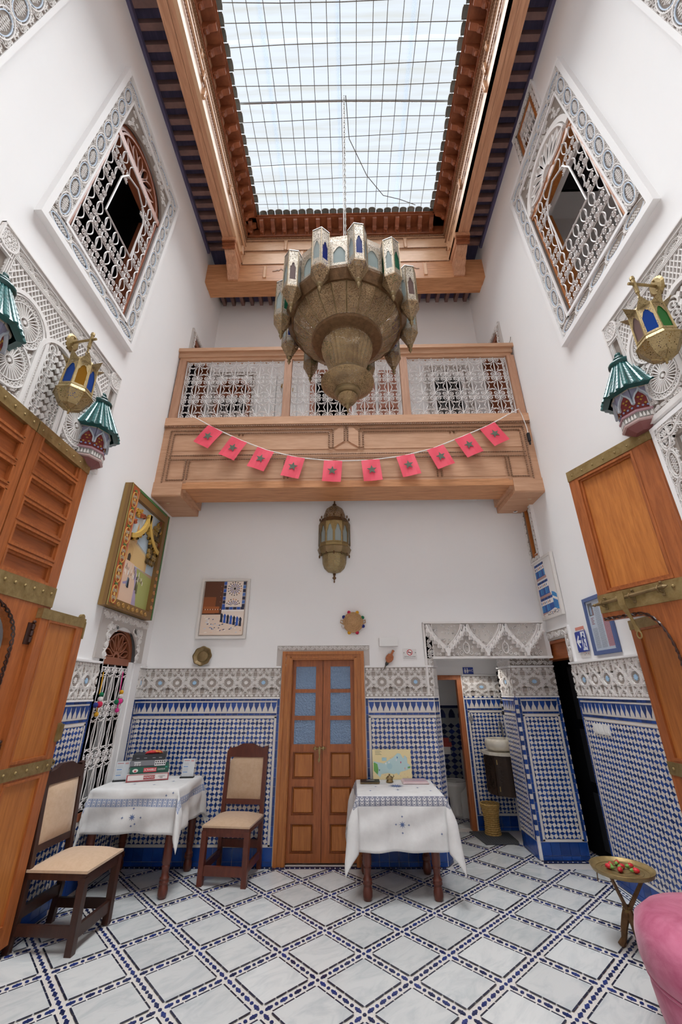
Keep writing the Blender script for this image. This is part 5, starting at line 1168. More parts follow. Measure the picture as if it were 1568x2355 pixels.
# ------------------------------------------------------------------ little green-roofed wall consoles
def console(o, yaw, lab):
    t = thing('tiled_console', o, lab, 'console', rz=yaw); m = M()   # local: +y away from the wall
    N = 8; a0, a1 = 0, pi
    R = lambda prof, n=4: m.lathe(prof, n, (0, 0, 0), 0, pi/8-pi/8, pi)
    B = M(); B.col = lin('#7e4a48'); B.lathe([(.001, 0), (.07, .0), (.12, .035), (.135, .05)], 4, (0, 0, 0), 0, 0, pi); B.col = lin('#b59a96'); B.lathe([(.135, .05), (.15, .055), (.15, .07), (.142, .075)], 4, (0, 0, 0), 0, 0, pi); B.col = lin('#8a8782'); B.lathe([(.142, .075), (.142, .13)], 4, (0, 0, 0), 0, 0, pi); B.col = lin('#a8848c'); B.lathe([(.142, .13), (.152, .135), (.152, .15), (.135, .155)], 4, (0, 0, 0), 0, 0, pi); B.col = lin('#7d2c2c'); B.lathe([(.135, .155), (.142, .34)], 4, (0, 0, 0), 0, 0, pi)
    obj('body', B, 'painted', t, local=True)
    for k in range(4):
        b0, b1 = pi*k/4, pi*(k+1)/4; p, q = Vector((cos(b0), sin(b0), 0)), Vector((cos(b1), sin(b1), 0)); mid = (p+q)/2; nrm = mid.normalized(); U = (q-p).normalized(); h = (q-p).length/2
        f = Fr(mid*.142+Vector((0, 0, .0)), U, (0, 0, 1), nrm); A = M(f); s = h*.142; A.col = lin('#b9c2cb')
        P = [(-s, .2), (-s*.92, .25), (-s*.55, .29), (-s*.15, .315), (0, .345), (s*.15, .315), (s*.55, .29), (s*.92, .25), (s, .2)]
        A.rib(P, .012, 0, .022); A.col = lin('#8f8fa6'); A.prism([(-s, .2)]+P[1:5]+[(-s, .35)], 0, .012); A.prism([(0, .345)]+P[5:]+[(s, .35)], 0, .012); A.col = lin('#c3b7a4'); A.box(-s, s, .345, .36, 0, .02)
        A.col = lin('#b58f3c')
        for x, z in ((-.022, .2), (.022, .2), (0, .235), (-.014, .262), (.014, .262)): A.prism(star(x, z, .011, .005, 4), 0, .005)
        A.col = lin('#8b93b5')
        for x in (-.034, 0, .034): A.prism(circ(x, .18, .009, 6), 0, .005)
        A.col = lin('#d5d0cc')
        for x in (-.036, -.012, .012, .036): A.prism([(x-.009, .082), (x+.009, .082), (x+.006, .105), (x, .124), (x-.006, .105)], 0, .006)
        obj('arcade', A, 'painted', t, local=True)
    roof = M(); roof.lathe([(.19, .335), (.235, .345), (.07, .69), (.001, .69)], 4, (0, 0, 0), 0, 0, pi); obj('roof', roof, 'dark_green_glaze', t, local=True)
    tl = M(); r = .021
    vs = [(r*(1 if v else .86)*cos(a), v*.062, r*(1 if v == 0 else .86)*sin(a)) for v in (0, 1) for a in (pi*i/5 for i in range(6))]
    tl.add(vs, [(i, i+1, i+7, i+6) for i in range(5)]+[(5, 4, 3, 2, 1, 0)]); tme = mesh('glazed_tile', tl, 'green_glaze'); n = 12
    for c in range(n+1):
        a = pi*c/n; d = cos(pi/4/2)/max(cos(((a+pi/8) % (pi/4))-pi/8), .5) if False else 1
        for k in range(8):
            f = k/8; rr = (.228*(1-f)+.072*f)*(.955+.03*cos(4*a*2)); z = .345+(.69-.345)*f
            rad = Vector((cos(a), sin(a), 0)); up = Vector((-.16*cos(a), -.16*sin(a), .345)).normalized(); tn = rad.cross(Vector((0, 0, 1))); nr = tn.cross(up)
            if nr.dot(rad) < 0: nr = -nr
            s_ = 1.05-.55*f; x = up.cross(nr); p = rad*rr+Vector((0, 0, z))
            mw = Matrix(((x.x*s_, up.x, nr.x*s_, p.x), (x.y*s_, up.y, nr.y*s_, p.y), (x.z*s_, up.z, nr.z*s_, p.z), (0, 0, 0, 1))); link('glazed_tile', tme, None, t, mw)
    m = M(); m.sm = True; m.lathe([(.085, .675), (.1, .69), (.1, .71), (.085, .722), (.04, .725), (.035, .74), (.05, .755), (.05, .77), (.03, .785), (.022, .795), (.03, .81), (.018, .83), (.001, .835)], 8, (0, 0, 0), None, 0, pi); obj('finial', m, 'dark_green_glaze', t, local=True)
    return t
console((-2.385, 3.2, 3.47), -pi/2, 'green tiled wall console at the right end of left gate panel')
console((-2.385, 1.93, 3.47), -pi/2, 'green tiled wall console cut by the left picture edge')
console((2.385, 2.78, 3.47), pi/2, 'green tiled wall console above the right gate leaf')
# ------------------------------------------------------------------ star lanterns on brackets
def star_lantern(o, arm, lab, seq):
    """o: axis foot (lowest tip). arm: vector from the axis to the wall."""
    t = thing('star_lantern', o, lab, 'lantern', 'brass star lanterns beside the gates'); N = 8; R = .125; P = lambda r, z, k: (r*cos(2*pi*(k+.5)/N), r*sin(2*pi*(k+.5)/N), z)
    for k in range(N):
        m = M(); a, b = k, k+1; f = []
        m.add([P(R*.98, .19, a), P(R*.98, .19, b), P(R*.9, .44, b), P(R*.9, .44, a)], [(0, 1, 2, 3)]); mid = Vector(P(R*.98, .19, a)).lerp(Vector(P(R*.98, .19, b)), .5)
        A_, B_, C_, D_ = [Vector(q) for q in (P(R*.98, .19, a), P(R*.98, .19, b), P(R*.9, .44, b), P(R*.9, .44, a))]
        U = (B_-A_); V = (D_-A_+C_-B_)/2; n = U.cross(V).normalized(); pt = lambda u, v, d=0: A_+U*u+V*v+n*d
        g = M(); outer = [pt(.08, .05), pt(.92, .05), pt(.92, .95), pt(.08, .95)]; ins = [pt(*q) for q in ((.15, .08), (.85, .08), (.85, .6), (.74, .7), (.66, .8), (.5, .86), (.34, .8), (.26, .7), (.15, .6))]
        pn = M(); pn.add([pt(.05, .04, -.004), pt(.95, .04, -.004), pt(.95, .9, -.004), pt(.05, .9, -.004)], [(0, 1, 2, 3)]); obj('pane', pn, seq[k % len(seq)], t, local=True)
        k9 = len(ins); bd = [pt(0, 0), pt(1, 0), pt(1, .5), pt(1, .75), pt(1, 1), pt(.5, 1), pt(0, 1), pt(0, .75), pt(0, .5)]
        g.add([tuple(q) for q in bd+ins], [(i, (i+1) % 9, 9+(i+1) % 9, 9+i) for i in range(9)]); obj('fret_panel', g, 'lantern_brass', t, local=True)
        s = M(); top = [P(R*.9, .44, a), P(R*.9, .44, b)]; md = (Vector(top[0])+Vector(top[1]))/2; tip = md*1.55; tip.z = .50; bk = md*.8; bk.z = .47
        s.add([top[0], top[1], tuple(tip)], [(0, 1, 2)]); s.add([top[1], top[0], tuple(bk), tuple(tip)], [(0, 2, 3), (2, 1, 0), (1, 3, 2)][:1]+[(2, 0, 3), (1, 2, 3)]); obj('star_point', s, 'lantern_brass', t, local=True)
        q = M(); q.add([P(R*.98, .19, a), P(R*1.1, .15, a), P(R*1.1, .15, b), P(R*.98, .19, b)], [(0, 1, 2, 3)]); q.add([P(R*1.1, .15, a), P(R*.78, .075, a), P(R*.78, .075, b), P(R*1.1, .15, b)], [(0, 1, 2, 3)]); obj('lower_facet', q, 'lantern_brass', t, local=True)
        q = M(); q.add([P(R*.78, .075, a), P(R*.62, .045, a), P(R*.62, .045, b), P(R*.78, .075, b)], [(0, 1, 2, 3)]); q.add([P(R*.62, .045, a), P(.012, .02, a), P(.012, .02, b), P(R*.62, .045, b)], [(0, 1, 2, 3)]); obj('bowl_facet', q, 'lantern_brass', t, local=True)
        e = M(); e.tube([P(R*.98, .19, a), P(R*.9, .44, a)], .005, 4); e.tube([P(R*1.1, .15, a), P(R*1.1, .15, b)], .005, 4); e.tube([P(R*.98, .19, a), P(R*.98, .19, b)], .004, 4); e.tube([P(R*.62, .045, a), P(.012, .02, a)], .003, 4); obj('edge_strip', e, 'brass', t, local=True)
    m = M(); m.sm = True; m.lathe([(.001, -.02), (.008, -.015), (.006, 0), (.016, .008), (.012, .02), (.02, .03), (.001, .03)], 10); obj('tip', m, 'brass', t, local=True)
    m = M(); m.lathe([(R*.92, .44), (R*.8, .47), (.04, .53), (.02, .56), (.001, .56)], 8); obj('dome', m, 'lantern_brass', t, local=True)
    m = M(); m.tube([(0, 0, .56), (0, 0, .60)], .008, 6); m.tube([(.012*cos(a), 0, .61+.014*sin(a)) for a in (2*pi*k/8 for k in range(8))], .004, 4, closed=True); d = Vector(arm); d.z = 0
    m.tube([(0, 0, .62), (0, 0, .66), (0, 0, .665), (0, 0, .80), (0, 0, .805), (0, 0, .83), (0, 0, .84)], [.006, .009, .014, .013, .017, .015, .005], 8)
    m.tube([tuple(-d.normalized()*.05+Vector((0, 0, .755))), tuple(d*.97+Vector((0, 0, .765)))], .011, 8); u = d.normalized(); s = Vector((0, 0, 1)).cross(u)
    c = d+Vector((0, 0, .765)); vs = []
    for off, r in ((0, .08), (-.018, .08), (-.03, .06), (-.032, .001)):
        for k in range(16): vs.append(tuple(c+u*off+s*(cos(2*pi*k/16)*r*.8)+Vector((0, 0, sin(2*pi*k/16)*r*1.1))))
    m.add(vs, [(16*i+k, 16*i+(k+1) % 16, 16*(i+1)+(k+1) % 16, 16*(i+1)+k) for i in range(3) for k in range(16)])
    for z in (.055, -.055): m.ball(tuple(c-u*.032+Vector((0, 0, z))), .009, 6)
    obj('wall_bracket', m, 'brass', t, local=True); return t
star_lantern((-2.18, 2.6, 3.62), (-.208, .04, 0), 'brass star lantern with blue and amber panes beside left gate', ('glass_leaf', 'glass_amber', 'glass_sky', 'glass_leaf', 'glass_amber', 'glass_sky', 'glass_amber', 'glass_sky'))
star_lantern((2.18, 2.18, 3.64), (.208, .03, 0), 'brass star lantern with blue and green panes at right picture edge', ('glass_mauve', 'glass_amber', 'glass_amber', 'glass_mauve', 'glass_sky', 'glass_leaf', 'glass_mauve', 'glass_amber'))
# half lantern flat on the back wall
t = thing('wall_lantern', (-.17, 5.13, 2.86), 'tall domed brass lantern fixed flat on the back wall', 'lantern'); o = (-.17, 5.14, 2.86); Hn = 8
def hl(prof, mt, name, n=6, sm=False): m = M(); m.sm = sm; m.lathe(prof, n, o, 0, pi, 2*pi); obj(name, m, mt, t)
hl([(.001, .12), (.08, .14), (.13, .19), (.155, .26), (.16, .36)], 'lantern_brass', 'bowl'); hl([(.16, .36), (.19, .36), (.222, .44), (.215, .45)], 'old_brass', 'lower_collar'); hl([(.208, .45), (.205, .51)], 'brass', 'sill_band'); hl([(.203, .50), (.2, .79)], 'glass_pale', 'pane_ring')
for k in range(6):
    a, b = pi+pi*k/6, pi+pi*(k+1)/6; p = Vector((o[0]+.212*cos(a), o[1]+.212*sin(a), o[2])); q = Vector((o[0]+.212*cos(b), o[1]+.212*sin(b), o[2])); U = (q-p); n_ = U.cross(Vector((0, 0, 1))).normalized()
    f = Fr(p, U.normalized(), (0, 0, 1), n_); w = U.length; g = M(f); w2 = w/2
    ins = [(w*.14, .5), (w*.86, .5), (w*.86, .64), (w*.74, .67), (w*.66, .715), (w2, .745), (w*.34, .715), (w*.26, .67), (w*.14, .64)]; bd = [(0, .49), (w, .49), (w, .6), (w, .7), (w, .79), (w2, .79), (0, .79), (0, .7), (0, .6)]
    ring_prism(g, bd, ins, -.006, 0); obj('fret_panel', g, 'brass' if k in (2, 3) else 'old_brass', t)
hl([(.216, .785), (.21, .80), (.185, .85), (.15, .855)], 'dark_brass', 'upper_collar'); hl([(.15, .855), (.147, .93), (.12, 1.01), (.06, 1.06), (.001, 1.075)], 'pierced_brass', 'dome')
m = M(); m.sm = True; m.lathe([(.001, 1.07), (.02, 1.08), (.03, 1.095), (.012, 1.11), (.008, 1.15), (.013, 1.165), (.001, 1.17)], 10, o); m.lathe([(.001, 0), (.009, .01), (.006, .04), (.026, .065), (.01, .085), (.02, .12), (.001, .13)], 10, o)
for k in range(7):
    a = pi+pi*k/6
    for z, s in ((.85, 1), (.37, -1)): m.ball((o[0]+.195*cos(a), o[1]+.195*sin(a), o[2]+z+s*.02), .011, 6, sq=(1, 1, 2.2))
obj('finial', m, 'dark_brass', t)
# ------------------------------------------------------------------ great chandelier
CH = thing('chandelier', (.019, 3.08, 3.934), 'huge fretted brass chandelier with a ring of turret lanterns hung under the skylight', 'chandelier'); o = (.019, 3.08, 0)
def cl(prof, mt, name, n=24, fl=0, flute=0, sm=False): m = M(); m.sm = sm; m.lathe(prof, n, o, flute=flute, fl=fl); return obj(name, m, mt, CH)
cl([(.001, 3.93), (.010, 3.95), (.006, 3.98), (.022, 4.0), (.012, 4.02), (.03, 4.035)], 'old_brass', 'tip', 12, sm=True)
cl([(.03, 4.03), (.06, 4.045), (.088, 4.085), (.092, 4.115), (.08, 4.135)], 'pierced_fine', 'bulb', 16)
cl([(.08, 4.13), (.115, 4.135), (.125, 4.15), (.12, 4.165), (.105, 4.17), (.11, 4.18), (.12, 4.185)], 'old_brass', 'bulb_collar', 20, sm=True)
cl([(.12, 4.185), (.19, 4.215), (.245, 4.26), (.25, 4.275)], 'pierced_fine', 'saucer', 28, .018, 28); cl([(.25, 4.275), (.235, 4.295), (.18, 4.36), (.17, 4.385)], 'old_brass', 'saucer_lid', 28)
cl([(.17, 4.38), (.172, 4.42), (.19, 4.50), (.215, 4.58), (.24, 4.65), (.25, 4.70), (.245, 4.73)], 'pierced_fine', 'vase', 56, .022, 28)
cl([(.245, 4.73), (.25, 4.75), (.34, 4.775), (.355, 4.79), (.35, 4.81)], 'dark_brass', 'ring_plate', 32)
cl([(.35, 4.80), (.43, 4.86), (.5, 4.92), (.535, 4.98), (.54, 5.0)], 'pierced_brass', 'bowl', 24)
m = M()
for k in range(24): a = 2*pi*k/24; m.tube([(o[0]+r*cos(a), o[1]+r*sin(a), z) for r, z in ((.352, 4.80), (.432, 4.858), (.502, 4.918), (.537, 4.978))], .005, 4)
obj('bowl_rib', m, 'old_brass', CH)
cl([(.54, 4.985), (.56, 4.98), (.575, 5.0), (.615, 5.06), (.618, 5.09), (.6, 5.10)], 'dark_brass', 'bowl_rim', 24); cl([(.58, 5.09), (.58, 5.11)], 'old_brass', 'drum_sill', 24)
cols = ['glass_pale', 'glass_blue', 'glass_mauve', 'glass_pale', 'glass_green', 'glass_pale', 'glass_pale', 'glass_green', 'glass_blue', 'glass_pale', 'glass_pale', 'glass_mauve']
def turret():
    """one hexagonal turret: cap, fretted faces with arched panes, cone and drop."""
    L = []; R = .088; P = lambda r, z, k: Vector((r*cos(2*pi*k/6+pi/6), r*sin(2*pi*k/6+pi/6), z))
    return R, P
def one_turret(idx, ang):
    R, P = turret(); c = Vector((o[0]+.655*cos(ang), o[1]+.655*sin(ang), 4.738)); q = bpy.data.objects.new('turret', None); COL.objects.link(q); q.parent = CH; q.location = c-WL[CH.name]; q.rotation_euler = (0, 0, ang); q.empty_display_size = .1; WL[q.name] = c; return q
def build_turret(q, pcols):
    R, P = turret()
    for k in range(6):
        A_, B_, C_, D_ = P(R, .267, k), P(R, .267, k+1), P(R, .734, k+1), P(R, .734, k); U = B_-A_; V = D_-A_; n = U.cross(V).normalized(); pt = lambda u, v, d=0: tuple(A_+U*u+V*v+n*d)
        if pcols is not None:
            ins = [pt(*z) for z in ((.2, .16), (.8, .16), (.8, .5), (.68, .55), (.62, .62), (.5, .66), (.38, .62), (.32, .55), (.2, .5))]; bd = [pt(*z) for z in ((0, 0), (1, 0), (1, .45), (1, .6), (1, 1), (.5, 1), (0, 1), (0, .6), (0, .45))]
            g = M(); g.add(bd+ins, [(i, (i+1) % 9, 9+(i+1) % 9, 9+i) for i in range(9)]); obj('fret_panel', g, 'pierced_silver', q, local=True)
            g = M(); g.add([pt(.1, .1, -.006), pt(.9, .1, -.006), pt(.9, .7, -.006), pt(.1, .7, -.006)], [(0, 1, 2, 3)]); obj('pane', g, pcols[k % len(pcols)], q, local=True)
    c = M(); c.lathe([(.026, .10), (.03, .11), (R*1.06, .245), (R*1.06, .265), (R, .27)], 6, (0, 0, 0), 0, pi/6, pi/6+2*pi); obj('cone', c, 'pierced_brass', q, local=True)
    c = M(); c.lathe([(R*1.05, .734), (R*1.02, .745), (.03, .775), (.012, .79), (.001, .79)], 6, (0, 0, 0), 0, pi/6, pi/6+2*pi); c.sm = False; c.lathe([(.014, .785), (.004, .80), (.001, .815)], 8); obj('cap', c, 'silver_paint', q, local=True)
    c = M(); c.sm = True; c.lathe([(.001, 0), (.012, .03), (.02, .05), (.01, .07), (.022, .085), (.03, .10), (.001, .10)], 10); obj('drop', c, 'old_brass', q, local=True)
    e = M(); [e.tube([tuple(P(R, .267, k)), tuple(P(R, .734, k))], .004, 4) for k in range(6)]; obj('edge_strip', e, 'old_brass', q, local=True)
for k in range(12):
    ang = radians(9+30*k); q = one_turret(k, ang); pc = [(cols[k], 'glass_pale'), ('glass_pale', 'glass_blue'), ('glass_pale', 'glass_green'), ('glass_mauve', 'glass_pale')][k % 4]; build_turret(q, pc)
    a2 = ang+radians(15); f = Fr((o[0]+.60*cos(a2), o[1]+.60*sin(a2), 0), (-sin(a2), cos(a2), 0), (0, 0, 1), (cos(a2), sin(a2), 0)); w = .09; z0, z1 = 5.08, 5.5
    g = M(f); ins = [(-.055, z0+.06), (.055, z0+.06), (.055, z0+.2), (.04, z0+.23), (.025, z0+.26), (0, z0+.28), (-.025, z0+.26), (-.04, z0+.23), (-.055, z0+.2)]; bd = [(-w, z0), (w, z0), (w, z0+.2), (w, z0+.3), (w, z1), (0, z1), (-w, z1), (-w, z0+.3), (-w, z0+.2)]
    ring_prism(g, bd, ins, -.004, 0); obj('drum_panel', g, 'pierced_silver', CH); g = M(f); g.box(-.07, .07, z0+.04, z0+.3, -.012, -.008); obj('pane', g, cols[(k*5+1) % 12], CH)
cl([(.58, 5.48), (.56, 5.52), (.3, 5.66), (.14, 5.75), (.05, 5.86), (.03, 5.95), (.001, 5.96)], 'pierced_brass', 'crown', 24)
for dx, r, mt in ((0, .007, 'wire'), (-.02, .005, 'string_white')):
    m = M(); z = 5.93
    m.tube([(o[0]+dx, 3.08, 5.93), (o[0]+dx+.003, 3.085, 8), (o[0]+dx+.008, 3.175, 9.705)], r, 5); obj('chain' if dx == 0 else 'flex', m, mt, CH)
m = M()
for k in range(60): m.tube([(o[0]+.004*(k/60)+(.012 if k % 2 else .004)*cos(a), 3.081+(.004 if k % 2 else .012)*cos(a), 5.95+k*.062+.033*sin(a)) for a in (2*pi*j/6 for j in range(6))], .0035, 3, closed=True)
obj('chain_link', m, 'wire', CH, kind='stuff')
# ------------------------------------------------------------------ chairs
def chair(loc, rz, lab, wood):
    t = thing('dining_chair', loc, lab, 'chair', 'upholstered dining chairs', rz=rz); w, d = .205, .215
    def part(n, m, mt=wood): return obj(n, m, mt, t, local=True)
    for s in (-1, 1):
        m = M(); m.prism([(s*w-.024, -d-.024), (s*w+.024, -d-.024), (s*w+.024, -d+.024), (s*w-.024, -d+.024)], 0, .41); part('leg', m)
        f = Fr((s*w-.02, 0, 0), (0, 1, 0), (0, 0, 1), (1, 0, 0)); m = M(f); m.prism([(d-.01, 0), (d+.035, 0), (d+.012, .22), (d+.012, .46), (d+.053, 1.05), (d+.011, 1.05), (d-.03, .46), (d-.03, .22)], 0, .04, bottom=True); part('leg', m)
        m = M(); m.box(s*w-.012, s*w+.012, -d+.02, d-.02, .09, .15); part('stretcher', m)
    m = M(); m.box(-w+.02, w-.02, -d-.015, -d+.015, .075, .145); part('stretcher', m)
    m = M(); m.box(-w+.02, w-.02, d-.02, d+.012, .17, .235); part('stretcher', m)
    m = M(); m.box(-w-.02, w+.02, -d-.02, d, .395, .445); m.box(-w+.02, w-.02, -d-.02, -d+.0, .365, .395); part('seat_frame', m)
    c = M(); c.sm = True; n = 10
    g = [[(-w-.025+(2*w+.05)*i/n, -d-.03+(2*d+.02)*j/n, .45+.045*(1-abs(2*i/n-1)**4)*(1-abs(2*j/n-1)**4)) for j in range(n+1)] for i in range(n+1)]
    c.add([p for r in g for p in r], [(i*(n+1)+j, (i+1)*(n+1)+j, (i+1)*(n+1)+j+1, i*(n+1)+j+1) for i in range(n) for j in range(n)]); c.sm = False; c.box(-w-.025, w+.025, -d-.03, d-.01, .435, .451); part('seat', c, 'tan_fabric')
    bk = lambda z: d+.0+(z-.46)*.07
    F = lambda z0: Fr((0, bk(z0)-.03, z0), (1, 0, 0), (0, .07, 1), (0, -1, 0)); f = F(.46)
    m = M(f); m.prism([(-w+.02, .49), (w-.02, .49), (w-.02, .575), (.12, .59), (.06, .617), (-.06, .617), (-.12, .59), (-w+.02, .575)], -.04, 0, bottom=True); m.prism([(-w-.022, .585), (-w+.02, .575), (-w+.02, .59), (-w-.022, .60)], -.04, 0, bottom=True); m.prism([(w-.02, .575), (w+.022, .585), (w+.022, .60), (w-.02, .59)], -.04, 0, bottom=True); part('crest_rail', m)
    m = M(f); m.box(-w+.02, w-.02, .07, .115, -.035, -.005); part('back_rail', m)
    c = M(f); c.sm = True; u0, u1, v0, v1 = -w+.022, w-.022, .115, .49
    g = [[(u0+(u1-u0)*i/n, v0+(v1-v0)*j/n, -.012+.03*(1-abs(2*i/n-1)**5)*(1-abs(2*j/n-1)**5)) for j in range(n+1)] for i in range(n+1)]
    c.add([p for r in g for p in r], [(i*(n+1)+j, (i+1)*(n+1)+j, (i+1)*(n+1)+j+1, i*(n+1)+j+1) for i in range(n) for j in range(n)]); c.sm = False; c.box(u0, u1, v0, v1, -.035, -.012); part('backrest', c, 'tan_fabric')
    return t
chair((-1.135, 4.895, 0), radians(-6), 'reddish wooden dining chair with tan seat standing left of the double door', 'chair_wood')
chair((-2.075, 3.85, 0), radians(87), 'dark wooden dining chair with tan seat against the left wall', 'dark_chair_wood')
# ------------------------------------------------------------------ tables under embroidered cloths
def cloth_mat(name, d0, d1, col):
    m = mat(name, '#dddcdb', .9, noise=(.35, .7), col2='#d2d0cf', scale=9, bump=.12, bscale=25, spec=.1); nt = m.node_tree; N = nt.nodes; L = nt.links; b = N['Principled BSDF']; base = b.inputs['Base Color'].links[0].from_socket
    uv = N.new('ShaderNodeUVMap'); uv.uv_map = 'band'; sx = N.new('ShaderNodeSeparateXYZ'); L.new(uv.outputs[0], sx.inputs[0])
    def mth(op, a, b_=None):
        n = N.new('ShaderNodeMath'); n.operation = op
        for i, v in enumerate((a, b_)):
            if v is None: continue
            if hasattr(v, 'is_linked'): L.new(v, n.inputs[i])
            else: n.inputs[i].default_value = v
        return n.outputs[0]
    e, al = sx.outputs[0], sx.outputs[1]
    ins = mth('MULTIPLY', mth('GREATER_THAN', e, d0), mth('LESS_THAN', e, d1)); c = (d0+d1)/2; hw = (d1-d0)/2
    edge = mth('GREATER_THAN', mth('ABSOLUTE', mth('SUBTRACT', e, c)), hw*.9)
    k = 2*pi/.046
    w1 = mth('ABSOLUTE', mth('SINE', mth('ADD', mth('MULTIPLY', al, k), mth('MULTIPLY', e, k*1.1)))); w2 = mth('ABSOLUTE', mth('SINE', mth('SUBTRACT', mth('MULTIPLY', al, k), mth('MULTIPLY', e, k*1.1))))
    w3 = mth('ABSOLUTE', mth('SINE', mth('MULTIPLY', al, k*.5))); w4 = mth('ABSOLUTE', mth('SINE', mth('MULTIPLY', mth('SUBTRACT', e, c), pi/hw*1.5)))
    pat = mth('LESS_THAN', mth('MINIMUM', mth('MINIMUM', w1, w2), mth('MINIMUM', w3, w4)), .30)
    fac = mth('MULTIPLY', ins, mth('MAXIMUM', edge, pat)); fac = mth('MULTIPLY', fac, .85)
    mx = N.new('ShaderNodeMix'); mx.data_type = 'RGBA'; mx.inputs[7].default_value = lin(col); L.new(fac, mx.inputs[0]); L.new(base, mx.inputs[6]); L.new(mx.outputs[2], b.inputs['Base Color']); return m
cloth_mat('cloth_light_blue', .075, .135, '#6d82ad'); cloth_mat('cloth_navy', .004, .075, '#4a506f')
def table(cx, cy, a, b, H, drop, legs, lab, clab, cm, motif, seed, tipf=1.35):
    t = thing('dining_table', (cx, cy, 0), lab, 'table'); m = M(); m.box(cx-a+.008, cx+a-.008, cy-b+.008, cy+b-.008, H-.03, H-.004); obj('tabletop', m, 'chair_wood', t)
    m = M()
    for x0, x1, y0, y1 in ((cx-a+.04, cx+a-.04, cy-b+.05, cy-b+.07), (cx-a+.04, cx+a-.04, cy+b-.07, cy+b-.05), (cx-a+.05, cx-a+.07, cy-b+.05, cy+b-.05), (cx+a-.07, cx+a-.05, cy-b+.05, cy+b-.05)): m.box(x0, x1, y0, y1, H-.12, H-.03)
    obj('apron', m, 'chair_wood', t)
    for x, y in legs:
        m = M(); m.prism([(x-.034, y-.034), (x+.034, y-.034), (x+.034, y+.034), (x-.034, y+.034)], H-.2, H-.03); m.sm = True; m.lathe([(.034, H-.2), (.036, .34), (.037, .24), (.031, .235), (.033, .225), (.036, .222), (.033, .215), (.028, .18), (.03, .15), (.038, .145), (.04, .135), (.034, .13), (.04, .122), (.041, .11), (.032, .10), (.033, .095), (.041, .06), (.04, .03), (.032, .004), (.001, 0)], 14, (x, y, 0)); obj('leg', m, 'chair_wood', t)
    rnd = random.Random(seed); ph = [rnd.uniform(0, 6.3) for _ in range(8)]
    def pos(s, q):
        es, eq = max(0, abs(s)-a), max(0, abs(q)-b); sg, tg = (1 if s >= 0 else -1), (1 if q >= 0 else -1)
        if es == 0 and eq == 0: return cx+s, cy+q, H+.004+.0012*sin(9*s+ph[0])*sin(8*q+ph[1])
        if es > 0 and eq > 0:
            r = hypot(es, eq); an = atan2(eq, es); f = .05*min(1, r/.2)+.30*r*sin(2*an)**2*(.55); k = .02*min(1, r/.1); z = H+.004-r*sqrt(max(.3, 1-(.28*sin(2*an))**2)); wv = .02*sin(3*an+ph[2])*min(1, r/.15)
            return cx+sg*(a+.008+f*cos(an)+wv), cy+tg*(b+.008+f*sin(an)), max(.06, z)
        e = es or eq; al = q if es else s; fl = .012*min(1, e/.03)+.05*e+e*(.05*sin(al*13+ph[3])+.035*sin(al*23+ph[4]))*min(1, 1)+.006*sin(e*30+al*9+ph[5])*min(1, e/.05)
        z = H+.004-e*.99+(.004 if e < .01 else 0)
        return (cx+sg*(a+fl), cy+q, z) if es else (cx+s, cy+tg*(b+fl), z)
    S, T = a+drop, b+drop; st = .02; ns, nt_ = int(2*S/st), int(2*T/st); m = M(); m.sm = True; G = [(-S+2*S*i/ns, -T+2*T*j/nt_) for i in range(ns+1) for j in range(nt_+1)]
    vs = [pos(*g) for g in G]
    for i, v in enumerate(vs):
        if v[1] > 5.125 and True: vs[i] = (v[0], 5.125-.004*((i % 3)), v[2])
        if v[0] < -2.375: vs[i] = (-2.375+.003*(i % 3), vs[i][1], v[2])
    m.add(vs, [(i*(nt_+1)+j, (i+1)*(nt_+1)+j, (i+1)*(nt_+1)+j+1, i*(nt_+1)+j+1) for i in range(ns) for j in range(nt_)])
    c = obj('tablecloth', m, cm, label=clab, cat='tablecloth'); me = c.data; uv = me.uv_layers.new(name='band'); 
    for l in me.loops:
        s, q = G[l.vertex_index]; e1, e2 = abs(s)-a, abs(q)-b; e, al = (e1, q) if e1 > e2 else (e2, s); uv.data[l.index].uv = (e, al)
    md = c.modifiers.new('thickness', 'SOLIDIFY'); md.thickness = .0025; md.offset = -1
    mo = M()
    for (s, q, r, n) in motif:
        P = star(0, 0, r, r*.35, n); ok = []
        for p in P:
            x, y, z = pos(s+p[0], q+p[1]); d = Vector((0, 0, .0016)) if abs(s) < a and abs(q) < b else (Vector((0, -.003, 0)) if q < -b else Vector((.003 if s > 0 else -.003, 0, 0))); ok.append(tuple(Vector((x, y, z))+d))
        mo.add(ok, [tuple(range(len(ok)))])
    obj('embroidery', mo, 'embroidery', c); return t
mat('embroidery', '#5a6c96', .9)
table(-1.965, 4.74, .40, .32, .785, .335, [(-1.60, 4.455), (-1.60, 5.04), (-2.28, 5.04), (-2.30, 4.455)], 'square wooden table under a white cloth in the left corner', 'white cloth with pale blue band draped over the left table', 'cloth_light_blue',
      [(.02, -.535, .03, 8), (.02, -.60, .012, 4), (.02, -.47, .012, 4), (.1, -.535, .012, 4), (-.06, -.535, .012, 4), (.05, -.585, .012, 4), (.36, -.35, .012, 4), (.3, -.37, .012, 4), (.1, -.15, .02, 4), (.22, .02, .02, 4), (-.1, -.12, .02, 4), (.05, .1, .05, 8), (.55, 0, .012, 4), (.52, .1, .012, 4)], 3)
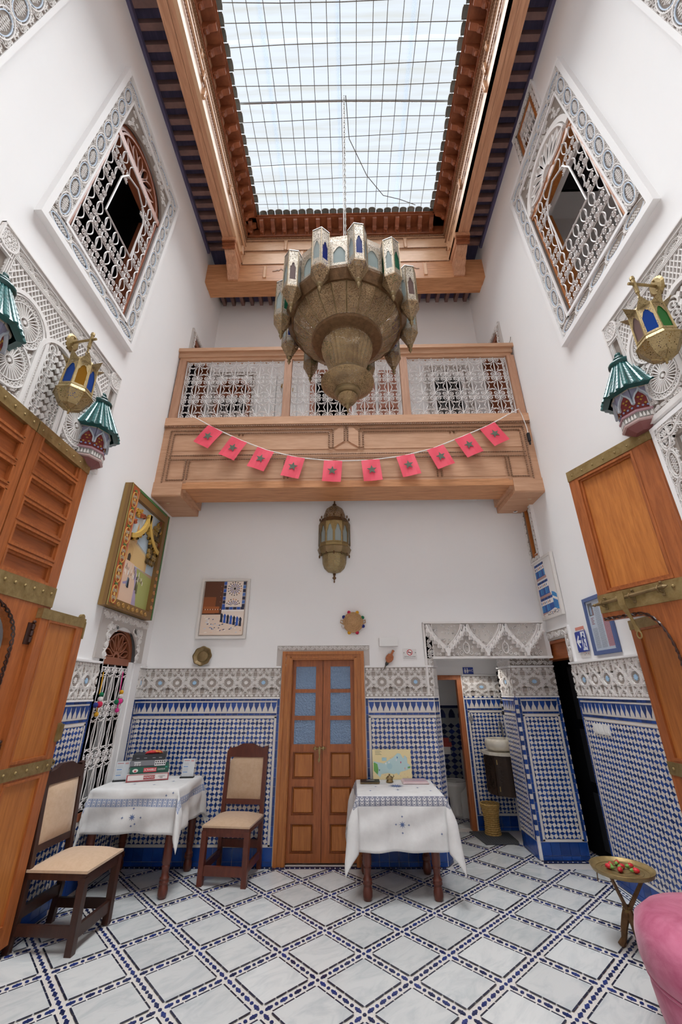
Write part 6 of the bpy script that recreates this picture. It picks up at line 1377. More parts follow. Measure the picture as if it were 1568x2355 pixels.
table(.45, 4.71, .385, .35, .742, .40, [(.14, 4.43), (.73, 4.43), (.73, 4.97), (.14, 4.97)], 'square wooden table under a white cloth right of the double door', 'white cloth with navy band draped over the right table', 'cloth_navy',
      [(0, -.56, .03, 8), (0, -.50, .011, 4), (0, -.62, .011, 4), (.055, -.56, .011, 4), (-.055, -.56, .011, 4), (0, .05, .085, 16), (-.2, .02, .02, 4), (.2, -.02, .02, 4), (0, -.12, .025, 4), (-.26, -.16, .02, 4), (-.3, .2, .02, 4), (.12, .2, .02, 4), (.3, -.16, .02, 4), (.33, -.62, .011, 4)], 9)
# ------------------------------------------------------------------ board games, stands, map
def painted(name, parent=None, **k):
    m = M(); return m
def rect(m, u0, u1, v0, v1, n, c): m.col = lin(c); m.flat([(u0, v0), (u1, v0), (u1, v1), (u0, v1)], n)
def poly(m, P, n, c): m.col = lin(c); m.flat(P, n)
Z = .792; ang = radians(23); cg = Vector((-2.06, 4.88))
def game(lab, w, d, h, rot, dx, cols, dec=None):
    global Z
    a = ang+rot; c, s = cos(a), sin(a); o = cg+Vector((dx*c, dx*s)); t = thing('game_box', (o.x, o.y, Z), lab, 'board game', 'stacked board games', rz=a); m = M(); m.col = lin(cols[0]); m.box(-w/2, w/2, -d/2, d/2, 0, h*.55); obj('base', m, 'painted', t, local=True)
    m = M(); m.col = lin(cols[1]); m.box(-w/2-.003, w/2+.003, -d/2-.003, d/2+.003, h*.18, h); obj('lid', m, 'painted', t, local=True)
    fr = Fr((0, -d/2-.004, 0), (1, 0, 0), (0, 0, 1), (0, -1, 0)); WL['_'] = 0
    if dec: dec(t, fr, w, h)
    Z += h; return t
def ltext(t, s, size, fr, u, v, mt, sx=1.):
    return text('lettering', s, size, fr, u, v, .0018, mt, t, sx, True)
mat('ink_red', '#a8303a', .5); mat('ink_white', '#efecea', .5); mat('ink_black', '#1d1c20', .6); mat('ink_blue', '#3a6fb5', .5)
def d1(t, f, w, h):
    m = M(f); rect(m, -w/2, w/2, .002, .009, .0004, '#9c3f46'); rect(m, -w/2, w/2, h-.006, h, .0004, '#9c3f46'); rect(m, -w/2, -w/2+.01, 0, h, .0005, '#9c3f46'); rect(m, w/2-.01, w/2, 0, h, .0005, '#9c3f46'); rect(m, -.04, .065, .016, .048, .0006, '#a83c40'); obj('print', m, 'painted', t, local=True); ltext(t, 'MONOPOLY', .022, f, .013, .032, 'ink_white', .82); ltext(t, 'LE JEU DE SOCIETE', .010, f, .125, .036, 'ink_black', .8); ltext(t, 'FAMILIAL', .009, f, .125, .024, 'ink_black', .8)
def d2(t, f, w, h):
    m = M(f); rect(m, -.055, .065, .012, .05, .0006, '#c8404a'); poly(m, [(-.13+.026*cos(a), .03+.016*sin(a)) for a in (2*pi*k/12 for k in range(12))], .0006, '#e7e2dc'); poly(m, [(-.13+.012*cos(a), .026+.008*sin(a)) for a in (2*pi*k/8 for k in range(8))], .0009, '#c8404a'); rect(m, .145, .165, .044, .054, .0006, '#3aa08a'); obj('print', m, 'painted', t, local=True); ltext(t, 'SCRABBLE', .028, f, .005, .031, 'ink_white', .85); ltext(t, 'CLASSIQUE', .016, f, .11, .032, 'ink_white', .85)
def d3(t, f, w, h):
    m = M(f); rect(m, .06, w/2, .004, h-.004, .0005, '#dcdadb')
    for i in range(5):
        for j in range(2): poly(m, [(.072+.02*i+.006*x, .02+.02*j+.006*y) for x, y in ((-1, -1), (1, -1), (1, 1), (-1, 1))], .0008, '#26252c')
    rect(m, -.13, -.07, .034, .044, .0005, '#d6d4d6'); obj('print', m, 'painted', t, local=True)
    for i in range(3):
        k = M(f); k.rib(spiral(-.118+.022*i, .02, .009, .003, i*1.3, 1.2, 8), .003, 0, .0006); obj('print', k, 'ink_white', t, local=True)
def d4(t, f, w, h):
    m = M(f)
    for x in (-.1, -.03, .05, .11): rect(m, x-.014, x+.014, .018, .022, .0005, '#b9b9bd')
    rect(m, -w/2, w/2, .008, .0105, .0005, '#55565c'); obj('print', m, 'painted', t, local=True)
game('white and red property trading game box, bottom of the game stack', .385, .27, .062, 0, 0, ('#b9a9a6', '#e6dedb'), d1); game('green word game box second from the bottom of the game stack', .355, .23, .06, 0, .005, ('#17463c', '#1d5a4a'), d2); game('grey game box with a dice grid third in the game stack', .325, .24, .056, radians(-2), -.012, ('#3f4147', '#77777d'), d3); game('black flat game case topmost of the game stack', .30, .24, .048, radians(-5), -.008, ('#232428', '#2b2c31'), d4)
t = thing('snack_packet', (-2.01, 4.83, Z), 'shiny red packet lying on the topmost black game case', 'packet', rz=ang); m = M(); m.sm = True; n = 14
vs = []
for i in range(n+1):
    x = -.085+.17*i/n; r = .016*(sin(pi*i/n)**.35)+.002
    for j in range(8): a = 2*pi*j/8; vs.append((x, 1.7*r*cos(a)+.003*sin(i*2.1+j), r+.9*r*sin(a)+.002*sin(3.1*i+j*2)))
for i in range(n):
    for j in range(8): m.col = lin('#c9242c' if (i*3+j) % 7 else '#e7d9cf') if i % 5 else lin('#d97a2c'); b0 = 0
    pass
m.col = lin('#c5232c'); m.add(vs, [(i*8+j, i*8+(j+1) % 8, (i+1)*8+(j+1) % 8, (i+1)*8+j) for i in range(n) for j in range(8)])
for k in range(len(m.c)): m.c[k] = lin(['#c5232c', '#d63a3c', '#c5232c', '#e8dcd4', '#b81f2a', '#d98a34'][(k*5 // 7) % 6])
obj('wrapper', m, 'painted', t, local=True)
def stand(x, y, rz, lab):
    t = thing('menu_stand', (x, y, .79), lab, 'stand', 'acrylic stands on the left table', rz=rz); m = M(); m.box(-.068, .068, -.025, .03, 0, .012); obj('base', m, 'black', t, local=True); f = Fr((0, 0, .012), (1, 0, 0), (0, .12, 1), (0, -1, 0))
    m = M(f); m.box(-.06, .06, 0, .155, -.004, .0); obj('sheet', m, 'paper_white', t, local=True); m = M(f); m.box(-.063, .063, 0, .16, .0012, .0022); obj('cover', m, 'acrylic', t, local=True)
    m = M(f); rect(m, -.05, .005, .136, .142, .0006, '#d46a5c'); rect(m, -.05, -.005, .083, .09, .0006, '#4f8fd0'); rect(m, -.05, -.005, .035, .042, .0006, '#4f8fd0')
    for k in range(3): rect(m, -.05, .0, .1+.008*k, .103+.008*k, .0006, '#c9c7c6'); rect(m, -.05, .0, .05+.008*k, .053+.008*k, .0006, '#c9c7c6')
    m.col = lin('#e3a49c'); m.prism([(.02, .13), (.05, .13), (.05, .145), (.02, .145)], .0004, .0006); obj('print', m, 'painted', t, local=True)
stand(-1.675, 4.93, radians(4), 'clear acrylic menu stand at the right of the game stack'); stand(-2.28, 4.76, radians(20), 'clear acrylic menu stand at the left of the game stack')
t = thing('map_board', (.45, 5.07, .747), 'cream city map board with blue and green areas leaning on the tiles', 'map'); f = Fr((.245, 5.07, .747), (1, 0, 0), (0, .13, .99), (0, -.99, .13)); m = M(f); m.col = lin('#ead9a6'); m.box(0, .41, 0, .275, -.006, 0); obj('board', m, 'painted', t)
m = M(f); m.col = lin('#b9d6d8'); P = [(.05, .04), (.075, .02), (.09, .05), (.16, .06), (.22, .05), (.25, .06), (.27, .04), (.29, .07), (.34, .08), (.40, .1), (.4, .125), (.37, .15), (.37, .2), (.345, .22), (.33, .19), (.30, .235), (.27, .24), (.22, .2), (.16, .17), (.12, .145), (.04, .16), (.01, .165), (.01, .08)]; m.flat(P, .0006); m.col = lin('#6aa855'); m.flat([(.01, .08), (.05, .045), (.06, .09), (.05, .14), (.02, .155), (.01, .15)], .0009); m.flat([(.37, .1), (.40, .105), (.4, .12), (.37, .115)], .0009); m.col = lin('#a9cdd4'); m.flat([(.1, .17), (.15, .17), (.15, .2), (.1, .2)], .0009); m.flat(circ(.18, .12, .03, 8), .0009)
m.col = lin('#6f6a58')
for k in range(5): m.flat([(.03, .225+.009*k), (.10-.01*(k % 3), .225+.009*k), (.10-.01*(k % 3), .2275+.009*k), (.03, .2275+.009*k)], .0006)
for x, y, c in ((.14, .145, '#f2f2f2'), (.175, .155, '#f2f2f2'), (.265, .2, '#2f6fb0'), (.255, .175, '#e8e8ee'), (.30, .155, '#c84a6a'), (.34, .1, '#e3b6ac'), (.07, .085, '#5f6f8a')): m.col = lin(c); m.flat([(x, y-.012), (x+.006, y), (x+.004, y+.008), (x-.004, y+.008), (x-.006, y)], .0013)
for k in range(14): m.col = lin('#cf8d84'); x, y = .06+.33*random.random(), .02+.03*random.random()+(.17 if k % 2 else 0); m.flat([(x, y), (x+.012, y), (x+.012, y+.002), (x, y+.002)], .0006)
obj('print', m, 'painted', t)
t = thing('booklet_stack', (.2, 4.92, .75), 'stack of dark booklets at the left end of the right table', 'booklets')
for k in range(4): q = M(); s = .002*k; q.box(.105+s, .295+s, 4.85-s, 5.0-s, .75+.004*k, .7538+.004*k); obj('booklet', q, 'black' if k == 3 else 'old_brass', t)
m = M(); m.box(.17, .25, 4.925, 4.935, .7659, .7664); obj('print', m, 'ink_white', t)
t = thing('leaflet_stack', (.66, 4.92, .75), 'stack of pink edged leaflets in a clear tray on the right table', 'leaflets')
for k in range(5): q = M(); s = .003*k; q.box(.53+s, .79-s, 4.83+s, 5.03-s, .75+.0035*k, .7532+.0035*k); obj('leaflet', q, ('pink_paper', 'paper_white')[k % 2], t) if 'pink_paper' in MATS else (mat('pink_paper', '#d7b4b8', .6), obj('leaflet', q, 'pink_paper', t))
m = M(); m.box(.55, .785, 4.86, 5.02, .769, .772); obj('cover', m, 'acrylic', t)
t = thing('brass_pot', (.405, 4.93, .749), 'small brass lidded pot in the middle of the right table', 'pot'); m = M(); m.sm = True; m.lathe([(.001, 0), (.036, .002), (.037, .008), (.032, .012), (.033, .03), (.037, .034), (.036, .04), (.03, .042), (.001, .042)], 16, (.405, 4.93, .749)); obj('body', m, 'brass', t); m = M(); m.sm = True; m.lathe([(.03, .041), (.024, .052), (.008, .058), (.006, .064), (.009, .07), (.001, .073)], 14, (.405, 4.93, .749)); m.tube([(.435, 4.93, .79), (.45, 4.93, .80), (.445, 4.93, .812)], .004, 5); obj('lid', m, 'old_brass', t)
# ------------------------------------------------------------------ brass tray table and roses
t = thing('tray_table', (1.93, 3.72, 0), 'folding brass tray table beside the pink pouf', 'table'); c = (1.915, 3.70, .43)
m = M(); m.sm = True; m.lathe([(.001, 0), (.17, .0), (.188, .006), (.2, .022), (.203, .024), (.2, .018), (.19, -.004), (.17, -.009), (.001, -.009)], 36, c); obj('tray', m, 'brass', t)
m = M()
for r in (.05, .09, .13, .165): m.tube([(c[0]+r*cos(2*pi*k/32), c[1]+r*sin(2*pi*k/32), c[2]+.001) for k in range(32)], .0016, 3, closed=True)
obj('engraved_ring', m, 'old_brass', t)
for k in range(3):
    a = radians(100+120*k); p = lambda r, z: (c[0]+.01+r*cos(a), c[1]+.06+r*sin(a), z); m = M(); m.tube([p(.16, .42), p(.10, .33), p(.03, .23), p(.012, .2)], [.010, .012, .014, .015], 6); q = radians(280+120*k); p2 = lambda r, z: (c[0]+.01+r*cos(q), c[1]+.06+r*sin(q), z)
    m.tube([p2(.012, .21), p2(.022, .16), p2(.045, .10), p2(.06, .04), p2(.085, .0)], [.014, .026, .022, .017, .024], 7); obj('leg', m, 'dark_brass', t)
m = M(); [m.tube([(c[0]+.01+.026*cos(b), c[1]+.06+.026*sin(b), .19+.012*j) for b in (2*pi*i/10 for i in range(10))], .006, 4, closed=True) for j in range(3)]; obj('knot', m, 'brass', t)
m = M(); m.tube([(c[0]-.17, c[1]+.02, .42), (c[0]-.165, c[1]+.04, .36)], .004, 4); obj('hook', m, 'dark_brass', t)
ROSE = ['red rose bud at the left edge of the bunch on the tray', 'dark red rose bud second from left at the back of the tray', 'red rose bud with green sepals nearest the tray front left', 'red rose bud in the middle of the bunch', 'red rose bud farthest back on the brass tray', 'open red rose bud rightmost on the brass tray', 'red rose bud lying sideways nearest the pouf on the tray']
for k, (dx, dy, rz) in enumerate(((-.075, .02, 2.2), (-.045, .055, 1.2), (-.03, -.035, 3.9), (.01, .02, .4), (.02, .09, .9), (.075, .03, .2), (.06, -.055, 5.9))):
    t = thing('rose_bud', (c[0]+dx, c[1]+dy, c[2]+.002), ROSE[k], 'rose', 'rose buds on the brass tray', rz=rz); m = M(); m.sm = True
    f = Fr((0, 0, .016), (0, 1, 0), (0, 0, 1), (1, 0, 0)); m.fr = f; m.lathe([(.001, -.018), (.011, -.012), (.017, .0), (.015, .014), (.010, .024), (.004, .028), (.001, .028)], 9, fl=.08, flute=5); obj('petals', m, 'rose_red', t, local=True)
    m = M(f)
    for j in range(4): a = pi/2*j; m.add([(0, 0, -.03), (.012*cos(a-.5), .012*sin(a-.5), -.016), (.019*cos(a), .019*sin(a), .008), (.012*cos(a+.5), .012*sin(a+.5), -.016)], [(0, 1, 2, 3)])
    m.lathe([(.001, -.034), (.008, -.03), (.012, -.016), (.011, -.012)], 7); obj('sepal', m, 'leaf_green', t, local=True)
# pouf
t = thing('velvet_pouf', (1.90, 2.76, 0), 'round pink velvet pouf with a seam in the right foreground', 'pouf'); m = M(); m.sm = True
m.lathe([(.001, .0), (.34, .0), (.36, .02), (.385, .12), (.40, .22), (.40, .262), (.393, .272)], 56, (1.90, 2.76, 0)); obj('lower_cushion', m, 'velvet', t); m = M(); m.sm = True
m.lathe([(.393, .272), (.412, .285), (.425, .34), (.425, .42), (.41, .475), (.36, .515), (.27, .535), (.12, .54), (.03, .532), (.001, .528)], 56, (1.90, 2.76, 0), fl=.004, flute=18); obj('upper_cushion', m, 'velvet', t)
m = M(); m.sm = True; m.tube([(1.90+.402*cos(2*pi*k/56), 2.76+.402*sin(2*pi*k/56), .272) for k in range(56)], .009, 6, closed=True); obj('piping', m, 'velvet', t); m = M(); m.ball((1.90, 2.76, .535), .02, 8, sq=(1, 1, .5)); obj('button', m, 'velvet', t)
# ------------------------------------------------------------------ pictures and signs on the walls
t = thing('relief_picture', (-2.4, 4.4, 2.37), 'large carved and gilded picture of a walled town square on the left wall', 'picture'); f = Fr((-2.395, 3.905, 2.37), (0, 1, 0), (0, 0, 1), (1, 0, 0)); w, h = .985, 1.315
m = M(f); m.col = lin('#8a6a36'); m.box(0, w, 0, h, 0, .04); m.col = lin('#7d5b2e'); 
for a in ((0, .16, 0, h), (.88, w, 0, h), (.16, .88, 0, .085), (.16, .88, 1.2, h)): m.box(*a, .04, .085)
for a, c in (((0, .012, 0, h), '#a98a4e'), ((w-.012, w, 0, h), '#4e7a40'), ((w-.03, w-.012, 0, h), '#3f6a38'), ((.012, .022, .02, h-.02), '#466f3a'), ((.15, .165, .1, h-.03), '#c67a5c'), ((.022, .15, .03, h-.02), '#a8512c'), ((.165, .9, h-.03, h), '#3f6a38')): m.col = lin(c); m.box(*a, .08, .088)
obj('frame', m, 'painted', t)
m = M(f)
for k in range(6):
    v = .12+.205*k
    for r, cc in ((.055, '#c79a52'), ): m.col = lin(cc); m.rib([(.086+.05*cos(a), v+.09*sin(a)) for a in (2*pi*i/12 for i in range(12))], .009, .088, .096, closed=True)
    for s in (1, -1):
        for j in (0, 1): m.col = lin('#b9a78d'); m.rib(spiral(.086+s*.02, v+(j*2-1)*.035, .02, .003, s*1.2, 1.5*s, 9), .006, .088, .095)
    m.col = lin('#d9b66a'); m.prism(star(.086, v, .02, .009, 6), .088, .095); m.col = lin('#5b7d45'); m.prism([(.05, v+.1), (.086, v+.12), (.12, v+.1), (.086, v+.09)], .088, .093)
for k in range(7):
    u = .2+.1*k; m.col = lin('#b58a4c'); m.rib(spiral(u, .042, .026, .004, k, 1.5*(1 if k % 2 else -1), 10), .008, .085, .094)
for k in range(6): v = .14+.085*k; m.col = lin('#c98a55'); m.rib(spiral(.905, v, .026, .004, k*3.1, 1.4*(1 if k % 2 else -1), 10), .008, .088, .096)
m.col = lin('#a07433')
for s in range(36):
    u = random.uniform(.18, .87); v = random.uniform(.8, 1.18)
    if v > 1.16-abs(u-.5)*1.1+.05*0 and v > .86+.3*(1-abs(u-.52)/.36): m.col = lin(random.choice(('#c9993f', '#b0542e', '#a98236', '#8b4a28'))); m.rib(spiral(u, v, .03, .004, random.uniform(0, 6), 1.4, 9), .010, .05, .075)
P = [(.19, .78)]+[(.19+.33*sin(pi/2*k/8), .78+.36*(1-cos(pi/2*k/8))**.8) for k in range(1, 9)]; P2 = [(.52+.33*(1-sin(pi/2*(8-k)/8)), 1.14-.36*(1-(1-cos(pi/2*(8-k)/8))**.8)) for k in range(9)]
m.col = lin('#c9a24c'); m.rib(P, .05, .05, .09); m.rib([(1.04-p[0], p[1]) for p in P], .05, .05, .09)
for k in range(13): q = P[k*8//12] if k < 13 else P[-1]; m.col = lin('#b88f3d'); m.prism(circ(q[0]+.02, q[1]-.03, .018, 6), .05, .08); m.prism(circ(1.04-q[0]-.02, q[1]-.03, .018, 6), .05, .08)
for i in range(4):
    for j in range(8):
        u = .66+.048*i; v = .62+.06*j
        if v < 1.08-.9*max(0, .72-u)-1.2*max(0, u-.78): m.col = lin(random.choice(('#6f5324', '#8a6a2e', '#4b3718', '#97783a'))); m.prism([(u-.022, v), (u, v-.024), (u+.022, v), (u+.022, v+.03), (u, v+.045), (u-.022, v+.03)], .05, .07+.01*(j % 2)); m.col = lin('#2e2212'); m.flat(circ(u, v+.01, .009, 5), .083)
obj('carving', m, 'painted', t, kind='stuff')
m = M(f); rect(m, .16, .89, .085, 1.2, .042, '#b59a83'); rect(m, .16, .89, .5, 1.2, .0422, '#b3c3cf'); poly(m, [(.16, 1.0), (.4, .88), (.6, .9), (.7, .75), (.7, 1.2), (.16, 1.2)], .0424, '#c4ced6')
poly(m, [(.16, .52), (.70, .50), (.70, .66), (.16, .80)], .0426, '#d6b27a')
for k in range(18): u = .17+.03*k; v = .80-.14*(u-.16)/.54; poly(m, [(u, v-.02), (u+.02, v-.02), (u+.02, v+.01), (u+.01, v+.03), (u, v+.01)], .0428, '#d9b983')
poly(m, [(.34, .75), (.40, .74), (.39, .93), (.37, .99), (.35, .93)], .043, '#d0a776'); poly(m, [(.16, .80), (.70, .66), (.70, .69), (.16, .84)], .0425, '#8f99a0')
poly(m, [(.22, .53), (.36, .53), (.36, .68), (.29, .72), (.22, .68)], .043, '#cda66c'); poly(m, [(.27, .53), (.33, .53), (.33, .59), (.30, .615), (.27, .59)], .0434, '#3a2a1e')
poly(m, [(.16, .085), (.6, .085), (.55, .3), (.44, .45), (.44, .52), (.16, .53)], .0428, '#dcbba2'); poly(m, [(.62, .085), (.89, .085), (.89, .46), (.46, .50)], .0428, '#a5a862'); poly(m, [(.52, .085), (.62, .085), (.5, .5), (.45, .5), (.52, .3)], .043, '#a898b4'); poly(m, [(.28, .27), (.4, .3), (.38, .33), (.27, .29)], .0431, '#9f92b4')
for k in range(60):
    u = random.uniform(.18, .69); v = .45+random.uniform(-.05, .07)-(u-.2)*.12; s = random.uniform(.008, .014); poly(m, [(u-s*.5, v-s*2), (u+s*.5, v-s*2), (u+s*.4, v+s), (u, v+s*1.8), (u-s*.4, v+s)], .0436+.00001*k, random.choice(('#e9e2d9', '#2e2a2c', '#d9cdbb', '#5f5a63', '#f1ece4', '#7d6b57')))
for u, v, c in ((.36, .3, '#6f7f92'), (.38, .29, '#2f3440'), (.55, .3, '#5a553a'), (.58, .27, '#6d6845')): poly(m, [(u-.02, v-.04), (u+.02, v-.04), (u+.012, v+.05), (u, v+.07), (u-.012, v+.05)], .045, c)
obj('painting', m, 'painted', t)
def framed(name, f, w, h, lab, fw=.035, depth=.03, cat='picture', col='#d9d4cf', bottom=True):
    t = thing(name, f(w/2, 0, 0), lab, cat); m = M(f); m.col = lin(col)
    for a in ((0, w, 0, fw), (0, w, h-fw, h), (0, fw, fw, h-fw), (w-fw, w, fw, h-fw)): m.box(*a, 0, depth)
    m.box(.002, w-.002, .002, h-.002, 0, .006); obj('frame', m, 'painted', t); return t
# doorway-and-mosaic painting on the back wall
f = Fr((-1.85, 5.145, 2.185), (1, 0, 0), (0, 0, 1), (0, -1, 0)); w, h = .61, .735; t = framed('framed_painting', f, w, h, 'white framed painting of a brown door and blue mosaic over the brass plate', .03, .035)
m = M(f); m.col = lin('#e2cdbc'); m.box(.045, .565, .045, .7, .0, .03); n = .0305; X = lambda x: .045+.52*x; Yv = lambda y: .045+.655*y
rq = lambda a, b, c, d, col, k=0: rect(m, X(a), X(b), Yv(c), Yv(d), n+.0001*k, col)
rq(0, .46, .38, 1, '#5b3018', 1); rq(0, .3, .38, .7, '#8a4a22', 2); rq(.02, .4, .4, .52, '#a45a2a', 3); rq(0, .46, .37, .39, '#3a1f12', 4)
for k in range(14): rq(.03+.03*k, .045+.03*k, .455, .475, '#e3cdb5' if k % 2 else '#2d1a12', 5)
for k in range(4): rq(.4, .41, .6+.1*k, .612+.1*k, '#c9a57c', 5)
rq(.46, 1, .22, 1, '#e6d6c9', 1)
for k in range(7): rq(.462, .53, .5+.072*k, .565+.072*k, ('#2d55a8', '#1d2340')[k % 2], 4); rq(.93, 1, .5+.072*k, .565+.072*k, ('#1d2340', '#4a72b5')[k % 2], 4)
for k in range(6): rq(.46+.09*k, .545+.09*k, .46, .51, ('#2d55a8', '#1d2340')[k % 2], 5)
rq(.46, 1, .43, .455, '#f2ece6', 6)
for k in range(7): c_ = ('#1a2138', '#2a58b2')[k % 2]; x = .475+.075*k; y = .40-.012*k; poly(m, [(X(x-.03), Yv(y-.17)), (X(x+.035), Yv(y-.175)), (X(x+.03), Yv(y-.1)), (X(x+.035), Yv(y-.04)), (X(x), Yv(y)), (X(x-.03), Yv(y-.04)), (X(x-.022), Yv(y-.1))], n+.0007, c_)
for cx, cy, R_, k0, k1 in ((.73, .86, .13, 0, 16), (.72, .53, .13, 1, 8)):
    for k in range(k0, k1):
        a = 2*pi*k/16; r0, r1 = .04, R_; d = .012; poly(m, [(X(cx+r0*cos(a-.1)), Yv(cy+r0*sin(a-.1)*.8)), (X(cx+r1*cos(a-.07)), Yv(cy+r1*sin(a-.07)*.8)), (X(cx+r1*cos(a+.07)), Yv(cy+r1*sin(a+.07)*.8)), (X(cx+r0*cos(a+.1)), Yv(cy+r0*sin(a+.1)*.8))], n+.0005, ('#2c4f97', '#1f2b4f')[k % 2])
        poly(m, [(X(cx+(R_+.03)*cos(a)+dx), Yv(cy+(R_+.03)*sin(a)*.8+dy)) for dx, dy in ((-.012, -.01), (.012, -.01), (.012, .01), (-.012, .01))], n+.0005, random.choice(('#1c1a20', '#c47a3f', '#1c1a20')))
poly(m, [(X(.73+.03*cos(a)), Yv(.86+.026*sin(a))) for a in (2*pi*k/8 for k in range(8))], n+.0008, '#221a18')
for k in range(40): x, y = random.uniform(.02, .95), random.uniform(.03, .34); sx = random.uniform(.03, .08); poly(m, [(X(x), Yv(y)), (X(x+sx), Yv(y+.005)), (X(x+sx*.8), Yv(y+.02)), (X(x+.01), Yv(y+.015))], n+.0003+.00001*k, random.choice(('#d9a888', '#efe2d6', '#e8c7ae', '#f3e9df', '#c8d0dc')))
for k in range(22): x, y = random.uniform(.15, .9), random.uniform(.06, .3); s = random.uniform(.015, .035); poly(m, [(X(x-s), Yv(y-.004)), (X(x), Yv(y-.01)), (X(x+s), Yv(y+.006)), (X(x), Yv(y+.01))], n+.001, random.choice(('#2d4373', '#26304f', '#7f93b5')))
obj('canvas', m, 'painted', t)
# blue stair painting on the right wall
f = Fr((2.395, 5.13, 2.37), (0, -1, 0), (0, 0, 1), (-1, 0, 0)); w, h = .50, .72; t = framed('framed_painting', f, w, h, 'white framed painting of blue tiled stairs on the right wall', .03, .035); m = M(f); m.col = lin('#dcd8d6'); m.box(.03, .47, .035, .69, .0, .022); n = .0225; rect(m, .03, .47, .035, .69, n, '#e3e0de')
for k, (ub, v0_) in enumerate(((.27, .5), (.30, .28), (.34, .08))):
    rect(m, .03, ub, v0_, v0_+.17, n+.0003, '#1d4d9c'); rect(m, .03, ub, v0_+.085, v0_+.14, n+.0005, '#efe9e4')
    for j in range(6): x = .045+.042*j; rect(m, x-.012, x+.018, v0_+.01, v0_+.08, n+.0006, ('#2f7ec0', '#1b4f9f', '#3f94cf')[(j+k) % 3]); poly(m, [(x-.011, v0_+.112), (x, v0_+.09), (x+.011, v0_+.112), (x, v0_+.135)], n+.0008, ('#1d2230', '#a8623c', '#2a6cb0')[(j*2+k) % 3]); rect(m, x-.012, x+.018, v0_+.145, v0_+.168, n+.0006, ('#234a8f', '#1d2a55')[j % 2])
    rect(m, .03, ub+.02, v0_-.03, v0_, n+.0009, '#b8938a')
poly(m, [(.34, .10), (.46, .06), (.46, .23), (.40, .27), (.34, .29)], n+.0004, '#2f86c4'); poly(m, [(.34, .21), (.46, .16), (.46, .19), (.34, .24)], n+.0006, '#efe9e4')
for j in range(4): x = .355+.028*j; poly(m, [(x, .1), (x+.01, .097), (x+.01, .2), (x, .204)], n+.0005, '#1d4d9c')
poly(m, [(.03, .035), (.47, .035), (.46, .06), (.34, .10), (.03, .055)], n+.001, '#ded7d2')
for k in range(34): x, y = random.uniform(.04, .45), random.uniform(.038, .075); poly(m, [(x, y), (x+.012, y-.004), (x+.018, y+.004), (x+.006, y+.008)], n+.0012, random.choice(('#26324f', '#a8623c', '#1d1d22', '#3a6aa8')))
obj('canvas', m, 'painted', t)
# framed newspaper page
f = Fr((2.395, 4.225, 1.905), (0, -1, 0), (0, 0, 1), (-1, 0, 0)); w, h = .405, .535; t = framed('framed_article', f, w, h, 'blue framed newspaper page beside the right gate leaf', .035, .022, 'frame', '#51628f'); m = M(f); rect(m, .035, w-.035, .035, h-.035, .007, '#d3d8e0'); rect(m, .055, .135, .36, .48, .0075, '#3a3236'); poly(m, [(.075, .37), (.115, .37), (.11, .43), (.095, .46), (.08, .43)], .0078, '#8fa3bd'); poly(m, [(.105, .36), (.13, .36), (.13, .42), (.115, .42)], .0078, '#8a4a46')
for k in range(5): rect(m, .065, .065+.05-.012*(k % 2), .335-.014*k, .342-.014*k, .0075, '#9c4a50')
rect(m, .255, .355, .06, .40, .0074, '#c9818c')
for c0, c1, v0_, v1_ in ((.055, .14, .06, .25), (.15, .245, .06, .44), (.258, .352, .07, .39)):
    for k in range(int((v1_-v0_)/.0085)): rect(m, c0, c1-.01*random.random(), v0_+.0085*k, v0_+.0085*k+.0032, .0078, '#8a8e98' if c0 < .25 else '#a85a66')
rect(m, .345, .358, .045, .055, .0079, '#23232a'); obj('page', m, 'painted', t); obj('glass', M(f).box(.03, w-.03, .03, h-.03, .012, .0135), 'acrylic', t)
# exit sign and the notice behind it
f = Fr((2.392, 4.50, 1.90), (0, -1, 0), (0, 0, 1), (-1, 0, 0)); t = thing('wall_notice', (2.39, 4.4, 1.9), 'red and white paper notice half hidden by the blue exit sign', 'notice'); m = M(f); rect(m, .0, .17, .0, .30, .0, '#e6e1dd'); rect(m, .0, .17, .27, .30, .0006, '#d98a78')
for k in range(14): poly(m, circ(.02+.15*random.random(), .02+.06*random.random(), .007, 5), .0008, random.choice(('#c9534e', '#d99a90', '#8a8a90')))
for k in range(8): poly(m, circ(.02+.15*random.random(), .235+.03*random.random(), .007, 5), .0008, random.choice(('#c9534e', '#d99a90', '#6a6a70')))
obj('print', m, 'painted', t)
f = Fr((2.385, 4.51, 1.955), (0, -1, 0), (0, 0, 1), (-1, 0, 0)); t = thing('exit_sign', (2.38, 4.4, 1.955), 'blue exit sign with a white arrow and running figure', 'sign'); m = M(f); m.col = lin('#2a3f94'); m.box(0, .2, 0, .2, 0, .006); rect(m, .11, .192, .012, .192, .0064, '#dfe2ea')
poly(m, [(.012, .1), (.06, .165), (.075, .15), (.05, .115), (.095, .115), (.095, .085), (.05, .085), (.075, .05), (.06, .035)], .0066, '#eef0f4'); poly(m, [(.16+.013*cos(a), .165+.013*sin(a)) for a in (2*pi*k/10 for k in range(10))], .007, '#2a3f94'); obj('plate', m, 'painted', t)
m = M(f)
for P, w_ in (([(.15, .15), (.14, .095)], .024), ([(.15, .145), (.125, .135), (.115, .115)], .011), ([(.152, .145), (.172, .12), (.185, .125)], .011), ([(.14, .1), (.165, .075), (.16, .05), (.178, .04)], .013), ([(.14, .1), (.128, .06), (.118, .03)], .013)): m.rib(P, w_, .0064, .0072)
obj('figure', m, 'sign_blue', t); m = M(f)
for u in (.008, .192):
    for v in (.008, .192): m.ball((u, v, .008), .006, 6)
obj('screw', m, 'steel', t)
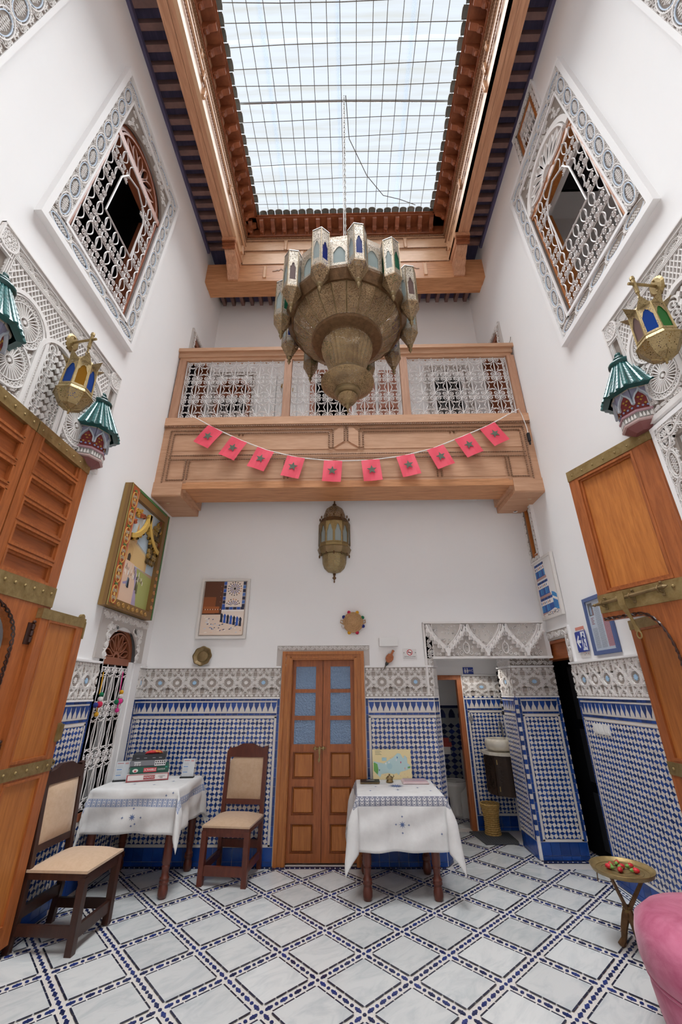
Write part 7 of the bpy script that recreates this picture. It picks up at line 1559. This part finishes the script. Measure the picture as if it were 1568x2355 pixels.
f = Fr((1.628, 6.295, 1.815), (1, 0, 0), (0, 0, 1), (0, -1, 0)); t = thing('toilet_sign', (1.7, 6.29, 1.815), 'small blue toilet sign with white figures over the wash alcove', 'sign'); obj('plate', M(f).box(0, .145, 0, .09, 0, .005), 'sign_blue', t); m = M(f)
for u in (.03, .062): m.prism(circ(u, .072, .008, 8), .005, .006); m.prism([(u-.013, .03), (u-.009, .06), (u+.009, .06), (u+.013, .03)], .005, .006); m.box(u-.008, u-.002, .012, .03, .005, .006); m.box(u+.002, u+.008, .012, .03, .005, .006)
obj('figure', m, 'ink_white', t); text('lettering', 'WC', .04, f, .107, .043, .005, 'ink_white', t)
f = Fr((.645, 5.145, 1.955), (1, 0, 0), (0, 0, 1), (0, -1, 0)); t = thing('no_smoking_sign', (.72, 5.14, 1.96), 'white no smoking sign with a red ring left of the lintel', 'sign'); m = M(f); m.col = lin('#dedad8'); m.box(0, .16, 0, .10, .004, .009); poly(m, circ(.08, .062, .034, 20), .0094, '#c2303a'); poly(m, circ(.08, .062, .026, 20), .0098, '#eeeae8'); obj('plate', m, 'painted', t)
m = M(f); m.box(.058, .102, .057, .066, .0098, .0102); obj('cigarette', m, 'ink_black', t); m = M(f); m.rib([(.06, .08), (.1, .044)], .008, .0103, .0106); obj('bar', m, 'ink_red', t); text('lettering', 'DEFENSE DE FUMER', .0165, f, .08, .014, .0092, 'ink_black', t, sx=.92); m = M(f); [m.ball((u, .06, .008), .007, 6) for u in (.012, .148)]; obj('screw', m, 'steel', t)
# plate, woven tray, bellows, alarm box
t = thing('brass_plate', (-1.73, 5.12, 1.87), 'scalloped brass plate standing on the stucco ledge', 'plate'); f = Fr((-1.73, 5.115, 1.985), (1, 0, 0), (0, .17, .985), (0, -.985, .17)); m = M(f); m.sm = True; m.lathe([(.001, .004), (.06, .004), (.068, .0), (.074, .008), (.10, .012), (.112, .020), (.108, .010), (.001, -.004)], 48, (0, 0, 0), fl=.035, flute=8); obj('dish', m, 'old_brass', t)
m = M(f); m.tube([(.062*cos(2*pi*k/24), .062*sin(2*pi*k/24), .006) for k in range(24)], .003, 4, closed=True); obj('rim_bead', m, 'brass', t)
t = thing('woven_tray', (.06, 5.12, 2.24), 'round woven tray with coloured wool pompoms above the double door', 'tray'); f = Fr((.06, 5.14, 2.365), (1, 0, 0), (0, 0, 1), (0, -1, 0)); m = M(f); m.sm = True; m.lathe([(.001, .028), (.02, .03), (.09, .028), (.105, .03), (.116, .042), (.124, .04), (.12, .012), (.09, .0), (.001, 0)], 40); obj('basketry', m, 'straw_weave', t); m = M(f)
for r in (.03, .05, .07, .09, .116): m.tube([(r*cos(2*pi*k/32), r*sin(2*pi*k/32), .030 if r < .11 else .043) for k in range(32)], .005, 4, closed=True)
obj('coil', m, 'straw_weave', t)
for a, c in ((112, 'yarn_red'), (66, 'yarn_gold'), (26, 'yarn_green'), (-20, 'yarn_blue'), (-68, 'yarn_red'), (-112, 'yarn_gold'), (-160, 'yarn_white'), (150, 'yarn_blue')):
    a = radians(a); m = M(f); m.ball((.128*cos(a), .128*sin(a), .03), .023, 9, sq=(1, 1, .8)); m.ball((.136*cos(a), .136*sin(a), .036), .016, 7); obj('pompom', m, c, t)
m = M(f); [m.tube([(s*.118, .02, .02), (s*.15, .03, .02), (s*.152, .0, .02), (s*.12, -.015, .02)], .006, 5) for s in (1, -1)]; obj('handle', m, 'straw_weave', t)
t = thing('bellows', (.47, 5.12, 1.85), 'small wooden fire bellows hung on the back wall', 'bellows'); f = Fr((.48, 5.13, 1.95), (.84, 0, .54), (-.54, 0, .84), (0, -1, 0)); f = Fr((.48, 5.13, 1.95), (.86, 0, -.5), (.5, 0, .86), (0, -1, 0)); m = M(f); m.prism([(-.014, -.055), (-.04, -.02), (-.045, .01), (-.035, .04), (-.012, .055), (-.012, .09), (-.018, .1), (.0, .108), (.018, .1), (.012, .09), (.012, .055), (.035, .04), (.045, .01), (.04, -.02), (.014, -.055)], 0, .026, bottom=True); obj('board', m, 'door_wood_h', t); m = M(f); m.box(-.018, .018, -.075, -.05, -.002, .03); m.box(-.012, .012, -.09, -.075, 0, .026); obj('leather_collar', m, 'black', t); m = M(f); [m.ball((x, y, .028), .005, 6) for x, y in ((-.02, -.045), (.02, -.045), (0, -.055), (-.012, -.06))]; obj('tack', m, 'brass', t); m = M(f); m.tube([(0, -.085, .012), (0, -.15, .012)], [.008, .004], 6); obj('nozzle', m, 'wire', t)
f = Fr((.365, 5.145, 2.085), (1, 0, 0), (0, 0, 1), (0, -1, 0)); t = thing('emergency_light', (.47, 5.13, 2.085), 'plain white emergency light box over the bellows', 'light box'); m = M(f); m.prism([(0, 0), (.225, 0), (.225, .1), (0, .1)], 0, .06, inset=.04); obj('cover', m, 'white_plastic', t); m = M(f); m.ball((.115, .06, .06), .003, 6); obj('led', m, 'ink_white', t)
f = Fr((2.39, 4.55, 1.215), (0, -1, 0), (0, 0, 1), (-1, 0, 0)); t = thing('switch_plate', (2.38, 4.42, 1.215), 'row of three white switches on the right tiled wall', 'switch')
for k in range(3):
    m = M(f); m.box(.09*k, .09*k+.084, 0, .084, 0, .010); obj('switch_frame', m, 'white_plastic', t)
    for j in (0, 1): m = M(f); m.box(.09*k+.014+.028*j, .09*k+.04+.028*j, .016, .068, .01, .0135); obj('rocker', m, 'white_plastic', t)
# spots, cameras
for x, lab in ((-2.28, 'small white spotlight under the left end of the balcony'), (2.30, 'small white spotlight under the right end of the balcony')):
    t = thing('spotlight', (x, 4.7, 3.74), lab, 'spotlight', 'spotlights under the balcony'); c = Vector((x, 4.72, 3.86)); d = Vector((.15*(1 if x < 0 else -1), -.75, -.62)).normalized(); s = d.cross(Vector((0, 0, 1))).normalized(); f = Fr(c, s, s.cross(d), d); m = M(f); m.sm = True; m.lathe([(.001, -.05), (.03, -.05), (.034, -.03), (.034, .04)], 16); m.tube([(0, .03, -.02), (0, .09, -.02)], .01, 6); obj('barrel', m, 'white_plastic', t); m = M(f); m.sm = True; m.lathe([(.034, .036), (.04, .04), (.04, .06), (.026, .062), (.022, .045), (.001, .04)], 18); obj('bezel', m, 'cream_plastic', t) if 'cream_plastic' in MATS else (mat('cream_plastic', '#c9b391', .4), obj('bezel', m, 'cream_plastic', t))
for c, d, lab in (((2.27, 5.10, 3.84), (-.5, -.8, -.35), 'small white security camera at the right end of the lower back wall'), ((2.30, 5.58, 7.2), (-.5, -.7, -.5), 'small white security camera high on the gallery wall')):
    t = thing('security_camera', c, lab, 'camera'); d = Vector(d).normalized(); s = d.cross(Vector((0, 0, 1))).normalized(); f = Fr(c, s, s.cross(d), d); m = M(f); m.sm = True; m.lathe([(.001, -.05), (.04, -.05), (.046, -.02), (.046, .03), (.036, .034), (.001, .034)], 18); m.tube([(0, .03, -.02), (.02, .06, -.06)], .014, 6); obj('housing', m, 'white_plastic', t); m = M(f); m.sm = True; m.lathe([(.034, .034), (.03, .046), (.015, .054), (.001, .056)], 16); obj('lens', m, 'black', t)
# ------------------------------------------------------------------ wash alcove and toilet
t = thing('vanity', (1.94, 6.05, .42), 'hanging dark carved vanity cabinet with a pale rounded counter', 'vanity'); m = M(); m.prism([(2.138, 5.79), (2.138, 6.295), (1.80, 6.295), (1.715, 6.2), (1.70, 6.06), (1.74, 5.92), (1.85, 5.82), (2.0, 5.785)], .86, .893); obj('counter', m, 'marble_plain', t)
m = M(); m.prism([(2.138, 5.83), (2.138, 6.29), (1.80, 6.29), (1.745, 6.18), (1.74, 6.06), (1.80, 5.94), (1.92, 5.86)], .43, .86, bottom=True); obj('carcass', m, 'dark_wood', t)
for p, q in (((1.745, 6.14), (1.80, 5.95)), ((1.82, 5.94), (2.12, 5.835))):
    p, q = Vector(p), Vector(q); U = (q-p).normalized(); f = Fr((p.x, p.y, .45), (U.x, U.y, 0), (0, 0, 1), (U.y, -U.x, 0)); L_ = (q-p).length; m = M(f); m.box(0, L_, 0, .39, .0, .02)
    for _ in range(34): m.rib(spiral(random.uniform(.03, L_-.03), random.uniform(.03, .36), .028, .004, random.uniform(0, 6), random.choice((1.3, -1.3)), 9), .009, .02, .03)
    obj('carved_door', m, 'dark_wood', t); obj('hinge', M(f).box(.0, .012, .03, .08, .02, .028), 'brass', t); obj('hinge', M(f).box(.0, .012, .31, .36, .02, .028), 'brass', t)
t = thing('basin', (1.93, 6.03, .893), 'round pale stone basin on the vanity counter', 'basin'); m = M(); m.sm = True; m.lathe([(.10, 0), (.17, .025), (.195, .07), (.19, .12), (.172, .145), (.165, .14), (.17, .11), (.14, .04), (.001, .02)], 30, (1.93, 6.03, .893)); obj('bowl', m, 'marble_plain', t)
t = thing('tap', (2.03, 6.2, .893), 'tall chrome swan neck tap behind the stone basin', 'tap'); m = M(); m.sm = True; m.tube([(2.04, 6.22, .893), (2.04, 6.22, 1.12), (2.035, 6.21, 1.18), (2.01, 6.17, 1.215), (1.98, 6.12, 1.21), (1.96, 6.09, 1.17), (1.955, 6.08, 1.14)], .011, 7); m.lathe([(.024, 0), (.024, .01), (.013, .014)], 12, (2.04, 6.22, .893)); obj('spout', m, 'steel', t); m = M(); m.tube([(2.04, 6.22, 1.0), (2.09, 6.2, 1.02)], .007, 6); obj('lever', m, 'steel', t)
t = thing('carved_mirror', (2.12, 6.0, 1.35), 'black carved mirror seen edge on above the basin', 'mirror'); f = Fr((2.135, 6.22, 1.32), (0, -1, 0), (0, 0, 1), (-1, 0, 0)); m = M(f); P = [(0, 0), (.42, 0), (.42, .5), (.36, .56), (.3, .57), (.27, .62), (.21, .66), (.15, .62), (.12, .57), (.06, .56), (0, .5)]; m.prism(P, 0, .03); [m.prism(circ(p[0], p[1], .025, 7), .03, .06) for p in P]; [m.prism(circ(x, v, .022, 6), .03, .05+.01*(k % 2)) for x in (.42, .0) for k, v in enumerate((.06, .13, .2, .27, .34, .41))]; obj('frame', m, 'black', t); m = M(f); m.prism([(.05, .05), (.37, .05), (.37, .48), (.21, .58), (.05, .48)], .03, .034); obj('glass', m, 'dark_pane', t)
t = thing('waste_basket', (1.72, 6.14, 0), 'woven straw waste basket beside the alcove wall', 'basket'); c = (1.725, 6.13, .012)
for k in range(15): m = M(); z = .012+.0215*k; r = .085-.012*sin(pi*k/14)+.022*(k/14)**2; m.tube([(c[0]+(r+.004*(i % 2))*cos(2*pi*i/28), c[1]+(r+.004*(i % 2))*sin(2*pi*i/28), z+.004*((i+k) % 2)) for i in range(28)], .0115, 5, closed=True); obj('coil', m, 'straw', t)
m = M(); m.lathe([(.001, .003), (.08, .003)], 20, c); obj('base', m, 'straw', t)
t = thing('door_mat', (1.7, 6.0, 0), 'dark grey ribbed door mat on the alcove floor', 'mat'); m = M(); P = [(1.47, 6.24), (1.53, 5.77), (1.90, 5.79), (1.93, 5.86), (1.93, 6.20)]; m.prism(P, .001, .010); [m.box(1.56+.03*k, 1.572+.03*k, 5.82, 6.18, .010, .0125) for k in range(12)]; obj('mat', m, 'mat_rubber', t)
t = thing('toilet', (1.52, 6.98, 0), 'white toilet bowl in the dark small room', 'toilet'); m = M(); m.sm = True; m.lathe([(.001, 0), (.11, .0), (.105, .03), (.085, .1), (.09, .2), (.14, .29), (.18, .36), (.19, .40), (.185, .405), (.165, .405), (.15, .38), (.10, .28), (.001, .22)], 26, (1.50, 6.98, 0)); obj('bowl', m, 'ceramic', t); m = M(); m.sm = True; m.lathe([(.15, .405), (.155, .42), (.19, .42), (.195, .407)], 26, (1.5, 6.98, 0)); obj('seat', m, 'ceramic', t); m = M(); m.box(1.68, 1.86, 6.78, 7.18, .36, .78); m.box(1.55, 1.7, 6.85, 7.1, 0, .38); obj('cistern', m, 'ceramic', t)
t = thing('paper_holder', (1.5, 7.33, .72), 'small red toilet paper holder on the dark tiled wall', 'holder'); m = M(); m.box(1.43, 1.59, 7.33, 7.395, .80, .86); m.box(1.46, 1.56, 7.36, 7.395, .86, .92); obj('shell', m, 'pink_plastic', t); m = M(); m.box(1.455, 1.565, 7.335, 7.39, .70, .80); obj('paper', m, 'paper_white', t)
t = thing('downlight', (1.63, 5.9, 2.0), 'small bright downlight in the alcove ceiling', 'downlight'); m = M(); m.box(1.57, 1.70, 5.76, 5.84, 2.0, 2.02); obj('housing', m, 'steel', t); _g = bpy.data.materials.new('lamp_glow'); _g.use_nodes = True; MATS['lamp_glow'] = _g; _b = _g.node_tree.nodes['Principled BSDF']; _b.inputs['Emission Color'].default_value = (1, .97, .92, 1); _b.inputs['Emission Strength'].default_value = 6; m = M(); m.box(1.60, 1.67, 5.775, 5.825, 1.996, 2.0); obj('lens', m, 'lamp_glow', t)
_l = bpy.data.lights.new('downlight_lamp', 'SPOT'); _l.energy = 14; _l.spot_size = radians(140); _l.shadow_soft_size = .05; _l.color = (1, .96, .9); _o = bpy.data.objects.new('downlight_lamp', _l); COL.objects.link(_o); _o.location = (1.635, 5.8, 1.985)
t = thing('robe_hook', (1.66, 6.28, 1.22), 'small chrome wall hook on the alcove tiles', 'hook'); m = M(Fr((1.66, 6.288, 1.25), (1, 0, 0), (0, 0, 1), (0, -1, 0))); m.prism(star(0, 0, .035, .022, 8), 0, .012); m.tube([(0, -.02, .01), (0, -.05, .03), (.0, -.04, .05)], .007, 5); m.tube([(0, .02, .01), (0, .05, .03)], .007, 5); obj('hook', m, 'steel', t)
# wool charms on the niche grille
for y, z, cs, lab in ((4.25, 1.58, ('yarn_gold', 'yarn_green', 'yarn_white', 'yarn_red', 'yarn_blue', 'yarn_white', 'yarn_gold'), 'wool pompom charm with white and blue balls on the left of the niche grille'), (4.62, 1.60, ('yarn_pink', 'yarn_gold', 'yarn_white', 'yarn_pink', 'yarn_green', 'yarn_green', 'yarn_pink'), 'pink wool pompom charm on the right of the niche grille')):
    t = thing('wool_charm', (-2.38, y, z), lab, 'charm'); m = M(); m.tube([(-2.385, y, z), (-2.385, y-.003, z+.1), (-2.39, y, z+.2)], .005, 5); obj('cord', m, cs[0], t)
    for k, (dy, dz, r) in enumerate(((0, .0, .022), (0, -.04, .026), (0, -.085, .030), (-.045, -.09, .024), (.045, -.085, .024), (0, -.17, .022))):
        m = M(); m.ball((-2.375+(.01 if k < 3 else 0), y+dy, z+dz), r, 8); obj('pompom', m, cs[1+k], t)
    m = M(); m.tube([(-2.375, y, z-.08), (-2.375, y, z-.16)], .006, 5); obj('thread', m, cs[0], t)
